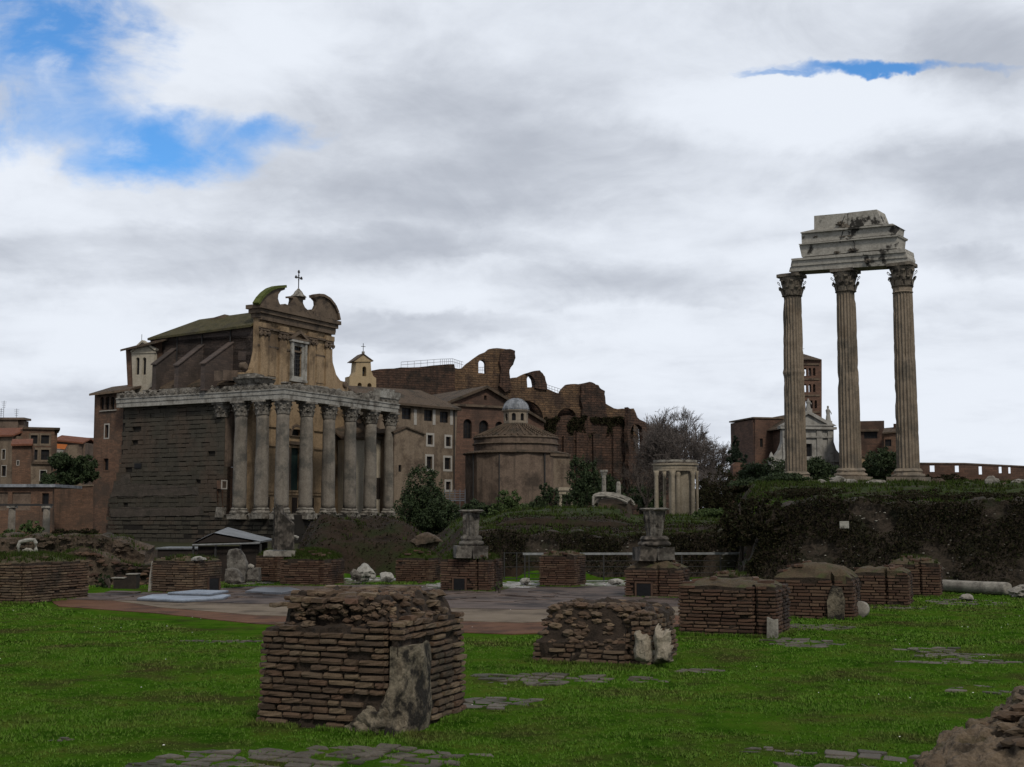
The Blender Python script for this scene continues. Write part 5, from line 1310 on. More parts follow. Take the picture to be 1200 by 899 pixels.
# church front
FY = 7.3; CX = 12.4; PP = lambda pts, y=FY: frT.P(pts, y)
front = [(297, 438.5), (297.5, 431), (300, 424), (302.5, 412), (303.3, 400), (303.8, 370), (389, 383), (388.2, 405), (389, 421), (391.5, 437), (396, 446), (401, 453), (404, 457)]
fp = PP(front); out = [(fp[0][0], ZB - 1)] + fp + [(fp[-1][0], ZB - 1)]
wx = rpx(frT, 343.6, 352.6, 406.5, 441, FY); win = rect(*wx)
dxr = (wx[0] + wx[1]) / 2; DW = 1.15
dr = rpx(frT, 342, 353, 522, 575, FY); door = rect(dxr - DW, dxr + DW, 5.3, dr[3])
lun = rpx(frT, 342, 353, 502, 511, FY); lu = arch(dxr - DW, dxr + DW, lun[2], lun[3] + .2)
b = MB(); b.plate(out, [win[::-1], door[::-1], lu[::-1]], FY, 1.0); b.build('church_front', 'plaster_ochre', tT)
b = MB(); b.plate(rect(*wx), (), FY + .2, .05); b.build('window_pane', 'dark_glass', tT)
b = MB()
for i in range(1, 3): x = wx[0] + (wx[1] - wx[0]) * i / 3; b.box(x - .05, x + .05, FY + .08, FY + .15, wx[2], wx[3])
for i in range(1, 7): z = wx[2] + (wx[3] - wx[2]) * i / 7; b.box(wx[0], wx[1], FY + .085, FY + .155, z - .05, z + .05)
b.build('window_bars', 'iron', tT)
ox = (wx[0] - .75, wx[1] + .75, wx[2] - .5, wx[3] + .45)
b = MB(); b.plate(rect(*ox), [rect(wx[0] - .05, wx[1] + .05, wx[2] - .05, wx[3] + .05)[::-1]], FY - .22, .225)
for s in (ox[0] - .12, ox[1] - .28): b.box(s, s + .4, FY - .45, FY - .2, ox[2], ox[3] + .1)
b.box(ox[0] - .35, ox[1] + .35, FY - .6, FY - .1, ox[3] + .1, ox[3] + .4); b.box(ox[0] - .2, ox[1] + .2, FY - .5, FY - .1, ox[2] - .35, ox[2] - .002)
b.build('window_surround', 'temple_marble', tT)
ax, bx = ox[0] - .5, ox[1] + .5; zt = ox[3] + .42; m_ = (ax + bx) / 2
b = MB(); b.plate([(ax, zt), (bx, zt), (bx, zt + .22), (m_, zt + 1.45), (ax, zt + .22)], [[(ax + .7, zt + .25), (m_, zt + 1.0), (bx - .7, zt + .25)]], FY - .62, .6); b.build('window_pediment', 'plaster_cornice', tT)
# door, lunette frame
b = MB(); b.plate(door, (), FY + .5, .08); b.build('door', 'green_door', tT); b = MB(); b.plate(lu, (), FY + .45, .05); b.build('lunette', 'dark_glass', tT)
b = MB(); zt = door[2][1]; b.plate(arch(dxr - DW - .35, dxr + DW + .35, lun[2] - .1, lun[3] + .55), [arch(dxr - DW, dxr + DW, lun[2] + .02, lun[3] + .2)[::-1]], FY - .25, .25); b.box(dxr - DW - .5, dxr + DW + .5, FY - .5, FY - .001, zt + .05, zt + .5)
b.box(dxr - DW - .4, dxr - DW, FY - .2, FY - .002, 5.3, zt + .05); b.box(dxr + DW, dxr + DW + .4, FY - .2, FY - .002, 5.3, zt + .05); b.build('door_surround', 'plaster_cornice', tT)
# pilasters and string courses above and below
zc = lambda v, u=345, y=FY: frT.hit(u, v, y=y)[2]
L0 = fp[5][0]; R0 = fp[6][0]; ZC = fp[5][1]; ZF = 19.2
b = MB()
for f in (.055, .30, .70, .945):
    x = L0 + (R0 - L0) * f; w = .75
    b.box(x - w, x + w, FY - .28, FY - .003, ZF, ZC - 2.7); b.box(x - w - .15, x + w + .15, FY - .4, FY - .004, ZF, ZF + .9)
    b.box(x - w - .25, x + w + .25, FY - .45, FY - .004, ZC - 1.6, ZC - .9)
for f in (.17, .83): x = L0 + (R0 - L0) * f; b.box(x - .9, x + .9, FY - .1, FY - .002, ZF + 1.6, ZC - 3.3)
b.build('pilaster', 'plaster_ochre', tT, kind='stuff')
b = MB()
for f in (.055, .30, .70, .945):
    x = L0 + (R0 - L0) * f; w = .8
    b = MB()
    for k in range(3): b.rock((x - w + .8 * k, FY - .35, ZC - 2.35), (.32, .22, .36), k + f, .3, 2)
    b.box(x - w - .1, x + w + .1, FY - .45, FY - .004, ZC - 1.95, ZC - 1.75)
    b.build('pilaster_capital', 'plaster_cornice', tT, kind='stuff')
b = MB()
b.box(L0 - .1, R0 + .1, FY - .35, FY - .005, ZC - 1.72, ZC - 1.45); b.box(L0 - .2, R0 + .2, FY - .5, FY - .006, ZC - .55, ZC - .25)
b.box(L0 - .3, R0 + .3, FY - .5, FY + 1.2, ZC - .25, ZC + .32); b.box(L0 - .6, R0 + .5, FY - .8, FY + 1.4, ZC + .323, ZC + .9); b.box(L0 - .95, R0 + .8, FY - 1.1, FY + 1.6, ZC + .903, ZC + 1.45)
b.box(L0 - .1, R0 + .1, FY - .12, FY - .003, ZC - 4.1, ZC - 3.85)
b.build('main_cornice', 'plaster_cornice', tT)
b = MB(); # string courses on the low part seen between the columns
for z in (4.6, 5.0, 11.2, 13.8): b.box(L0 + .1, R0 - .1, FY - .22, FY - .005, z, z + .28)
for f in (.055, .30, .70, .945): x = L0 + (R0 - L0) * f; b.box(x - .8, x + .8, FY - .2, FY - .006, 5.3, 15.6)
b.build('string_course', 'plaster_ochre', tT)
b = MB()
for xa in (6.0, 9.0, dxr, 15.8, 19): b = MB(); b.box(xa - .6, xa + .6, FY - .03, FY + .2, ZB - .4, 4.3); b.build('cellar_opening', 'dark_wood', tT)
# broken curved pediment: two horns and the centre pedestal
YH = FY - .9
def horn(pts, name, lab):
    q = PP(pts, YH); b = MB(); b.plate(q, (), YH + .1, .6); o = b.build(name, 'plaster_cornice', tT, label=lab)
    return q
hl = horn([(303, 357), (307, 350.5), (312, 345), (318, 340.5), (325, 338), (335, 337.3), (334.5, 339.5), (330, 341), (327, 345), (326.5, 350), (328, 355), (331, 359.8), (331, 361)], 'pediment_scroll', None)
hr = horn([(368.5, 369.5), (367, 366), (370, 362), (372, 357.5), (371.5, 352.5), (368, 348.7), (373, 347.3), (379, 347.8), (386, 352), (391.5, 359), (395, 367), (396.7, 375.5)], 'pediment_scroll', None)
def rim(q, i0, i1, m, name):
    b = MB(); p = q[i0:i1]
    for (ax, az_), (bx, bz) in zip(p, p[1:]):
        d = Vector((bx - ax, bz - az_)).normalized(); n = Vector((-d.y, d.x)); s = .38 if n.y > 0 or abs(n.y) < .3 else -.38
        if n.y < -.05: n = -n
        n *= .38
        b.add([(ax, y, az_) for y in (YH - .2, YH + .85)] + [(bx, y, bz) for y in (YH - .2, YH + .85)] + [(ax + n.x, y, az_ + n.y) for y in (YH - .2, YH + .85)] + [(bx + n.x, y, bz + n.y) for y in (YH - .2, YH + .85)],
              [(0, 1, 3, 2), (4, 6, 7, 5), (0, 2, 6, 4), (1, 5, 7, 3), (0, 4, 5, 1), (2, 3, 7, 6)])
    b.build(name, m, tT)
rim(hl, 0, 6, 'moss', 'mossy_coping'); rim(hr, 5, 12, 'plaster_cornice', 'scroll_coping')
b = MB(); b.plate(PP([(331, 361), (331, 359), (335, 356), (338.5, 357.5), (341, 360), (343.5, 356), (344.5, 351.5), (344, 349), (340.5, 349), (340.5, 347), (359, 349.4), (358.5, 351.5), (356, 351.5), (355.8, 355), (358, 360), (362, 364), (366, 362.5), (368.5, 366), (368.5, 370)], YH), (), YH + .1, .8); b.build('centre_pedestal', 'plaster_cornice', tT)
cp = frT.hit(349.7, 348, y=YH + .5); cx_, cz_ = cp[0], cp[2]
b = MB(); b.lathe([(1.15, cz_ - .05), (1.1, cz_ + .1), (.75, cz_ + .35), (.5, cz_ + .8), (.28, cz_ + 1.0), (.12, cz_ + 1.2)], 8, (cx_, YH + .5, 0)); b.build('pyramid_cap', 'marble_old', tT)
b = MB(); y_ = YH + .5; z_ = cz_ + 1.1; b.tube([(cx_, y_, z_), (cx_, y_, z_ + 2.5)], .07, 6); b.tube([(cx_ - .62, y_, z_ + 1.65), (cx_ + .62, y_, z_ + 1.65)], .06, 6)
for dx_, dz_ in ((0, 2.5), (.62, 1.65), (-.62, 1.65)):
    for a in range(3): b.lathe([(.05, -.14), (.14, 0), (.05, .14)], 8, (cx_ + dx_ + .11 * math.cos(a * 2.1 + 1.57), y_, z_ + dz_ + .11 * math.sin(a * 2.1 + 1.57)))
for a in range(8): t_ = a * math.pi / 4 + .39; b.tube([(cx_, y_, z_ + 1.65), (cx_ + .38 * math.cos(t_), y_, z_ + 1.65 + .38 * math.sin(t_))], .03, 4)
b.build('cross', 'iron', tT)
# volute balls at the foot
for u, v, s in ((285, 429, 1), (403, 451, 1)):
    x, y, z = frT.hit(u, v, y=FY + .3); b = MB(); b.lathe([(.001, -.5), (.4, -.48), (.5, -.35), (.5, .35), (.4, .48), (.001, .5)], 20)
    o = b.build('volute', 'plaster_cornice', tT); o.location = (x, y, z); o.rotation_euler = (rad(90), 0, 0)
b = MB(); q = PP([(284, 436), (292, 437), (297, 432), (300, 424), (303, 410), (304, 424), (304, 441), (284, 441)], FY + .2); b.plate(q, (), FY + .2, .8); b.build('volute_wall', 'plaster_ochre', tT); b = MB(); b.plate(PP([(389, 410), (390, 425), (394, 439), (399, 446), (408, 449), (408, 459), (389, 456)], FY + .2), (), FY + .2, .8); b.build('volute_wall', 'plaster_ochre', tT)
b = MB(); q = PP([(262, 434), (283, 434), (283, 446), (262, 446)], FY + 1.4); b.plate(q, (), FY + 1.4, 1.6); b.build('pedestal', 'plaster_brown', tT)
# nave wall (plane x = NX) with buttresses, roof
NX = L0 + .3; NP_ = lambda pts, x=NX: frT.PX(pts, x)
nw = NP_([(303, 470), (303, 380), (290, 382), (176, 396.5), (180, 470)])
ny0, ny1 = nw[1][0], nw[3][0]; nz0, nz1 = nw[1][1], nw[3][1]
whole = [NP_([(195, 410), (192, 410), (192, 416), (195, 416)]), NP_([(288, 412), (279, 412), (279, 422), (288, 422)]), NP_([(195, 438), (191, 438), (191, 444), (195, 444)]), NP_([(226, 437), (222, 437), (222, 443), (226, 443)]), NP_([(258, 434), (254.5, 434), (254.5, 441), (258, 441)])]
b = MB(); b.plate(nw, whole, NX, .8, axis='x'); b.build('nave_wall', 'nave_wall', tT)
for h in whole[:2]:
    b = MB(); ys_ = [p[0] for p in h]; zs_ = [p[1] for p in h]; b.box(NX + .4, NX + .45, min(ys_), max(ys_), min(zs_), max(zs_)); w = b.build('nave_window', 'dark_glass', tT)
for h in whole[2:]:
    b = MB(); ys_ = [p[0] for p in h]; zs_ = [p[1] for p in h]; b.box(NX + .5, NX + .55, min(ys_) - .1, max(ys_) + .1, min(zs_) - .1, max(zs_) + .1); b.build('vent_opening', 'dark_glass', tT)
b = MB(); b.box(L0 + .3, R0 - .3, FY + 1, ny1, ZE - 1, nz1 - .6); b.build('nave_body', 'nave_wall', tT)
# buttresses stand at right angles to the nave wall
BW = .38
for (uh, vh), (ul, vl), vb_ in (((236, 405), (207, 429), 452), ((271, 402), (238, 427), 450), ((204, 409), (181, 428), 455)):
    hy, hz = frT.hit(uh, vh, x=NX)[1:]; lx, _, lz = frT.hit(ul, vl, y=hy); bz = lz - 3.5
    b = MB(); 
    b.hexa([(lx, hy - BW, bz), (NX, hy - BW, bz), (NX, hy + BW, bz), (lx, hy + BW, bz), (lx, hy - BW, lz), (NX, hy - BW, hz), (NX, hy + BW, hz), (lx, hy + BW, lz)]); bo = b.build('buttress', 'nave_wall', tT)
    b = MB(); b.hexa([(lx - .2, hy - BW - .15, lz + .004), (NX - .02, hy - BW - .15, hz + .004), (NX - .02, hy + BW + .15, hz + .004), (lx - .2, hy + BW + .15, lz + .004), (lx - .2, hy - BW - .15, lz + .16), (NX - .02, hy - BW - .15, hz + .16), (NX - .02, hy + BW + .15, hz + .16), (lx - .2, hy + BW + .15, lz + .16)]); b.build('buttress_coping', 'nave_wall', bo)
b = MB()
for u, v0, v1 in ((208.5, 395, 446), (270.8, 386, 443), (237.5, 392, 443)): y, z = NP_([(u, v0)])[0]; z_ = NP_([(u, v1)])[0][1]; b.tube([(NX - .12, y, z), (NX - .12, y, z_)], .09, 6)
b.build('drainpipe', 'iron', tT, kind='stuff')
# lean-to roofs below the nave
q = [frT.hit(u, v, x=1.0) for u, v in ((175, 458), (276, 445))]
z0_ = (q[0][2] + q[1][2]) / 2 ; ya, yb = q[1][1], q[0][1]
b = MB(); b.slab([(.9, yb, z0_), (.9, ya, z0_), (NX + .1, ya, z0_ + 1.5), (NX + .1, yb, z0_ + 1.5)], .25); b.build('aisle_roof', 'tile_roof', tT)
b = MB(); b.box(1.3, NX, ya + .2, yb - .2, ZE - 2, z0_ - .1); b.build('aisle_wall', 'plaster_brown', tT)
# nave roof, mossy
rx_ = (L0 + R0) / 2
pE0 = frT.hit(303, 380, x=NX - .6); pE1 = frT.hit(174, 396.5, x=NX - .6)
rg = frT.hit(300, 369.5, x=rx_); zr = rg[2]; yb = pE1[1]
ra = frT.hit(300, 369.5, x=rx_ - 3.0)
b = MB(); zE0, zE1 = pE0[2], pE1[2]; ya = FY + 1.0
rzA = zE0 + 2.6
kx = NX + 3.2
b.slab([(NX - .8, yb, zE1), (NX - .8, ya, zE0), (kx, ya, rzA), (kx, yb - 6, rzA - .4)], .3)
b.slab([(kx, ya, rzA), (R0 + .8, ya, zE0), (R0 + .8, yb, zE1), (kx, yb - 6, rzA - .4)], .3)
b.slab([(NX - .8, yb, zE1), (kx, yb - 6, rzA - .4), (R0 + .8, yb, zE1)], .3)
b.build('nave_roof', 'tile_roof_moss', tT)
b = MB(); q = frT.PX([(250, 374), (266.5, 369), (267, 373.5), (262, 377), (250, 378)], kx); b.plate(q, (), kx - .6, 1.2, axis='x'); b.build('roof_dormer', 'plaster_cornice', tT)
# --- back rooms left of the nave: brick strip and white gabled bay
X2 = NX - 1.2; P2 = lambda pts, x=X2: frT.PX(pts, x)
bx_ = MB(); bx_.plate(P2([(184, 470), (183, 399), (147, 409), (150, 470)], X2), (), X2 + .05, 3, axis='x'); bx_.build('back_wall', 'brick_house', tT)
a_ = [P2([(159.3 + k, 439), (163 + k, 439), (163 + k, 419), (159.3 + k, 419)], X2 - .5) for k in (0, 7.8)]
b = MB(); hs_ = []
for h in a_:
    y0_, y1_ = min(p[0] for p in h), max(p[0] for p in h); z0_, z1_ = min(p[1] for p in h), max(p[1] for p in h); hs_.append((y0_, y1_, z0_, z1_))
b.plate(P2([(181, 470), (181, 412), (167, 402), (154, 412.5), (156, 466), (152, 466.5), (152, 472)], X2 - .5), [arch(*h) for h in hs_], X2 - .5, .5, axis='x'); b.build('gabled_bay', 'plaster_pale', tT)
b = MB()
for h in hs_: b.plate(arch(*h), (), X2 - .2, .05, axis='x')
b.build('arched_window', 'dark_glass', tT)
b = MB(); q = P2([(183, 409), (182, 411), (166.8, 401), (153.5, 413), (153, 411.5), (166.5, 398.5)], X2 - .7); b.plate(q, (), X2 - .75, .6, axis='x')
q = P2([(182, 413.5), (182, 411.8), (153.7, 413), (154, 414.5)], X2 - .6); b.plate(q, (), X2 - .62, .12, axis='x'); b.build('gable_moulding', 'plaster_pale', tT)
r1 = [frT.hit(u, v, x=X2 - 1.2) for u, v in ((184, 399.5), (141, 409.5))]
b = MB(); b.slab([(X2 - 1.2, r1[1][1], r1[1][2]), (X2 - 1.2, r1[0][1], r1[0][2]), (X2 + 4, r1[0][1], r1[0][2] + 1.6), (X2 + 4, r1[1][1], r1[1][2] + 1.6)], .3); b.build('back_roof', 'tile_roof', tT)
# antenna-like finial
p_ = frT.hit(166, 400, x=X2); b = MB(); b.tube([(X2, p_[1], p_[2] - .3), (X2, p_[1], p_[2] + 1.0)], .05, 4); b.build('finial', 'iron', tT)

# ---- brick annex at the far end, with triple windows
tX = frT.thing('brick_house', 'narrow brick tower-like house joined to the far end of the temple side wall', 'house')
hl_ = [frT.PX([(u0 + 3.6, 479.5), (u0, 480), (u0, 465.5), (u0 + 3.6, 465)], 1.2) for u0 in (117.8, 124, 130.2)] + [frT.PX([(127, 513), (123.3, 513), (123.3, 498), (127, 498)], 1.2), frT.PX([(127, 551), (121.5, 551), (121.5, 537.5), (127, 537.5)], 1.2)]
hr_ = [(min(p[0] for p in h), max(p[0] for p in h), min(p[1] for p in h), max(p[1] for p in h)) for h in hl_]
b = MB(); b.plate(frT.PX([(150, 660), (150, 458), (111, 462), (107.5, 600), (103, 660)], 1.2), [arch(*h) if i < 3 else rect(*h) for i, h in enumerate(hr_)], 1.2, 3.5, axis='x'); b.build('wall', 'brick_house', tX)
for i, h in enumerate(hr_):
    m = MB(); m.plate(arch(*h) if i < 3 else rect(*h), (), 1.55, .05, axis='x')
    if i < 3: m.build('window', 'dark_glass', tX)
    else:
        w = MB(); w.plate(rect(h[0] - .18, h[1] + .18, h[2] - .18, h[3] + .18), [rect(*h)[::-1]], 1.16, .05, axis='x'); w = w.build('window', 'window_frame' if i == 3 else 'brick_house', tX); m.build('pane', 'dark_glass', w)
m = MB(); q = frT.PX([(136, 480), (116.5, 481.5), (116.5, 482.5), (136, 481)], 1.0); m.plate(q, (), .98, .2, axis='x'); m.build('sill', 'window_frame', tX)
r1 = [frT.hit(u, v, x=.2) for u, v in ((153, 456), (105, 461.5))]
b = MB(); b.slab([(.1, r1[1][1], r1[1][2]), (.1, r1[0][1], r1[0][2]), (4.5, r1[0][1], r1[0][2] + 1.4), (4.5, r1[1][1], r1[1][2] + 1.4)], .3); b.build('roof', 'tile_roof', tX)
# ================================================================ buildings behind
def hole_rect(fr, u0, u1, v0, v1, y=0.0): return rpx(fr, u0, u1, v0, v1, y)
def facade(fr, t, pts, wins, m, y=0.0, th=.6, back=8.0, name='wall', frame=None, arched=(), depth=.35, bars=(1, 2), fw=.2, fmlist=None):
    hs = [hole_rect(fr, *w, y) for w in wins]
    b = MB(); b.plate(fr.P(pts, y), [(arch(*h) if i in arched else rect(*h)) for i, h in enumerate(hs)], y, th); o = b.build(name, m, t)
    for i, h in enumerate(hs):
        fm_ = fmlist[i] if fmlist else frame
        window(t, *h, y=y, fm=fm_, fw=fw, arched=i in arched, depth=depth, bars=bars)
    return hs
def body(fr, t, u0, u1, vtop, z0, y0, y1, m, name='body'):
    x0 = fr.hit(u0, vtop, y=y0)[0]; x1 = fr.hit(u1, vtop, y=y0)[0]; z1 = fr.hit((u0 + u1) / 2, vtop, y=y0)[2]
    b = MB(); b.box(x0, x1, y0, y1, z0, z1); return b.build(name, m, t)

# monastery house
fr = Fpx(438, 192.5, 536, 206, 0); t = fr.thing('plastered_house', 'grey-tan plastered three-storey house with white-framed windows behind the porch', 'house')
facade(fr, t, [(438, 625), (438, 468), (463, 470), (536, 478), (530, 625)], [(471, 482, 478, 491.5), (497, 507, 480.5, 493.5), (515.5, 525.5, 482.5, 495.5), (501, 507, 510, 521), (522.5, 528, 512, 523), (500, 506.5, 535, 549.5), (521, 528, 536.5, 550), (522.5, 528, 564.5, 574)], 'plaster_tan',
       fmlist=[None, None, None] + ['window_frame'] * 5, fw=.34)
b = MB(); x1 = fr.hit(536, 500, y=0)[0]; z1 = fr.hit(536, 480, y=0)[2]; b.box(.2, x1 - .1, .7, 12, -2, z1 - .3); b.build('body', 'plaster_tan', t)
e0, e1 = fr.hit(438, 469, y=-.9), fr.hit(539, 478.5, y=-.9); ze = (e0[2] + e1[2]) / 2; r0 = fr.hit(463, 457.5, y=5); r1 = fr.hit(507, 459.5, y=5)
b = MB(); b.slab([(e0[0] - 1, -.9, e0[2]), (e1[0] + .4, -.9, e1[2]), (e1[0] - 3, 5, r1[2] + .1), (e0[0] - 1, 5, r0[2])], .35); b.slab([(e1[0] + .4, -.9, e1[2]), (e1[0] + .4, 12, e1[2]), (e1[0] - 3, 5, r1[2] + .1)], .35); b.slab([(e0[0] - 1, 5, r0[2]), (e1[0] - 3, 5, r1[2] + .1), (e1[0] + .4, 12, e1[2]), (e0[0] - 1, 12, e0[2])], .35); b.build('roof', 'tile_roof', t)
b = MB(); p0 = fr.hit(532.5, 480, y=-.15); p1 = fr.hit(531, 573, y=-.15); b.tube([(p0[0], -.15, p0[2]), (p0[0], -.15, p1[2])], .1, 6); b.build('drainpipe', 'iron', t)
b = MB()
for u in (486.5, 508.5, 529): x0, x1, z0, z1 = rpx(fr, u - 1.6, u + 1.6, 480, 498); b.box(x0, x1, -.06, -.003, z0, z1)
b.build('plaster_strip', 'window_frame', t, kind='stuff')
# small gabled plaster house in front of it
fr = Fpx(462, 186, 496, 189, 0); t = fr.thing('gabled_shed', 'small gable-fronted house with peeling tan plaster beside the porch end column', 'house')
facade(fr, t, [(462, 625), (462, 506), (476, 500.5), (497, 509), (496, 625)], [(467, 470.5, 545, 553)], 'plaster_tan', bars=(0, 0)); b = MB(); b.box(.1, fr.len - .1, .6, 7, -2, fr.hit(480, 510, y=.6)[2]); b.build('body', 'plaster_tan', t)
b = MB(); q = fr.P([(460.5, 506), (476, 499.6), (498.5, 508.6), (498.5, 510), (476, 501.4), (461, 508)], -.2); b.plate(q, (), -.3, 7.4); b.build('roof', 'tile_roof', t)
fr = Fpx(405, 186, 452, 190, 0); t = fr.thing('tiled_house', 'pale low house with a tiled lean-to roof seen between the last porch columns', 'house')
b = MB(); b.plate(fr.P([(405, 640), (405, 515), (452, 515), (452, 640)]), (), 0, 5); b.build('wall', 'plaster_pale', t)
a0, a1 = fr.hit(400, 512, y=-.8), fr.hit(456, 512, y=-.8); b = MB(); b.slab([(a0[0], -.8, a0[2]), (a1[0], -.8, a1[2]), (a1[0], 4, a1[2] + 2.3), (a0[0], 4, a0[2] + 2.3)], .3); b.build('roof', 'tile_roof', t)
b = MB(); x0, x1, z0, z1 = rpx(fr, 441, 446, 560, 585); b.box(x0, x1, -.05, .02, z0, z1); b.build('door', 'dark_wood', t)
fr = Fpx(404, 193, 440, 195, 0); t = fr.thing('brown_house', 'brown house with dark eaves behind the right porch columns', 'house')
facade(fr, t, [(404, 620), (404, 485), (440, 484), (440, 620)], [(419, 424, 496, 504)], 'plaster_brown', bars=(0, 0)); body(fr, t, 404.5, 439.5, 487, -2, .6, 6, 'plaster_brown')
b = MB(); b.box(-.6, fr.len + .6, -.9, 6.2, fr.hit(420, 485, y=0)[2] + .003, fr.hit(420, 485, y=0)[2] + .5); b.build('roof', 'tile_roof', t)

# cream bell gable
fr = Fpx(409.5, 215, 437.5, 217, 8); t = fr.thing('bell_gable', 'cream bell gable with a small cross rising behind the porch entablature', 'bell gable')
hs = [rpx(fr, 424.7, 429.2, 429.5, 441), rpx(fr, 419, 424, 448.5, 454), rpx(fr, 430.5, 435.5, 449, 454)]
b = MB(); b.plate(fr.P([(409.5, 480), (409.7, 441), (414, 440.5), (416.5, 436), (417.5, 424), (434.5, 424.5), (435, 434), (437.5, 441), (440.8, 443), (441, 480)]), [arch(*h) for h in hs], 0, 2.2); b.build('wall', 'plaster_cream', t)
b = MB(); b.plate(fr.P([(415, 424), (415, 422.7), (425.7, 415.4), (436.3, 422.7), (436.3, 424)], -.2), (), -.2, 2.4); b.build('gable', 'plaster_cream', t); b = MB(); b.plate(fr.P([(413.6, 423), (425.7, 414), (437.8, 422.8), (437.3, 423.6), (425.7, 415.4), (414, 423.8)], -.3), (), -.35, 2.8); b.build('gable_coping', 'plaster_cornice', t)
b = MB(); h = hs[0]; c = ((h[0] + h[1]) / 2, 1.1, h[2] + .5); b.lathe([(.42, 0), (.36, .25), (.26, .7), (.1, .85), (.02, .9)], 14, c); b.build('bell', 'iron', t)
p = fr.hit(425.6, 414, y=.8); b = MB(); b.tube([(p[0], .8, p[2]), (p[0], .8, p[2] + 1.7)], .06, 5); b.tube([(p[0] - .4, .8, p[2] + 1.15), (p[0] + .4, .8, p[2] + 1.15)], .05, 5); b.build('cross', 'iron', t); b = MB(); b.box(p[0] - .2, p[0] + .2, .6, 1, p[2] - .2, p[2] + .3); b.build('finial', 'marble_old', t)

# brick basilica with a wide gable
fr = Fpx(528, 222, 637, 232, 0); t = fr.thing('gabled_church', 'large brick church with a broad low gable and three arched windows', 'church')
facade(fr, t, [(528, 625), (528, 470), (571.5, 453), (600, 469), (637, 492), (637, 625)], [(543, 552.8, 491, 514), (561.5, 572.5, 492.5, 510), (580.5, 589.5, 494, 512), (567.3, 570.3, 463.5, 469), (601, 607, 500, 520)], 'brick_maroon', arched=(0, 1, 2), bars=(2, 3), depth=.6)
b = MB(); zz = fr.hit(580, 478, y=.6)[2]; b.box(.3, fr.len - .3, .61, 24, -1, zz - 2.5); b.build('body', 'brick_maroon', t)
P = lambda u, v, y: fr.hit(u, v, y=y)
a, c, d = P(524.5, 470.5, -.8), P(571.5, 451.7, -.8), P(639.5, 492.5, -.8)
b = MB(); b.slab([a, c, (c[0], 24, c[2]), (a[0], 24, a[2])], .5); b.slab([c, d, (d[0], 24, d[2]), (c[0], 24, c[2])], .5); b.build('roof', 'tile_roof', t)
b = MB(); q0, q1 = P(529, 472.5, 0), P(592, 477.5, 0); b.box(q0[0], q1[0] + .5, -.45, -.004, (q0[2] + q1[2]) / 2 - .35, (q0[2] + q1[2]) / 2 + .05); b.build('string_course', 'plaster_cornice', t)

# round temple with lantern
pc = at(604.5, 600, 209); t = thing('round_temple', 'round brick temple with stepped drums, conical tiled roof and a lead dome', 'round temple', (pc.x, pc.y, 0), rad(12))
Yr = 209; zpx = lambda v: 1.7 + (605 - v) / F * (Yr - 3)
s = Yr / F
def drum(r, v0, v1, seg, name, m, extra=0, sm_=False):
    b = MB(); z0, z1 = zpx(v0), zpx(v1); n = max(2, int((z1 - z0) / .8)); b.lathe([(r * s, z0 + (z1 - z0) * k / n) for k in range(n + 1)], seg); return b.build(name, m, t, smooth=sm_)
drum(60, 640, 532, 12, 'main_drum', 'plaster_brown'); drum(49, 532, 512.5, 32, 'upper_drum', 'plaster_brown', sm_=False)
b = MB(); b.lathe([(61.5 * s, zpx(533)), (62.5 * s, zpx(532)), (62 * s, zpx(531)), (51.5 * s, zpx(528.8))], 24); b.build('lower_roof', 'tile_roof', t)
b = MB(); b.lathe([(50.5 * s, zpx(521.5)), (51.2 * s, zpx(521)), (51 * s, zpx(520)), (49.2 * s, zpx(519.5))], 32, cap=False); b.lathe([(49.6 * s, zpx(514.5)), (50.4 * s, zpx(513.5)), (50.2 * s, zpx(512.6)), (48.4 * s, zpx(512))], 32); b.build('cornice', 'plaster_cornice', t)
b = MB(); b.lathe([(48.8 * s, zpx(512.4)), (48 * s, zpx(511.3)), (31 * s, zpx(504.3)), (14.8 * s, zpx(496.5)), (14 * s, zpx(496))], 40); b.build('cone_roof', 'tile_roof', t)
b = MB()
for k in range(40):
    a = k * math.pi / 20; b.tube([(49 * s * math.cos(a), 49 * s * math.sin(a), zpx(511.2)), (15 * s * math.cos(a), 15 * s * math.sin(a), zpx(496.2))], .13, 4)
b.build('roof_ribs', 'tile_roof', t)
# lantern: eight posts with arched openings
zl0, zl1 = zpx(497.5), zpx(479.5); rl = 14.6 * s
b = MB(); b.lathe([(rl, zl0 - .6), (rl, zl0 + .35)], 8); b.lathe([(rl, zl1 - .45), (rl + .05, zl1 - .4), (rl + .3, zl1 - .1), (rl + .3, zl1)], 8)
for k in range(8):
    a0, a1 = k * math.pi / 4, (k + 1) * math.pi / 4; p0, p1 = Vector((math.cos(a0), math.sin(a0))) * rl, Vector((math.cos(a1), math.sin(a1))) * rl; d = p1 - p0; L_ = d.length; d /= L_; nn = Vector((-d.y, d.x))
    base = len(b.v); b.plate(rect(0, L_, zl0, zl1 - .4), [arch(L_ * .28, L_ * .72, zl0 + .7, zl1 - .55)], 0, .25)
    b.v[base:] = [(p0.x + d.x * x + nn.x * y, p0.y + d.y * x + nn.y * y, z) for x, y, z in b.v[base:]]
b.build('lantern', 'frame_tan', t); b = MB(); b.lathe([(rl * .8, zl0), (rl * .8, zl1 - .5)], 8); b.build('lantern_window', 'dark_glass', t)
b = MB(); zd = zl1; b.lathe([(15.6 * s * math.cos(k * math.pi / 20), zd + (zpx(465.2) - zd) * math.sin(k * math.pi / 20)) for k in range(10)] + [(.02, zpx(465.2))], 32); o = b.build('dome', 'lead_roof', t, smooth=True)
b = MB()
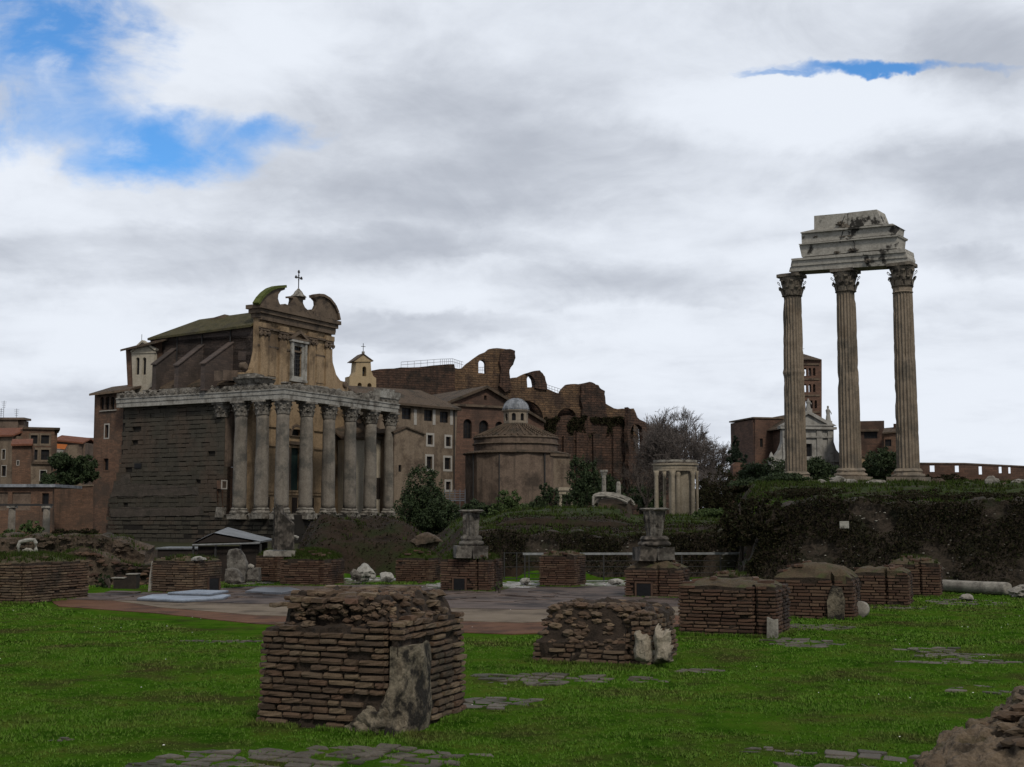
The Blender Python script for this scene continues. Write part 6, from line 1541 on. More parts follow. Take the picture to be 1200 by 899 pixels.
for k in range(16):
    a = k * math.pi / 8; b.tube([(15.7 * s * math.cos(q * math.pi / 20) * math.cos(a), 15.7 * s * math.cos(q * math.pi / 20) * math.sin(a), zd + (zpx(465) - zd) * math.sin(q * math.pi / 20)) for q in range(10)], .05, 4)
b.build('dome_rib', 'lead_roof', t, kind='stuff')
for a in (-2.75, -2.1, -1.2, -.25): b = MB(); x, y = 59.3 * s * math.cos(a), 59.3 * s * math.sin(a); b.tube([(x, y, zpx(532)), (x, y, zpx(600))], .14, 6); b.build('drainpipe', 'iron', t)
# straight wall joined at right and its small doorway porch
fr = Fpx(646, 203, 671, 206, 0); t = fr.thing('side_wing', 'straight plastered wing joined to the right of the round temple', 'wing')
b = MB(); b.plate(fr.P([(646, 640), (646, 533), (668, 535), (670.5, 567), (672, 640)]), (), 0, 7); b.build('wall', 'plaster_tan', t); b = MB(); q0 = fr.hit(645, 533.5, y=-.3); q1 = fr.hit(669, 535, y=-.3); b.box(q0[0], q1[0], -.35, 7, q0[2] - .1, q0[2] + .3); b.build('cornice', 'plaster_cornice', t)
fr = Fpx(655, 190, 674, 191, 0); t = fr.thing('doorway', 'small pale stone doorway with a heavy lintel at the foot of the round temple', 'doorway')
b = MB(); x0, x1, z0, z1 = rpx(fr, 655.5, 672, 575, 606); w = .42
b.box(x0, x0 + w, 0, .8, -.5, z1 - .55); b.box(x1 - w, x1, 0, .8, -.5, z1 - .55); b.build('jamb', 'travertine', t); b = MB(); b.box(x0 - .1, x1 + .1, -.1, .9, z1 - .55, z1); b.build('lintel', 'travertine', t)
b = MB(); b.box(x0 - .3, x1 + .3, -.3, 1, z1 + .003, z1 + .3); b.box(x0 - .15, x1 + .15, -.2, 1, z1 + .303, z1 + .5); b.build('cornice', 'travertine', t); b = MB(); b.box(x0 + w, x1 - w, .5, .6, -.5, z1 - .55); b.build('door', 'dark_wood', t)
b = MB(); b.box(x0 - .6, x1 + 3.0, .9, 2.5, -.5, z1 + .2); b.displace(.2, .5); b.build('backing_wall', 'brick_dark', t)
# steel walkway left of the drum
fr = Fpx(521, 186, 545, 187, 0); t = fr.thing('walkway', 'low grey-blue metal walkway railing between the house and the round temple', 'walkway')
b = MB(); x0, x1, z0, z1 = rpx(fr, 521, 545, 574, 587); b.box(x0, x1, 0, 2, z0, z0 + .15)
b.build('deck', 'plate_dark', t); b = MB()
for k in range(4): b.box(x0, x1, -.03, .03, z0 + .3 + k * .36, z0 + .37 + k * .36)
for k in range(5): x = x0 + (x1 - x0) * k / 4; b.box(x - .04, x + .04, -.05, .05, -1, z1 + .1)
b.build('railing', 'plate_dark', t)

# ================================================================ the vast brick ruin
fr = Fpx(436, 262, 760, 285, 0); t = fr.thing('basilica_ruin', 'huge broken brick vault ruin with arched openings on the skyline', 'ruin')
def rugged(pts, step=1.6, amp=.5, close_from=None):
    step *= .6; amp *= 1.5
    out = []
    for p in densify(pts, step): n = noise.noise_vector(Vector((p.x * .45, p.y * .45, 3))); n2 = noise.noise_vector(Vector((p.x * 1.4, p.y * 1.4, 7))); out.append((p.x + n.x * amp + n2.x * amp * .4, p.y + n.y * amp + n2.y * amp * .4))
    return out
main = fr.P([(530, 640), (530, 431), (542.7, 430.7), (549, 426), (556, 420.5), (563, 416), (570, 412.5), (574, 409.5), (579, 408.2), (590, 407.7), (598, 409.5), (603.5, 412), (603.6, 420), (600, 427), (597.2, 434.5), (596.8, 443.5), (606, 441.5), (612, 438.6), (617, 436.2), (625, 434.3), (633, 434.5), (637, 437), (639, 441), (640.8, 456), (650, 460), (657, 462.7), (660, 456), (665, 451.5), (674, 450.4), (682.7, 450), (690, 448.7), (697, 449), (701, 451), (703.5, 456), (708.5, 458.5), (709.3, 472), (713, 475.5), (720, 477), (742, 479), (748, 490), (748, 640)])
h1 = arch(*rpx(fr, 560.8, 569.2, 422, 437.5)); h2 = arch(*rpx(fr, 617.8, 626.3, 440, 454)); h3 = arch(*rpx(fr, 596, 637, 469.5, 640), n=14); h4 = arch(*rpx(fr, 653, 676.5, 478.5, 640), n=14)
b = MB(); b.plate(rugged(main, 1.4, .35), [rugged(h1, .9, .12), rugged(h2, .9, .1), h3, h4], 0, 1.1); b.build('vault_wall', 'brick_ochre', t)
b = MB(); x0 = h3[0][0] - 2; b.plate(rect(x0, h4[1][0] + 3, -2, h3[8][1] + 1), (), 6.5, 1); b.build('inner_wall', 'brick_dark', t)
# dark pier at the left of the broken vault, tilted stump of vault overhanging
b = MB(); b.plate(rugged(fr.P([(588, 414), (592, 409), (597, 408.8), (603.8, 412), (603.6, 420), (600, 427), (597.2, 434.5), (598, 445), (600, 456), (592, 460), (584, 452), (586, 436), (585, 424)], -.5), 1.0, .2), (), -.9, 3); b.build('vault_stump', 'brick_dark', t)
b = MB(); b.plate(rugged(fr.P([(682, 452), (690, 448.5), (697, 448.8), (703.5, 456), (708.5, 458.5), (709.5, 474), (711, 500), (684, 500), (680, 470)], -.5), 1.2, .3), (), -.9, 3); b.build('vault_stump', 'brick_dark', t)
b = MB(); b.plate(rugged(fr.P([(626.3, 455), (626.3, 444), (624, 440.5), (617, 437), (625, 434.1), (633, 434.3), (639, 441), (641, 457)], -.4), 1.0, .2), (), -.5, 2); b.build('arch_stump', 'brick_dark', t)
# left maroon block
b = MB(); b.plate(rugged(fr.P([(433, 640), (435.5, 434.5), (470, 431), (500, 428.5), (532.5, 426.5), (534, 640)], -1.2), 2.5, .25), (), -1.4, 30); b.build('left_block', 'brick_dark', t)
b = MB(); q = fr.P([(534.5, 640), (534.3, 428), (543, 430.9), (560, 438), (585, 447), (600, 456), (640, 462), (640, 470), (600, 463), (575, 468), (545, 640)], -.6)
# front lower wall
f2 = Fpx(636, 248, 752, 256, 0); low = rugged(f2.P([(637, 640), (637.5, 489), (660, 487.5), (676, 488), (690, 490), (706, 489.5), (716, 491), (730, 492), (742, 494), (744, 640)]), 1.5, .3)
b = MB(); b.plate(low, (), 0, 3); o = b.build('front_wall', 'brick_dark'); o.parent = t; 
import mathutils
M_par = mathutils.Matrix.LocRotScale(Vector(fr.o), mathutils.Euler((0, 0, fr.rz)), None); M_ch = mathutils.Matrix.LocRotScale(Vector(f2.o), mathutils.Euler((0, 0, f2.rz)), None)
o.matrix_parent_inverse = M_par.inverted() @ M_ch
C = []
for _ in range(5200):
    u = R.uniform(638, 742); v = 489 + abs(R.gauss(0, 9)) + 5 * noise.noise(Vector((u * .1, 0, 0))); x, y, z = f2.hit(u, v, y=-.15)
    if noise.noise(Vector((x * .35, z * .35, 2))) > -.1: C.append((x, y + R.uniform(-.3, .1), z))
o = big_mesh('creeper', leaf_quads(np.array(C), .28), 4, 'leaf_ivy', t, kind='stuff'); o.matrix_parent_inverse = M_par.inverted() @ M_ch
for u in (651, 664, 679, 699, 722):
    b = MB(); x, y, z = f2.hit(u, 560, y=0); b.box(x - .9, x + .9, -.6, .1, -1, f2.hit(u, 500 + R.uniform(0, 14), y=0)[2]); b.displace(.25, .3); o = b.build('rib', 'brick_dark', t); o.matrix_parent_inverse = M_par.inverted() @ M_ch
# falling right-hand end with a tall arched window
f3 = Fpx(736, 252, 800, 262, 0); out = rugged(f3.P([(738, 640), (736, 477), (743, 482), (747, 488), (755, 494), (764, 500), (773, 508), (782, 515.5), (790, 520), (797, 524), (800, 560), (802, 640)]), 1.4, .3)
M3 = mathutils.Matrix.LocRotScale(Vector(f3.o), mathutils.Euler((0, 0, f3.rz)), None)
b = MB(); b.plate(out, [rugged(arch(*rpx(f3, 739.5, 753.5, 496.5, 528.5)), .9, .15)], 0, 1.0); o = b.build('end_wall', 'brick_dark', t); o.matrix_parent_inverse = M_par.inverted() @ M3
# railings along the top
b = MB()
def railpx(pts, y=1.0, h=1.2, n=8):
    P_ = [fr.hit(u, v, y=y) for u, v in pts]
    for dz_ in (h, h * .5): b.tube([(p[0], p[1], p[2] + dz_) for p in P_], .04, 4)
    for a, c in zip(P_, P_[1:]):
        for k in range(n): f = k / n; x, yy, z = [a[i] + (c[i] - a[i]) * f for i in range(3)]; b.box(x - .03, x + .03, yy - .03, yy + .03, z - .3, z + h)
for a_ in (([(470, 431), (516, 427.5), (530, 427), (543, 431)], 6), ([(560, 437), (570, 437)], 4), ([(640, 457), (657, 462.5)], 5)):
    b = MB(); railpx(a_[0], n=a_[1]); b.build('roof_railing', 'rail_grey', t)
# vegetation strip on broken tops
C = np.array([fr.hit(u, v + R.uniform(-1, .5), y=R.uniform(0, 3)) for u, v in [(R.uniform(575, 602), 408.5) for _ in range(260)] + [(R.uniform(683, 702), 449.3) for _ in range(160)] + [(R.uniform(617, 636), 435) for _ in range(120)] + [(R.uniform(712, 742), 477) for _ in range(150)]])


# ================================================================ houses at far left
def house(fr, name, label, pts, wins, m, roof=None, y1=9, frame='window_frame', bars=(1, 1), cat='house', z0=-2, fw=.12, arched=(), flat=None):
    t = fr.thing(name, label, cat); facade(fr, t, pts, wins, m, frame=frame, bars=bars, fw=fw, arched=arched)
    x0, x1 = fr.P([pts[0]])[0][0], fr.P([pts[-1]])[0][0]; zt = min(fr.P([p])[0][1] for p in pts[1:-1]); b = MB(); b.box(x0 + .1, x1 - .1, .61, y1, z0, zt - .1); b.build('body', m, t)
    if roof:
        (u0, v0), (u1, v1), rise, mm = roof; a, c = fr.hit(u0, v0, y=-.6), fr.hit(u1, v1, y=-.6); b = MB(); ym = y1 * .5
        b.slab([(a[0], -.6, a[2]), (c[0], -.6, c[2]), (c[0], ym, c[2] + rise), (a[0], ym, a[2] + rise)], .3); b.slab([(a[0], ym, a[2] + rise), (c[0], ym, c[2] + rise), (c[0], y1 + .6, c[2]), (a[0], y1 + .6, a[2])], .3); b.build('roof', mm, t)
    if flat:
        b = MB(); zz_ = max(fr.P([p])[0][1] for p in pts[1:-1]); b.box(x0 - .3, x1 + .3, -.35, y1 + .2, zz_ + .003, zz_ + .4); b.build('roof', flat, t)
    return t
FGH = 'town houses beyond the ruins'
def H(u0, Y0, u1, Y1): return Fpx(u0, Y0, u1, Y1, 0)
t = house(H(-40, 234, 14, 234), 'town_house', 'tall brown block at the far left edge with a flat top and aerials', [(-40, 620), (-40, 492), (-4, 492), (12, 492), (21, 492), (22, 620)], [(2, 6, 503, 509)], 'plaster_brown', flat='plaster_brown', y1=3)
b = MB(); f_ = H(-40, 234, 14, 234)
for u, v, h in ((4, 491, 3.4), (19, 494, 2.4), (1, 491, 2)):
    x, y, z = f_.hit(u, v, y=3); b.tube([(x, 3, z), (x, 3, z + h)], .04, 4)
    for k in range(4): b.tube([(x - .5 + .07 * k, 3, z + h - .25 - .35 * k), (x + .5 - .07 * k, 3, z + h - .25 - .35 * k)], .025, 4)
b.build('aerial', 'iron', t)
t = house(H(-30, 222, 14, 220), 'town_house', 'lower brown house with a red tile roof at the left edge', [(-30, 620), (-30, 511), (14, 510), (14, 620)], [(2.5, 6, 527, 538), (2, 7, 546, 558)], 'plaster_tan', roof=((-32, 510.5), (15, 509.5), 1.6, 'tile_roof_red'))
t = house(H(24, 222, 64, 224), 'town_house', 'brown modern block with a concrete grid of four windows', [(24, 620), (24, 503), (64, 504), (64, 620)], [(36, 44, 510, 520), (48, 57.5, 510, 520), (36, 44, 527, 539), (48, 57.5, 527, 539)], 'brick_house', flat='tile_roof', fw=.35, frame='plaster_tan')
t = house(H(14, 208, 37, 209), 'town_house', 'plain brown house with a small red hipped roof left of the gridded block', [(14, 620), (14, 521), (37, 520.5), (37, 620)], [(20, 22, 540, 545)], 'brick_house', roof=((13, 520.5), (38, 520), 1.1, 'tile_roof_red'), fw=.1)
t = house(H(36, 200, 60, 201), 'town_house', 'low ochre-brown house with one dark window below the gridded block', [(36, 620), (36, 544), (60, 544.5), (60, 620)], [(47, 54, 551.5, 563)], 'plaster_tan', flat='tile_roof')
t = house(H(60, 250, 92, 252), 'town_house', 'far low house with broken roof lines between the gridded block and the tree', [(60, 620), (60, 534), (77, 532), (79, 522), (92, 521), (95, 620)], [(70, 73, 540, 545)], 'plaster_tan')
t = house(H(63, 262, 96, 262), 'town_house', 'distant house with a brown tiled roof above the tree', [(63, 620), (63, 515.5), (96, 518), (96, 620)], [(68, 70, 522, 526)], 'plaster_brown', roof=((62, 515), (97, 518.5), 1.2, 'tile_roof_red'))
t = house(H(92, 270, 118, 270), 'town_house', 'small yellow house just left of the brick tower house', [(92, 620), (92, 519.5), (118, 520), (118, 620)], [(105, 107.5, 525.5, 529), (98, 100, 525.5, 529)], 'plaster_ochre', roof=((91, 519), (119, 519.5), 1.4, 'tile_roof'))
fr_ = H(64, 240, 80, 240); t = fr_.thing('awning', 'bright orange awning above a white screen among the far houses', 'awning')
b = MB(); a = fr_.P([(64, 525.5), (64, 520), (79, 521), (76, 526.5)]); b.plate(a, (), 0, .15); b.build('cloth', 'orange_cloth', t); b = MB(); b.plate(fr_.P([(64, 533), (64, 526), (75, 527), (72, 533)], .2), (), .2, .2); b.build('screen', 'white_wall', t)
# low garage building with a grey flat roof
fr = Fpx(-20, 150, 62, 150, 0); t = fr.thing('garage', 'low orange-brick building with a flat grey roof and boarded doors at left', 'garage')
hs = facade(fr, t, [(-20, 640), (-20, 571), (61.5, 571), (61.5, 640)], [(49, 57, 578, 600), (14, 36, 577, 598), (-10, 9, 577, 598)], 'brick_house', bars=(0, 0), fw=.1)
for h in hs[1:]: b = MB(); b.box(h[0], h[1], .2, .28, h[2], h[3]); b.build('shutter', 'plaster_brown', t)
b = MB(); b.box(-.5, fr.len + .3, -.5, 9, fr.hit(20, 571, y=0)[2] + .003, fr.hit(20, 567.5, y=0)[2]); b.build('roof', 'lead_roof', t)
fr = Fpx(60, 163, 109, 168, 0); t = fr.thing('brick_wall', 'tall reddish brick wall between the garage and the brick tower house', 'wall')
b = MB(); b.plate(fr.P([(60, 645), (60, 571.5), (109, 569.5), (109, 645)]), (), 0, 1); b.build('wall', 'brick_house', t); b = MB(); q0, q1 = fr.hit(60, 571.5, y=0), fr.hit(109, 569.5, y=0); b.slab([(q0[0], -.15, q0[2] + .18), (q1[0], -.15, q1[2] + .18), (q1[0], 1.15, q1[2] + .18), (q0[0], 1.15, q0[2] + .18)], .17); b.build('coping', 'plaster_tan', t)
# two small granite columns with a beam
fr = Fpx(-20, 96, 60, 96, 0); t = fr.thing('colonnade', 'pair of small pale columns joined by a dark beam at the left', 'colonnade')
for u in (14.5, 55, -16):
    x, _, z1 = fr.hit(u, 592, y=0); b = MB(); b.lathe([(.27, -.6), (.27, 0), (.26, 1.2), (.235, z1 - .22)], 18, (x, 0, 0), jit=.02); b.build('column', 'cipollino', t, smooth=True)
    b = MB(); b.box(x - .3, x + .3, -.3, .3, z1 - .22, z1 - .06); b.build('capital', 'marble_old', t)
b = MB(); z = fr.hit(30, 592, y=0)[2]; b.box(-.3, fr.len + .1, -.08, .08, z - .06, z + .09); b.build('beam', 'iron', t)

# ================================================================ right: church, bell tower, houses, wall
ZH = 4
fr = Fpx(885, 300, 925, 302, 0); t = fr.thing('brick_building', 'plain brick building with one tall arched window left of the white church front', 'building')
facade(fr, t, [(885, 600), (885, 491), (925, 490.5), (925, 600)], [(908, 917.5, 508, 525.5), (890.5, 894, 514, 524)], 'brick_maroon', arched=(0,), bars=(1, 2), frame=None)
b = MB(); b.box(.2, fr.len - .2, .61, 14, 0, fr.hit(900, 492, y=.6)[2]); b.build('body', 'brick_maroon', t); b = MB(); z = fr.hit(900, 490.8, y=0)[2]; b.box(-.2, fr.len, -.3, 14, z + .003, z + .35); b.build('coping', 'plaster_cornice', t)
fr = Fpx(900, 292, 992, 296, 0); t = fr.thing('church', 'pale baroque church front with a pediment and curved wings seen between the tall columns', 'church')
b = MB(); hw = rpx(fr, 943.5, 951.5, 520, 535)
b.plate(fr.P([(900, 600), (901, 548), (903, 540), (909, 534), (914, 527), (917, 518), (917.5, 503), (917.5, 499), (977, 499), (977, 518), (980, 527), (985, 533), (992, 539), (993, 600)]), [rect(*hw)], 0, 1.5); b.build('front', 'white_wall', t)
window(t, *hw, y=0, fm='white_wall', fw=.5, bars=(1, 1), depth=.8)
b = MB(); pe = fr.P([(914, 499), (947, 481), (980, 499)], -.5); pi_ = fr.P([(924, 497.5), (947, 485), (970, 497.5)], -.5); b.plate(pe, [pi_], -.7, 1.6); b.plate(fr.P([(920, 498.5), (947, 483.5), (974, 498.5)], 0), (), 0, .8)
z0, z1 = fr.hit(947, 503, y=-.5)[2], fr.hit(947, 500, y=-.5)[2]; xa, xb = fr.hit(914, 500, y=-.5)[0], fr.hit(980, 500, y=-.5)[0]; b.box(xa, xb, -.8, .9, z0, z1); b.build('pediment', 'white_wall', t)
b = MB()
for u in (920, 932, 960, 973): x = fr.hit(u, 520, y=0)[0]; b.box(x - .7, x + .7, -.35, -.004, 2, z0)
b.build('pilaster', 'white_wall', t, kind='stuff'); b = MB(); za_, zb_ = fr.hit(947, 513, y=0)[2], fr.hit(947, 511, y=0)[2]; b.box(xa + 1, xb - 1, -.5, -.006, za_, zb_)
za_, zb_ = fr.hit(947, 541.5, y=0)[2], fr.hit(947, 539, y=0)[2]; b.box(fr.hit(899, 540, y=0)[0], fr.hit(993, 540, y=0)[0], -.6, -.007, za_, zb_); b.build('cornice', 'white_wall', t)
b = MB(); b.box(xa + 2, xb - 2, 1.5, 26, 0, z1 - .5); b.build('nave', 'brick_maroon', t)
b = MB(); zr = fr.hit(947, 482, y=1)[2]; b.slab([(xa + .5, .9, z1 - .3), ((xa + xb) / 2, .9, zr), ((xa + xb) / 2, 26, zr), (xa + .5, 26, z1 - .3)], .3); b.slab([((xa + xb) / 2, .9, zr), (xb - .5, .9, z1 - .3), (xb - .5, 26, z1 - .3), ((xa + xb) / 2, 26, zr)], .3); b.build('roof', 'tile_roof', t)
for u, v0, v1 in ((971, 498, 475), (947.5, 482, 467)):   # rooftop statues of draped figures
    x, _, z = fr.hit(u, v0, y=0); h = (v0 - v1) / F * 293; b = MB(); b.box(x - .7, x + .7, -.5, .7, z - .4, z + h * .2)
    b.lathe([(.62, z + h * .2), (.55, z + h * .35), (.42, z + h * .55), (.5, z + h * .68), (.56, z + h * .76), (.3, z + h * .83), (.18, z + h * .86), (.26, z + h * .91), (.24, z + h * .96), (.05, z + h)], 10, (x, .1, 0), jit=.12, seed=u); b.tube([(x + .45, .1, z + h * .74), (x + .7, -.1, z + h * .6), (x + .55, -.3, z + h * .55)], .12, 5); b.build('statue', 'white_wall', t)
u_ = 907; x, _, z = fr.hit(904, 541, y=0); b = MB(); b.lathe([(.5, z), (.6, z + .3), (.3, z + .6), (.55, z + 1.1), (.35, z + 1.7), (.1, z + 2.2)], 10, (x, 0, 0)); b.build('urn', 'white_wall', t)
# bell tower
fr = Fpx(935.5, 318, 963, 318.5, 0); t = fr.thing('bell_tower', 'square red-brick medieval bell tower with rows of arched openings behind the left tall column', 'bell tower')
Wd = fr.len; xz = lambda u, v: fr.hit(u, v, y=0)
def face(b, y, th):
    hs = []
    for v0, v1 in ((431, 440.5), (450, 459.5), (469, 478.5)):
        for u in (938.5, 943.7, 949.2, 954.2) if v0 < 460 else (940.5, 945.5, 951, 956): h = rpx(fr, u - 1.45, u + 1.45, v0, v1); hs.append(arch(*h, n=5))
    b.plate(fr.P([(935.5, 600), (935.5, 421.5), (963, 421.5), (963, 600)]), hs, y, th)
    return hs
b = MB(); hs = face(b, 0, .5)
bh = [rect(.8, Wd - .5, xz(950, v1)[2], xz(950, v0)[2]) for v0, v1 in ((430, 441.5), (449, 460.5), (468, 479.5))]
b.plate(rect(0, Wd, 0, xz(950, 421.5)[2]), bh, Wd - .5, .5); b.box(0, .5, .5, Wd - .5, 0, xz(950, 421.5)[2]); 
zt = xz(950, 421.5)[2]
hh = []
for v0, v1 in ((431, 440.5), (450, 459.5), (469, 478.5)):
    z0, z1 = xz(950, v1)[2], xz(950, v0)[2]
    for k in range(3): hh.append(arch(1.3 + k * 1.25, 1.9 + k * 1.25, z0, z1, n=5))
b.plate(rect(.5, Wd - .5, 0, zt), hh, Wd - .5, .5, axis='x'); b.build('shaft', 'brick_maroon', t)
b = MB()
for v in (427, 444.5, 463.5, 483, 502): z = xz(950, v)[2]; b.box(-.22, Wd + .22, -.22, Wd + .22, z - .22, z + .22)
b.build('string_course', 'plaster_cornice', t); b = MB(); e = .7; b.slab([(-e, -e, zt), (Wd + e, -e, zt), (Wd / 2, Wd / 2, zt + 1.9)], .2)
for c in (((Wd + e, -e), (Wd + e, Wd + e)), ((Wd + e, Wd + e), (-e, Wd + e)), ((-e, Wd + e), (-e, -e))): b.slab([(*c[0], zt), (*c[1], zt), (Wd / 2, Wd / 2, zt + 1.9)], .2)
b.build('roof', 'tile_roof', t)
b = MB(); b.tube([(Wd / 2, Wd / 2, zt + 1.8), (Wd / 2, Wd / 2, zt + 3.8)], .06, 4); b.tube([(Wd / 2 - .5, Wd / 2, zt + 3.1), (Wd / 2 + .5, Wd / 2, zt + 3.1)], .05, 4); b.build('cross', 'iron', t)
# houses right of the church
ta = house(H(985, 288, 1036, 285), 'terrace_house', 'brown tile-roofed house with a recessed window, between middle and right tall columns', [(985, 600), (985, 494), (1036, 493), (1037, 600)], [(1012.5, 1028, 505, 514)], 'brick_maroon', roof=((983, 505), (1030, 504), 2.2, 'tile_roof'), bars=(3, 1), frame=None)
tb = house(H(1035, 276, 1100, 272), 'terrace_house', 'plastered house with dark windows just left of the right tall column', [(1035, 600), (1036, 507), (1060, 505), (1060, 600)], [(1037, 1044.5, 515, 523), (1050.5, 1054, 514, 523), (1046.5, 1049.5, 531.5, 535)], 'brick_house', roof=((1034, 507), (1060, 504.5), 1.3, 'tile_roof'), frame=None, bars=(1, 1))
f_ = H(1035, 276, 1100, 272); b = MB(); x, _, z = f_.hit(1050, 500, y=3); b.box(x - .5, x + .5, 2.5, 3.5, z - 2.5, z + .6); b.build('chimney', 'brick_dark', tb)
fr_ = H(1010, 262, 1026, 262); t = fr_.thing('yellow_lean_to', 'small yellow lean-to wall under the brown house', 'lean-to'); b = MB(); b.plate(fr_.P([(1010, 580), (1010, 535), (1026, 541), (1026, 580)]), (), 0, 2); b.build('wall', 'plaster_ochre', t); b = MB(); b.plate(fr_.P([(1009, 534.5), (1009, 533), (1028, 540.5), (1028, 542)], -.3), (), -.4, 2.8); b.build('roof', 'tile_roof', t)
# long brick wall with square openings
fr = Fpx(1060, 200, 1300, 190, 0); t = fr.thing('boundary_wall', 'long low brown brick wall pierced by small square openings at the right skyline', 'wall')
hs = [rpx(fr, *w) for w in ((1089.5, 1095, 545.5, 553), (1119, 1123.5, 545.7, 553.3), (1147, 1150.5, 546.5, 556), (1170.5, 1173.7, 547, 554.5), (1181.7, 1184.2, 547.5, 554.8))]
b = MB(); b.plate(fr.P([(1060, 600), (1060, 543), (1130, 543.5), (1200, 547), (1300, 549), (1300, 600)]), [rect(*h) for h in hs], 0, .7); b.build('wall', 'brick_maroon', t)
b = MB(); q = fr.P([(1060, 543.6), (1060, 542), (1130, 542.4), (1200, 545.8), (1300, 547.8), (1300, 549.3), (1200, 547.3), (1130, 543.9)], -.1); b.plate(q, (), -.12, 1); b.build('coping', 'plaster_brown', t)
fr = Fpx(893, 210, 903, 210, 0)
fr = Fpx(858, 165, 875, 165, 0); t = fr.thing('brick_ruin', 'square stump of red brickwork among the dark trees left of the tall columns', 'ruin'); b = MB(); b.plate(rugged(fr.P([(858, 600), (858, 546), (862, 543), (874, 543.5), (875, 600)]), .5, .12), (), 0, 2); b.build('masonry', 'brick_maroon', t)

# ================================================================ round temple fragment (three columns and a curved wall)
pV = at(793, 608, 110); t = thing('temple_fragment', 'pale curved temple fragment with columns and a broken entablature in the middle distance', 'temple ruin', (pV.x, pV.y, pV.z - .2), 0)
sV = 110 / F; HV = (608 - 527) * sV * 0 + 5.1
wv = lambda px: (px - 793) * sV
zV = lambda v: (608 - v) * sV + .2
for u, y, r, v0 in ((769.5, -.2, .19, 600), (781.8, 1.6, .14, 600), (788, -.5, .22, 608), (795, -.1, .22, 608), (812, -.2, .2, 608), (818, .3, .12, 608)):
    b = MB(); b.lathe([(r * 1.2, -.8), (r * 1.25, .08), (r, .2), (r * .9, zV(562)), (r * .88, zV(558.5)), (r * 1.15, zV(556.5)), (r * 1.05, zV(555.5)), (r * 1.3, zV(552.2))], 20, (wv(u), y, 0), flute=0, jit=.02); b.build('column', 'travertine', t, smooth=True)
b = MB(); pl = []
for k in range(13): a = math.pi * (1.15 + .62 * k / 12); pl.append((wv(802) + 1.35 * math.cos(a), 1.5 + 1.5 * math.sin(a)))
for k in range(12, -1, -1): a = math.pi * (1.15 + .62 * k / 12); pl.append((wv(802) + .95 * math.cos(a), 1.5 + 1.1 * math.sin(a)))
b.plate(pl[::-1], (), -.8, zV(553) + .8, axis='z'); b.build('curved_wall', 'travertine', t)
def curve_ring(z0, z1, o, name, m='travertine'):
    b = MB(); P_ = []
    for k in range(15): a = math.pi * (1.02 + .9 * k / 14); P_.append((wv(794) + (1.9 + o) * math.cos(a), 1.15 + (1.6 + o) * math.sin(a)))
    for k in range(14, -1, -1): a = math.pi * (1.02 + .9 * k / 14); P_.append((wv(794) + (1.35) * math.cos(a), 1.15 + 1.05 * math.sin(a)))
    b.plate(P_[::-1], (), z0, z1 - z0, axis='z'); b.displace(.02, 1.3); b.build(name, m, t)
curve_ring(zV(552.2), zV(549.6), .0, 'architrave'); curve_ring(zV(549.5), zV(545.4), .02, 'frieze'); curve_ring(zV(545.3), zV(543.6), .15, 'cornice'); curve_ring(zV(543.5), zV(541.8), .0, 'cornice_core', 'castor_capital'); curve_ring(zV(541.7), zV(539.3), .02, 'broken_top', 'marble_old')
# single column with capital, stump and the carved vault fragment on the green mound
p = at(708, 598, 108); t = thing('lone_column', 'slim pale column with its capital standing on the green mound', 'column', tuple(p)); h = (598 - 551) / F * 108
b = MB(); b.lathe([(.24, -.8), (.2, 0), (.19, h * .4), (.17, h * .8), (.19, h * .82)], 20, jit=.03); b.build('shaft', 'marble_old', t, smooth=True); b = MB(); b.lathe([(.17, h * .82), (.2, h * .86), (.28, h * .93), (.34, h * .95), (.34, h)], 12, jit=.08); b.displace(.02, 4); b.build('capital', 'marble_old', t)
p = at(725, 598, 108); o = MB(); o.lathe([(.24, -.9), (.22, 0), (.2, 1.6), (.17, 2.3), (.1, 2.4)], 18, jit=.06, seed=3); o = o.build('column_stump', 'marble_old', smooth=True); o.location = p; tag(o, 'broken grey column stump right of the slim column with a capital', 'column stump')
p = at(718, 602, 84); t = thing('carved_vault', 'striped carved marble vault fragment arching over the grass of the mound', 'marble fragment', tuple(p), rad(-14))
b = MB()
for row in range(9):
    z = .75 + .62 * (1 - ((row - 3.5) / 6.2) ** 2) ; y = -1.0 + row * .26
    pts = [(-1.12 + .02 * row, y, z - .62)] + [(-1.1 + k * .28 + .02 * row, y, z - .02 - .0032 * (k - 2) ** 2 * 4) for k in range(9)]
    b.tube(pts, .085, 6)
b.displace(.03, 2.5); b.build('carved_rib', 'marble_old', t, kind='stuff'); b = MB(); b.hexa([(-1, -.8, -.1), (1.1, -.8, -.1), (1.1, 1.2, -.1), (-1, 1.2, -.1), (-.8, -.8, .66), (1.05, -.8, .6), (1.05, 1.1, 1.0), (-.8, 1.1, 1.1)]); b.displace(.06, 1.5); b.build('core', 'rubble', t)
b = MB(); b.box(-1.2, -1.0, -.9, -.6, -.4, .5, .03); b.box(-.35, -.2, -.95, -.8, -.3, .2, .03); b.build('prop_stone', 'marble_white', t)
rock('marble_block', 'tiny white stone among the scrub at the right end of the green mound', 845, 606, 70, 12, 7, 'marble_white', 71)
rock('marble_block', 'grey stone heap on the low ledge left of the pale column stump', 500, 640, 36.5, 34, 22, 'rubble', 72)

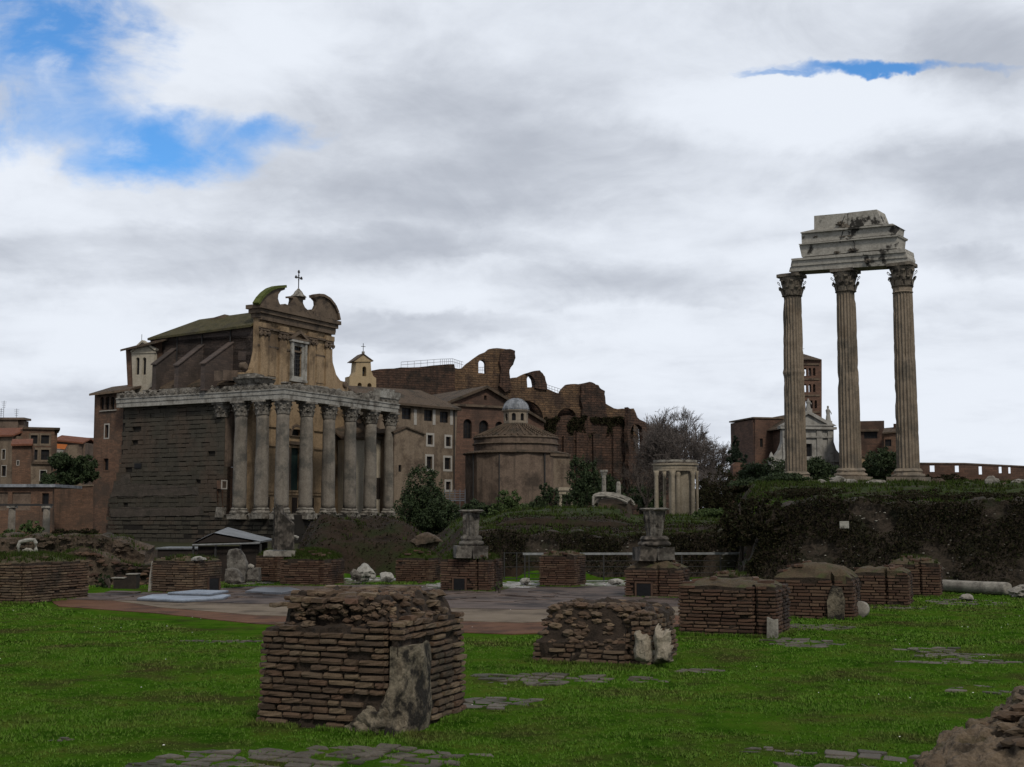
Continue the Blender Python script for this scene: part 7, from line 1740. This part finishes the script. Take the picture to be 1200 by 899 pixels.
# ================================================================ trees and shrubs
def blo(u, v0, v1, wpx, Y, k=7, seed=1, d=.8):
    p = at(u, v0, Y); zt_ = max(terrain(p.x, Y), terrain(p.x, Y - 1)) - .15
    if zt_ > p.z: v0 = min(v0, 605 - (zt_ - EYE) / Y * F); v0 = max(v0, v1 + 6); p = at(u, v0, Y)
    w = wpx / F * Y; h = (v0 - v1) / F * Y * 1.12; return rblobs(w, w * d, h, k, .34, 0, seed), tuple(p)
def shrub(label, u, v0, v1, wpx, Y, n, size, m='leaf_mid', k=7, seed=1, name='shrub', cat='shrub', group=None):
    bl_, loc = blo(u, v0, v1, wpx, Y, k, seed); return bush(name, label, cat, loc, bl_, n, size, m, group=group)
def tree(label, u, v0, v1, wpx, Y, n, size, m, k=9, seed=1, name='tree'):
    w = wpx / F * Y; h = (v0 - v1) / F * Y; bl_ = rblobs(w, w * .8, h * .85, k, .3, h * .15, seed); return bush(name, label, 'tree', tuple(at(u, v0, Y)), bl_, n, size, m, trunk_h=1)
tree('round dark green tree before the far houses at left', 84, 575, 527, 54, 172, 9000, .26, 'leaf_dark', 11, 3)
shrub('smaller bush in front of the round dark tree at left', 66, 575, 548, 26, 168, 2500, .24, 'leaf_dark', 5, 4)
shrub('low green shrub behind the two small columns', 30, 630, 612, 34, 92, 1600, .12, 'leaf_mid', 5, 5)
shrub('dark scrub at the foot of the tall brick wall', 86, 632, 618, 54, 90, 2200, .10, 'leaf_ivy', 6, 6)
shrub('big black-green bush at the right end of the temple porch', 496, 640, 552, 60, 120, 18000, .14, 'leaf_dark', 14, 7)
shrub('dark shrub under the porch right end beside the mound', 524, 640, 578, 44, 118, 8000, .13, 'leaf_dark', 8, 8)
shrub('dark bush in the shade behind the last two porch columns', 436, 612, 568, 34, 192, 5000, .22, 'leaf_dark', 8, 9)
shrub('dark green hedge-like shrub below the round temple, left part', 560, 625, 585, 48, 105, 7000, .13, 'leaf_dark', 9, 10)
shrub('mid-green feathery shrub below the round temple', 598, 622, 578, 50, 100, 8000, .12, 'leaf_mid', 10, 11)
shrub('dark ivy-clad bush left of the stone doorway', 642, 618, 562, 32, 98, 5000, .11, 'leaf_dark', 8, 12)
shrub('tall dark green bush between the doorway and the slim column', 683, 612, 535, 36, 140, 8000, .17, 'leaf_dark', 12, 13)
shrub('dark bush behind the slim column with a capital', 716, 606, 552, 44, 150, 6000, .18, 'leaf_dark', 9, 14)
shrub('dark bush behind the carved marble fragment', 750, 608, 562, 40, 130, 6000, .16, 'leaf_dark', 9, 15)
shrub('low mossy growth right of the temple fragment', 838, 616, 596, 46, 60, 4500, .07, 'leaf_mid', 8, 16)
shrub('dark shrub mass at the left shoulder of the dark wall', 880, 606, 570, 60, 75, 7000, .10, 'leaf_ivy', 9, 17)
shrub('dark green bush left of the left tall column', 898, 585, 540, 60, 105, 7000, .12, 'leaf_dark', 9, 18)
shrub('small dark bush touching the left tall column', 925, 580, 536, 14, 110, 2000, .12, 'leaf_dark', 6, 19)
shrub('green bush between the left and middle tall columns', 963, 575, 538, 52, 105, 9000, .13, 'leaf_dark', 8, 20)
shrub('round green bush between the middle and right tall columns', 1037, 575, 530, 50, 105, 9000, .12, 'leaf_dark', 9, 21)
shrub('low scrub left of the middle boulders', 978, 570, 556, 20, 70, 1500, .07, 'leaf_mid', 4, 22)
shrub('low scrub right of the tall columns', 1082, 572, 554, 30, 95, 3000, .10, 'leaf_ivy', 6, 23)
shrub('broad dark bush below the left tall column base', 905, 596, 553, 70, 85, 9000, .10, 'leaf_dark', 10, 41)
shrub('dark scrub tumbling down the slope beside the pale temple fragment', 868, 650, 578, 46, 33.5, 7000, .045, 'leaf_ivy', 14, 42)
shrub('ivy-hung bush at the left corner of the dark wall', 892, 640, 582, 50, 31.6, 7000, .04, 'leaf_ivy', 14, 52)
shrub('dark low bush at the foot of the white church front', 936, 578, 545, 40, 112, 6000, .12, 'leaf_dark', 8, 43)
shrub('dark brambles on the wall crest under the left tall column', 950, 590, 572, 90, 34.5, 6000, .035, 'leaf_ivy', 12, 44)
shrub('dark brambles on the wall crest under the right tall column', 1060, 590, 573, 110, 34.2, 6000, .035, 'leaf_ivy', 12, 45)
shrub('dark brambles on the wall crest near the right edge', 1165, 590, 574, 100, 34, 5000, .035, 'leaf_ivy', 12, 46)
shrub('thin scrub under the boundary wall' , 1120, 568, 556, 50, 110, 3000, .10, 'leaf_ivy', 7, 24)
shrub('brownish thicket right of the temple fragment', 850, 612, 545, 56, 128, 7000, .12, 'leaf_ivy', 11, 25)
shrub('dark thicket filling the gap right behind the temple fragment', 826, 612, 562, 40, 145, 7000, .14, 'leaf_ivy', 10, 61)
shrub('dark evergreen shrub behind the thicket by the brick stump', 880, 600, 552, 40, 140, 5000, .15, 'leaf_dark', 8, 26)
shrub('ferny tuft at the corner of the pale-stump pier', 583, 694, 680, 12, 28.0, 500, .02, 'leaf_mid', 4, 27)
shrub('small potted-looking bush against the lower reddish wall', 126, 688, 664, 16, 30.8, 900, .03, 'leaf_dark', 5, 28)
# conifer
t = thing('conifer', 'dark conifer tree with ragged pointed tops left of the tall columns', 'tree', tuple(at(863, 600, 190)))
sC = 190 / F; bl_ = []
for k in range(26):
    f = k / 25; z = (8 + 78 * f) * sC; w = (19 * (1 - f) ** .8 + 2) * sC; a = R.uniform(0, 6.28); bl_.append((w * .5 * math.cos(a), w * .4 * math.sin(a), z, w * .62, w * .6, 4.5 * sC))
for k in range(8): bl_.append(((12 + R.uniform(-3, 4)) * sC, 0, (30 + 35 * k / 7) * sC, (7 - .7 * k) * sC, 4 * sC, 4 * sC))
P = blob_points(bl_, 11000, .2); big_mesh('crown', leaf_quads(P, .3), 4, 'leaf_conifer', t); b = MB(); b.tube([(0, 0, -1), (0, 0, 82 * sC)], .35, 7, .06); b.build('trunk', 'bark', t)

# bare trees
def bare(name, label, u, v0, Y, hpx, spread, seed, levels=6, m='bark_pale', thick=.4, nb=3, lean=0.0, hull=None, first=.26):
    rr = random.Random(seed); s = Y / F; H_ = hpx * s; t = thing(name, label, 'tree', tuple(at(u, v0, Y)))
    bt, bc = MB(), MB()
    def rec(p, d, L_, r, lv):
        q = p + d * L_
        if hull:
            cz, ra, rz_ = hull; e_ = (q.x * q.x + q.y * q.y) / (ra * s) ** 2 + ((q.z - cz * s) / (rz_ * s)) ** 2
            if lv < levels - 1 and e_ > 1 + .12 * rr.random():
                L_ *= .5; q = p + d * L_
                if (q.x * q.x + q.y * q.y) / (ra * s) ** 2 + ((q.z - cz * s) / (rz_ * s)) ** 2 > 1.15: return
        mid = p + d * L_ * .5 + Vector((rr.uniform(-1, 1), rr.uniform(-1, 1), rr.uniform(-.5, .5))) * L_ * .05
        (bt if lv >= levels - 1 else bc).tube([p, mid, q], r, 6 if lv > levels - 2 else (4 if lv > 2 else 3), r * .68)
        if lv == 0: return
        if hull and lv == levels:
            for i in range(9):
                a_ = i * 2.4; an = .15 + .95 * ((i * .37) % 1); nd = Vector((math.sin(an) * math.cos(a_), math.sin(an) * math.sin(a_), math.cos(an))); rec(p + d * L_ * rr.uniform(.7, 1), nd, L_ * rr.uniform(.75, 1.0), r * .55, lv - 1)
            return
        k = nb + (1 if rr.random() < .5 else 0) if lv > 1 else nb + 1
        for i in range(k):
            f = 1.0 if i == 0 else rr.uniform(.45, 1); base = p + d * L_ * f
            ax = Vector((rr.gauss(0, 1), rr.gauss(0, 1), rr.gauss(0, 1))).cross(d).normalized(); an = rr.uniform(.18, .62) * spread * (.6 if i == 0 else 1)
            nd = (d * math.cos(an) + ax * math.sin(an)); nd.z += .06; nd.normalize(); rec(base, nd, L_ * rr.uniform(.62, .86), max(.20 * s, r * rr.uniform(.5, .66)), lv - 1)
    rec(Vector((0, 0, -.5)), Vector((lean, 0, 1)).normalized(), H_ * first, thick, levels)
    bt.build('trunk', m, t); bc.build('crown', m, t); return t
bare('bare_tree', 'large bare winter tree with a wide rounded crown of twigs behind the sloping ruin wall', 802, 612, 200, 172, 1.5, 5, 7, thick=.5, nb=3, hull=(80, 56, 64), first=.2)
bare('bare_tree', 'low bare tree behind the right side of the temple fragment', 838, 610, 190, 80, 1.4, 15, 5, thick=.3, nb=3, hull=(42, 24, 38), first=.24)
bare('bare_tree', 'slender bare tree behind the arched window of the sloping ruin', 762, 612, 285, 165, 1.1, 12, 6, thick=.4, nb=3)
bare('bare_tree', 'small leaning bare tree in front of the ruin between bush and temple fragment', 757, 608, 125, 92, 1.3, 21, 5, m='bark', thick=.2, nb=3)
bare('bare_tree', 'small bare shrub-like tree left of the tall bare one, before the dark wall', 735, 608, 150, 84, 1.3, 31, 5, m='bark', thick=.16, nb=3)
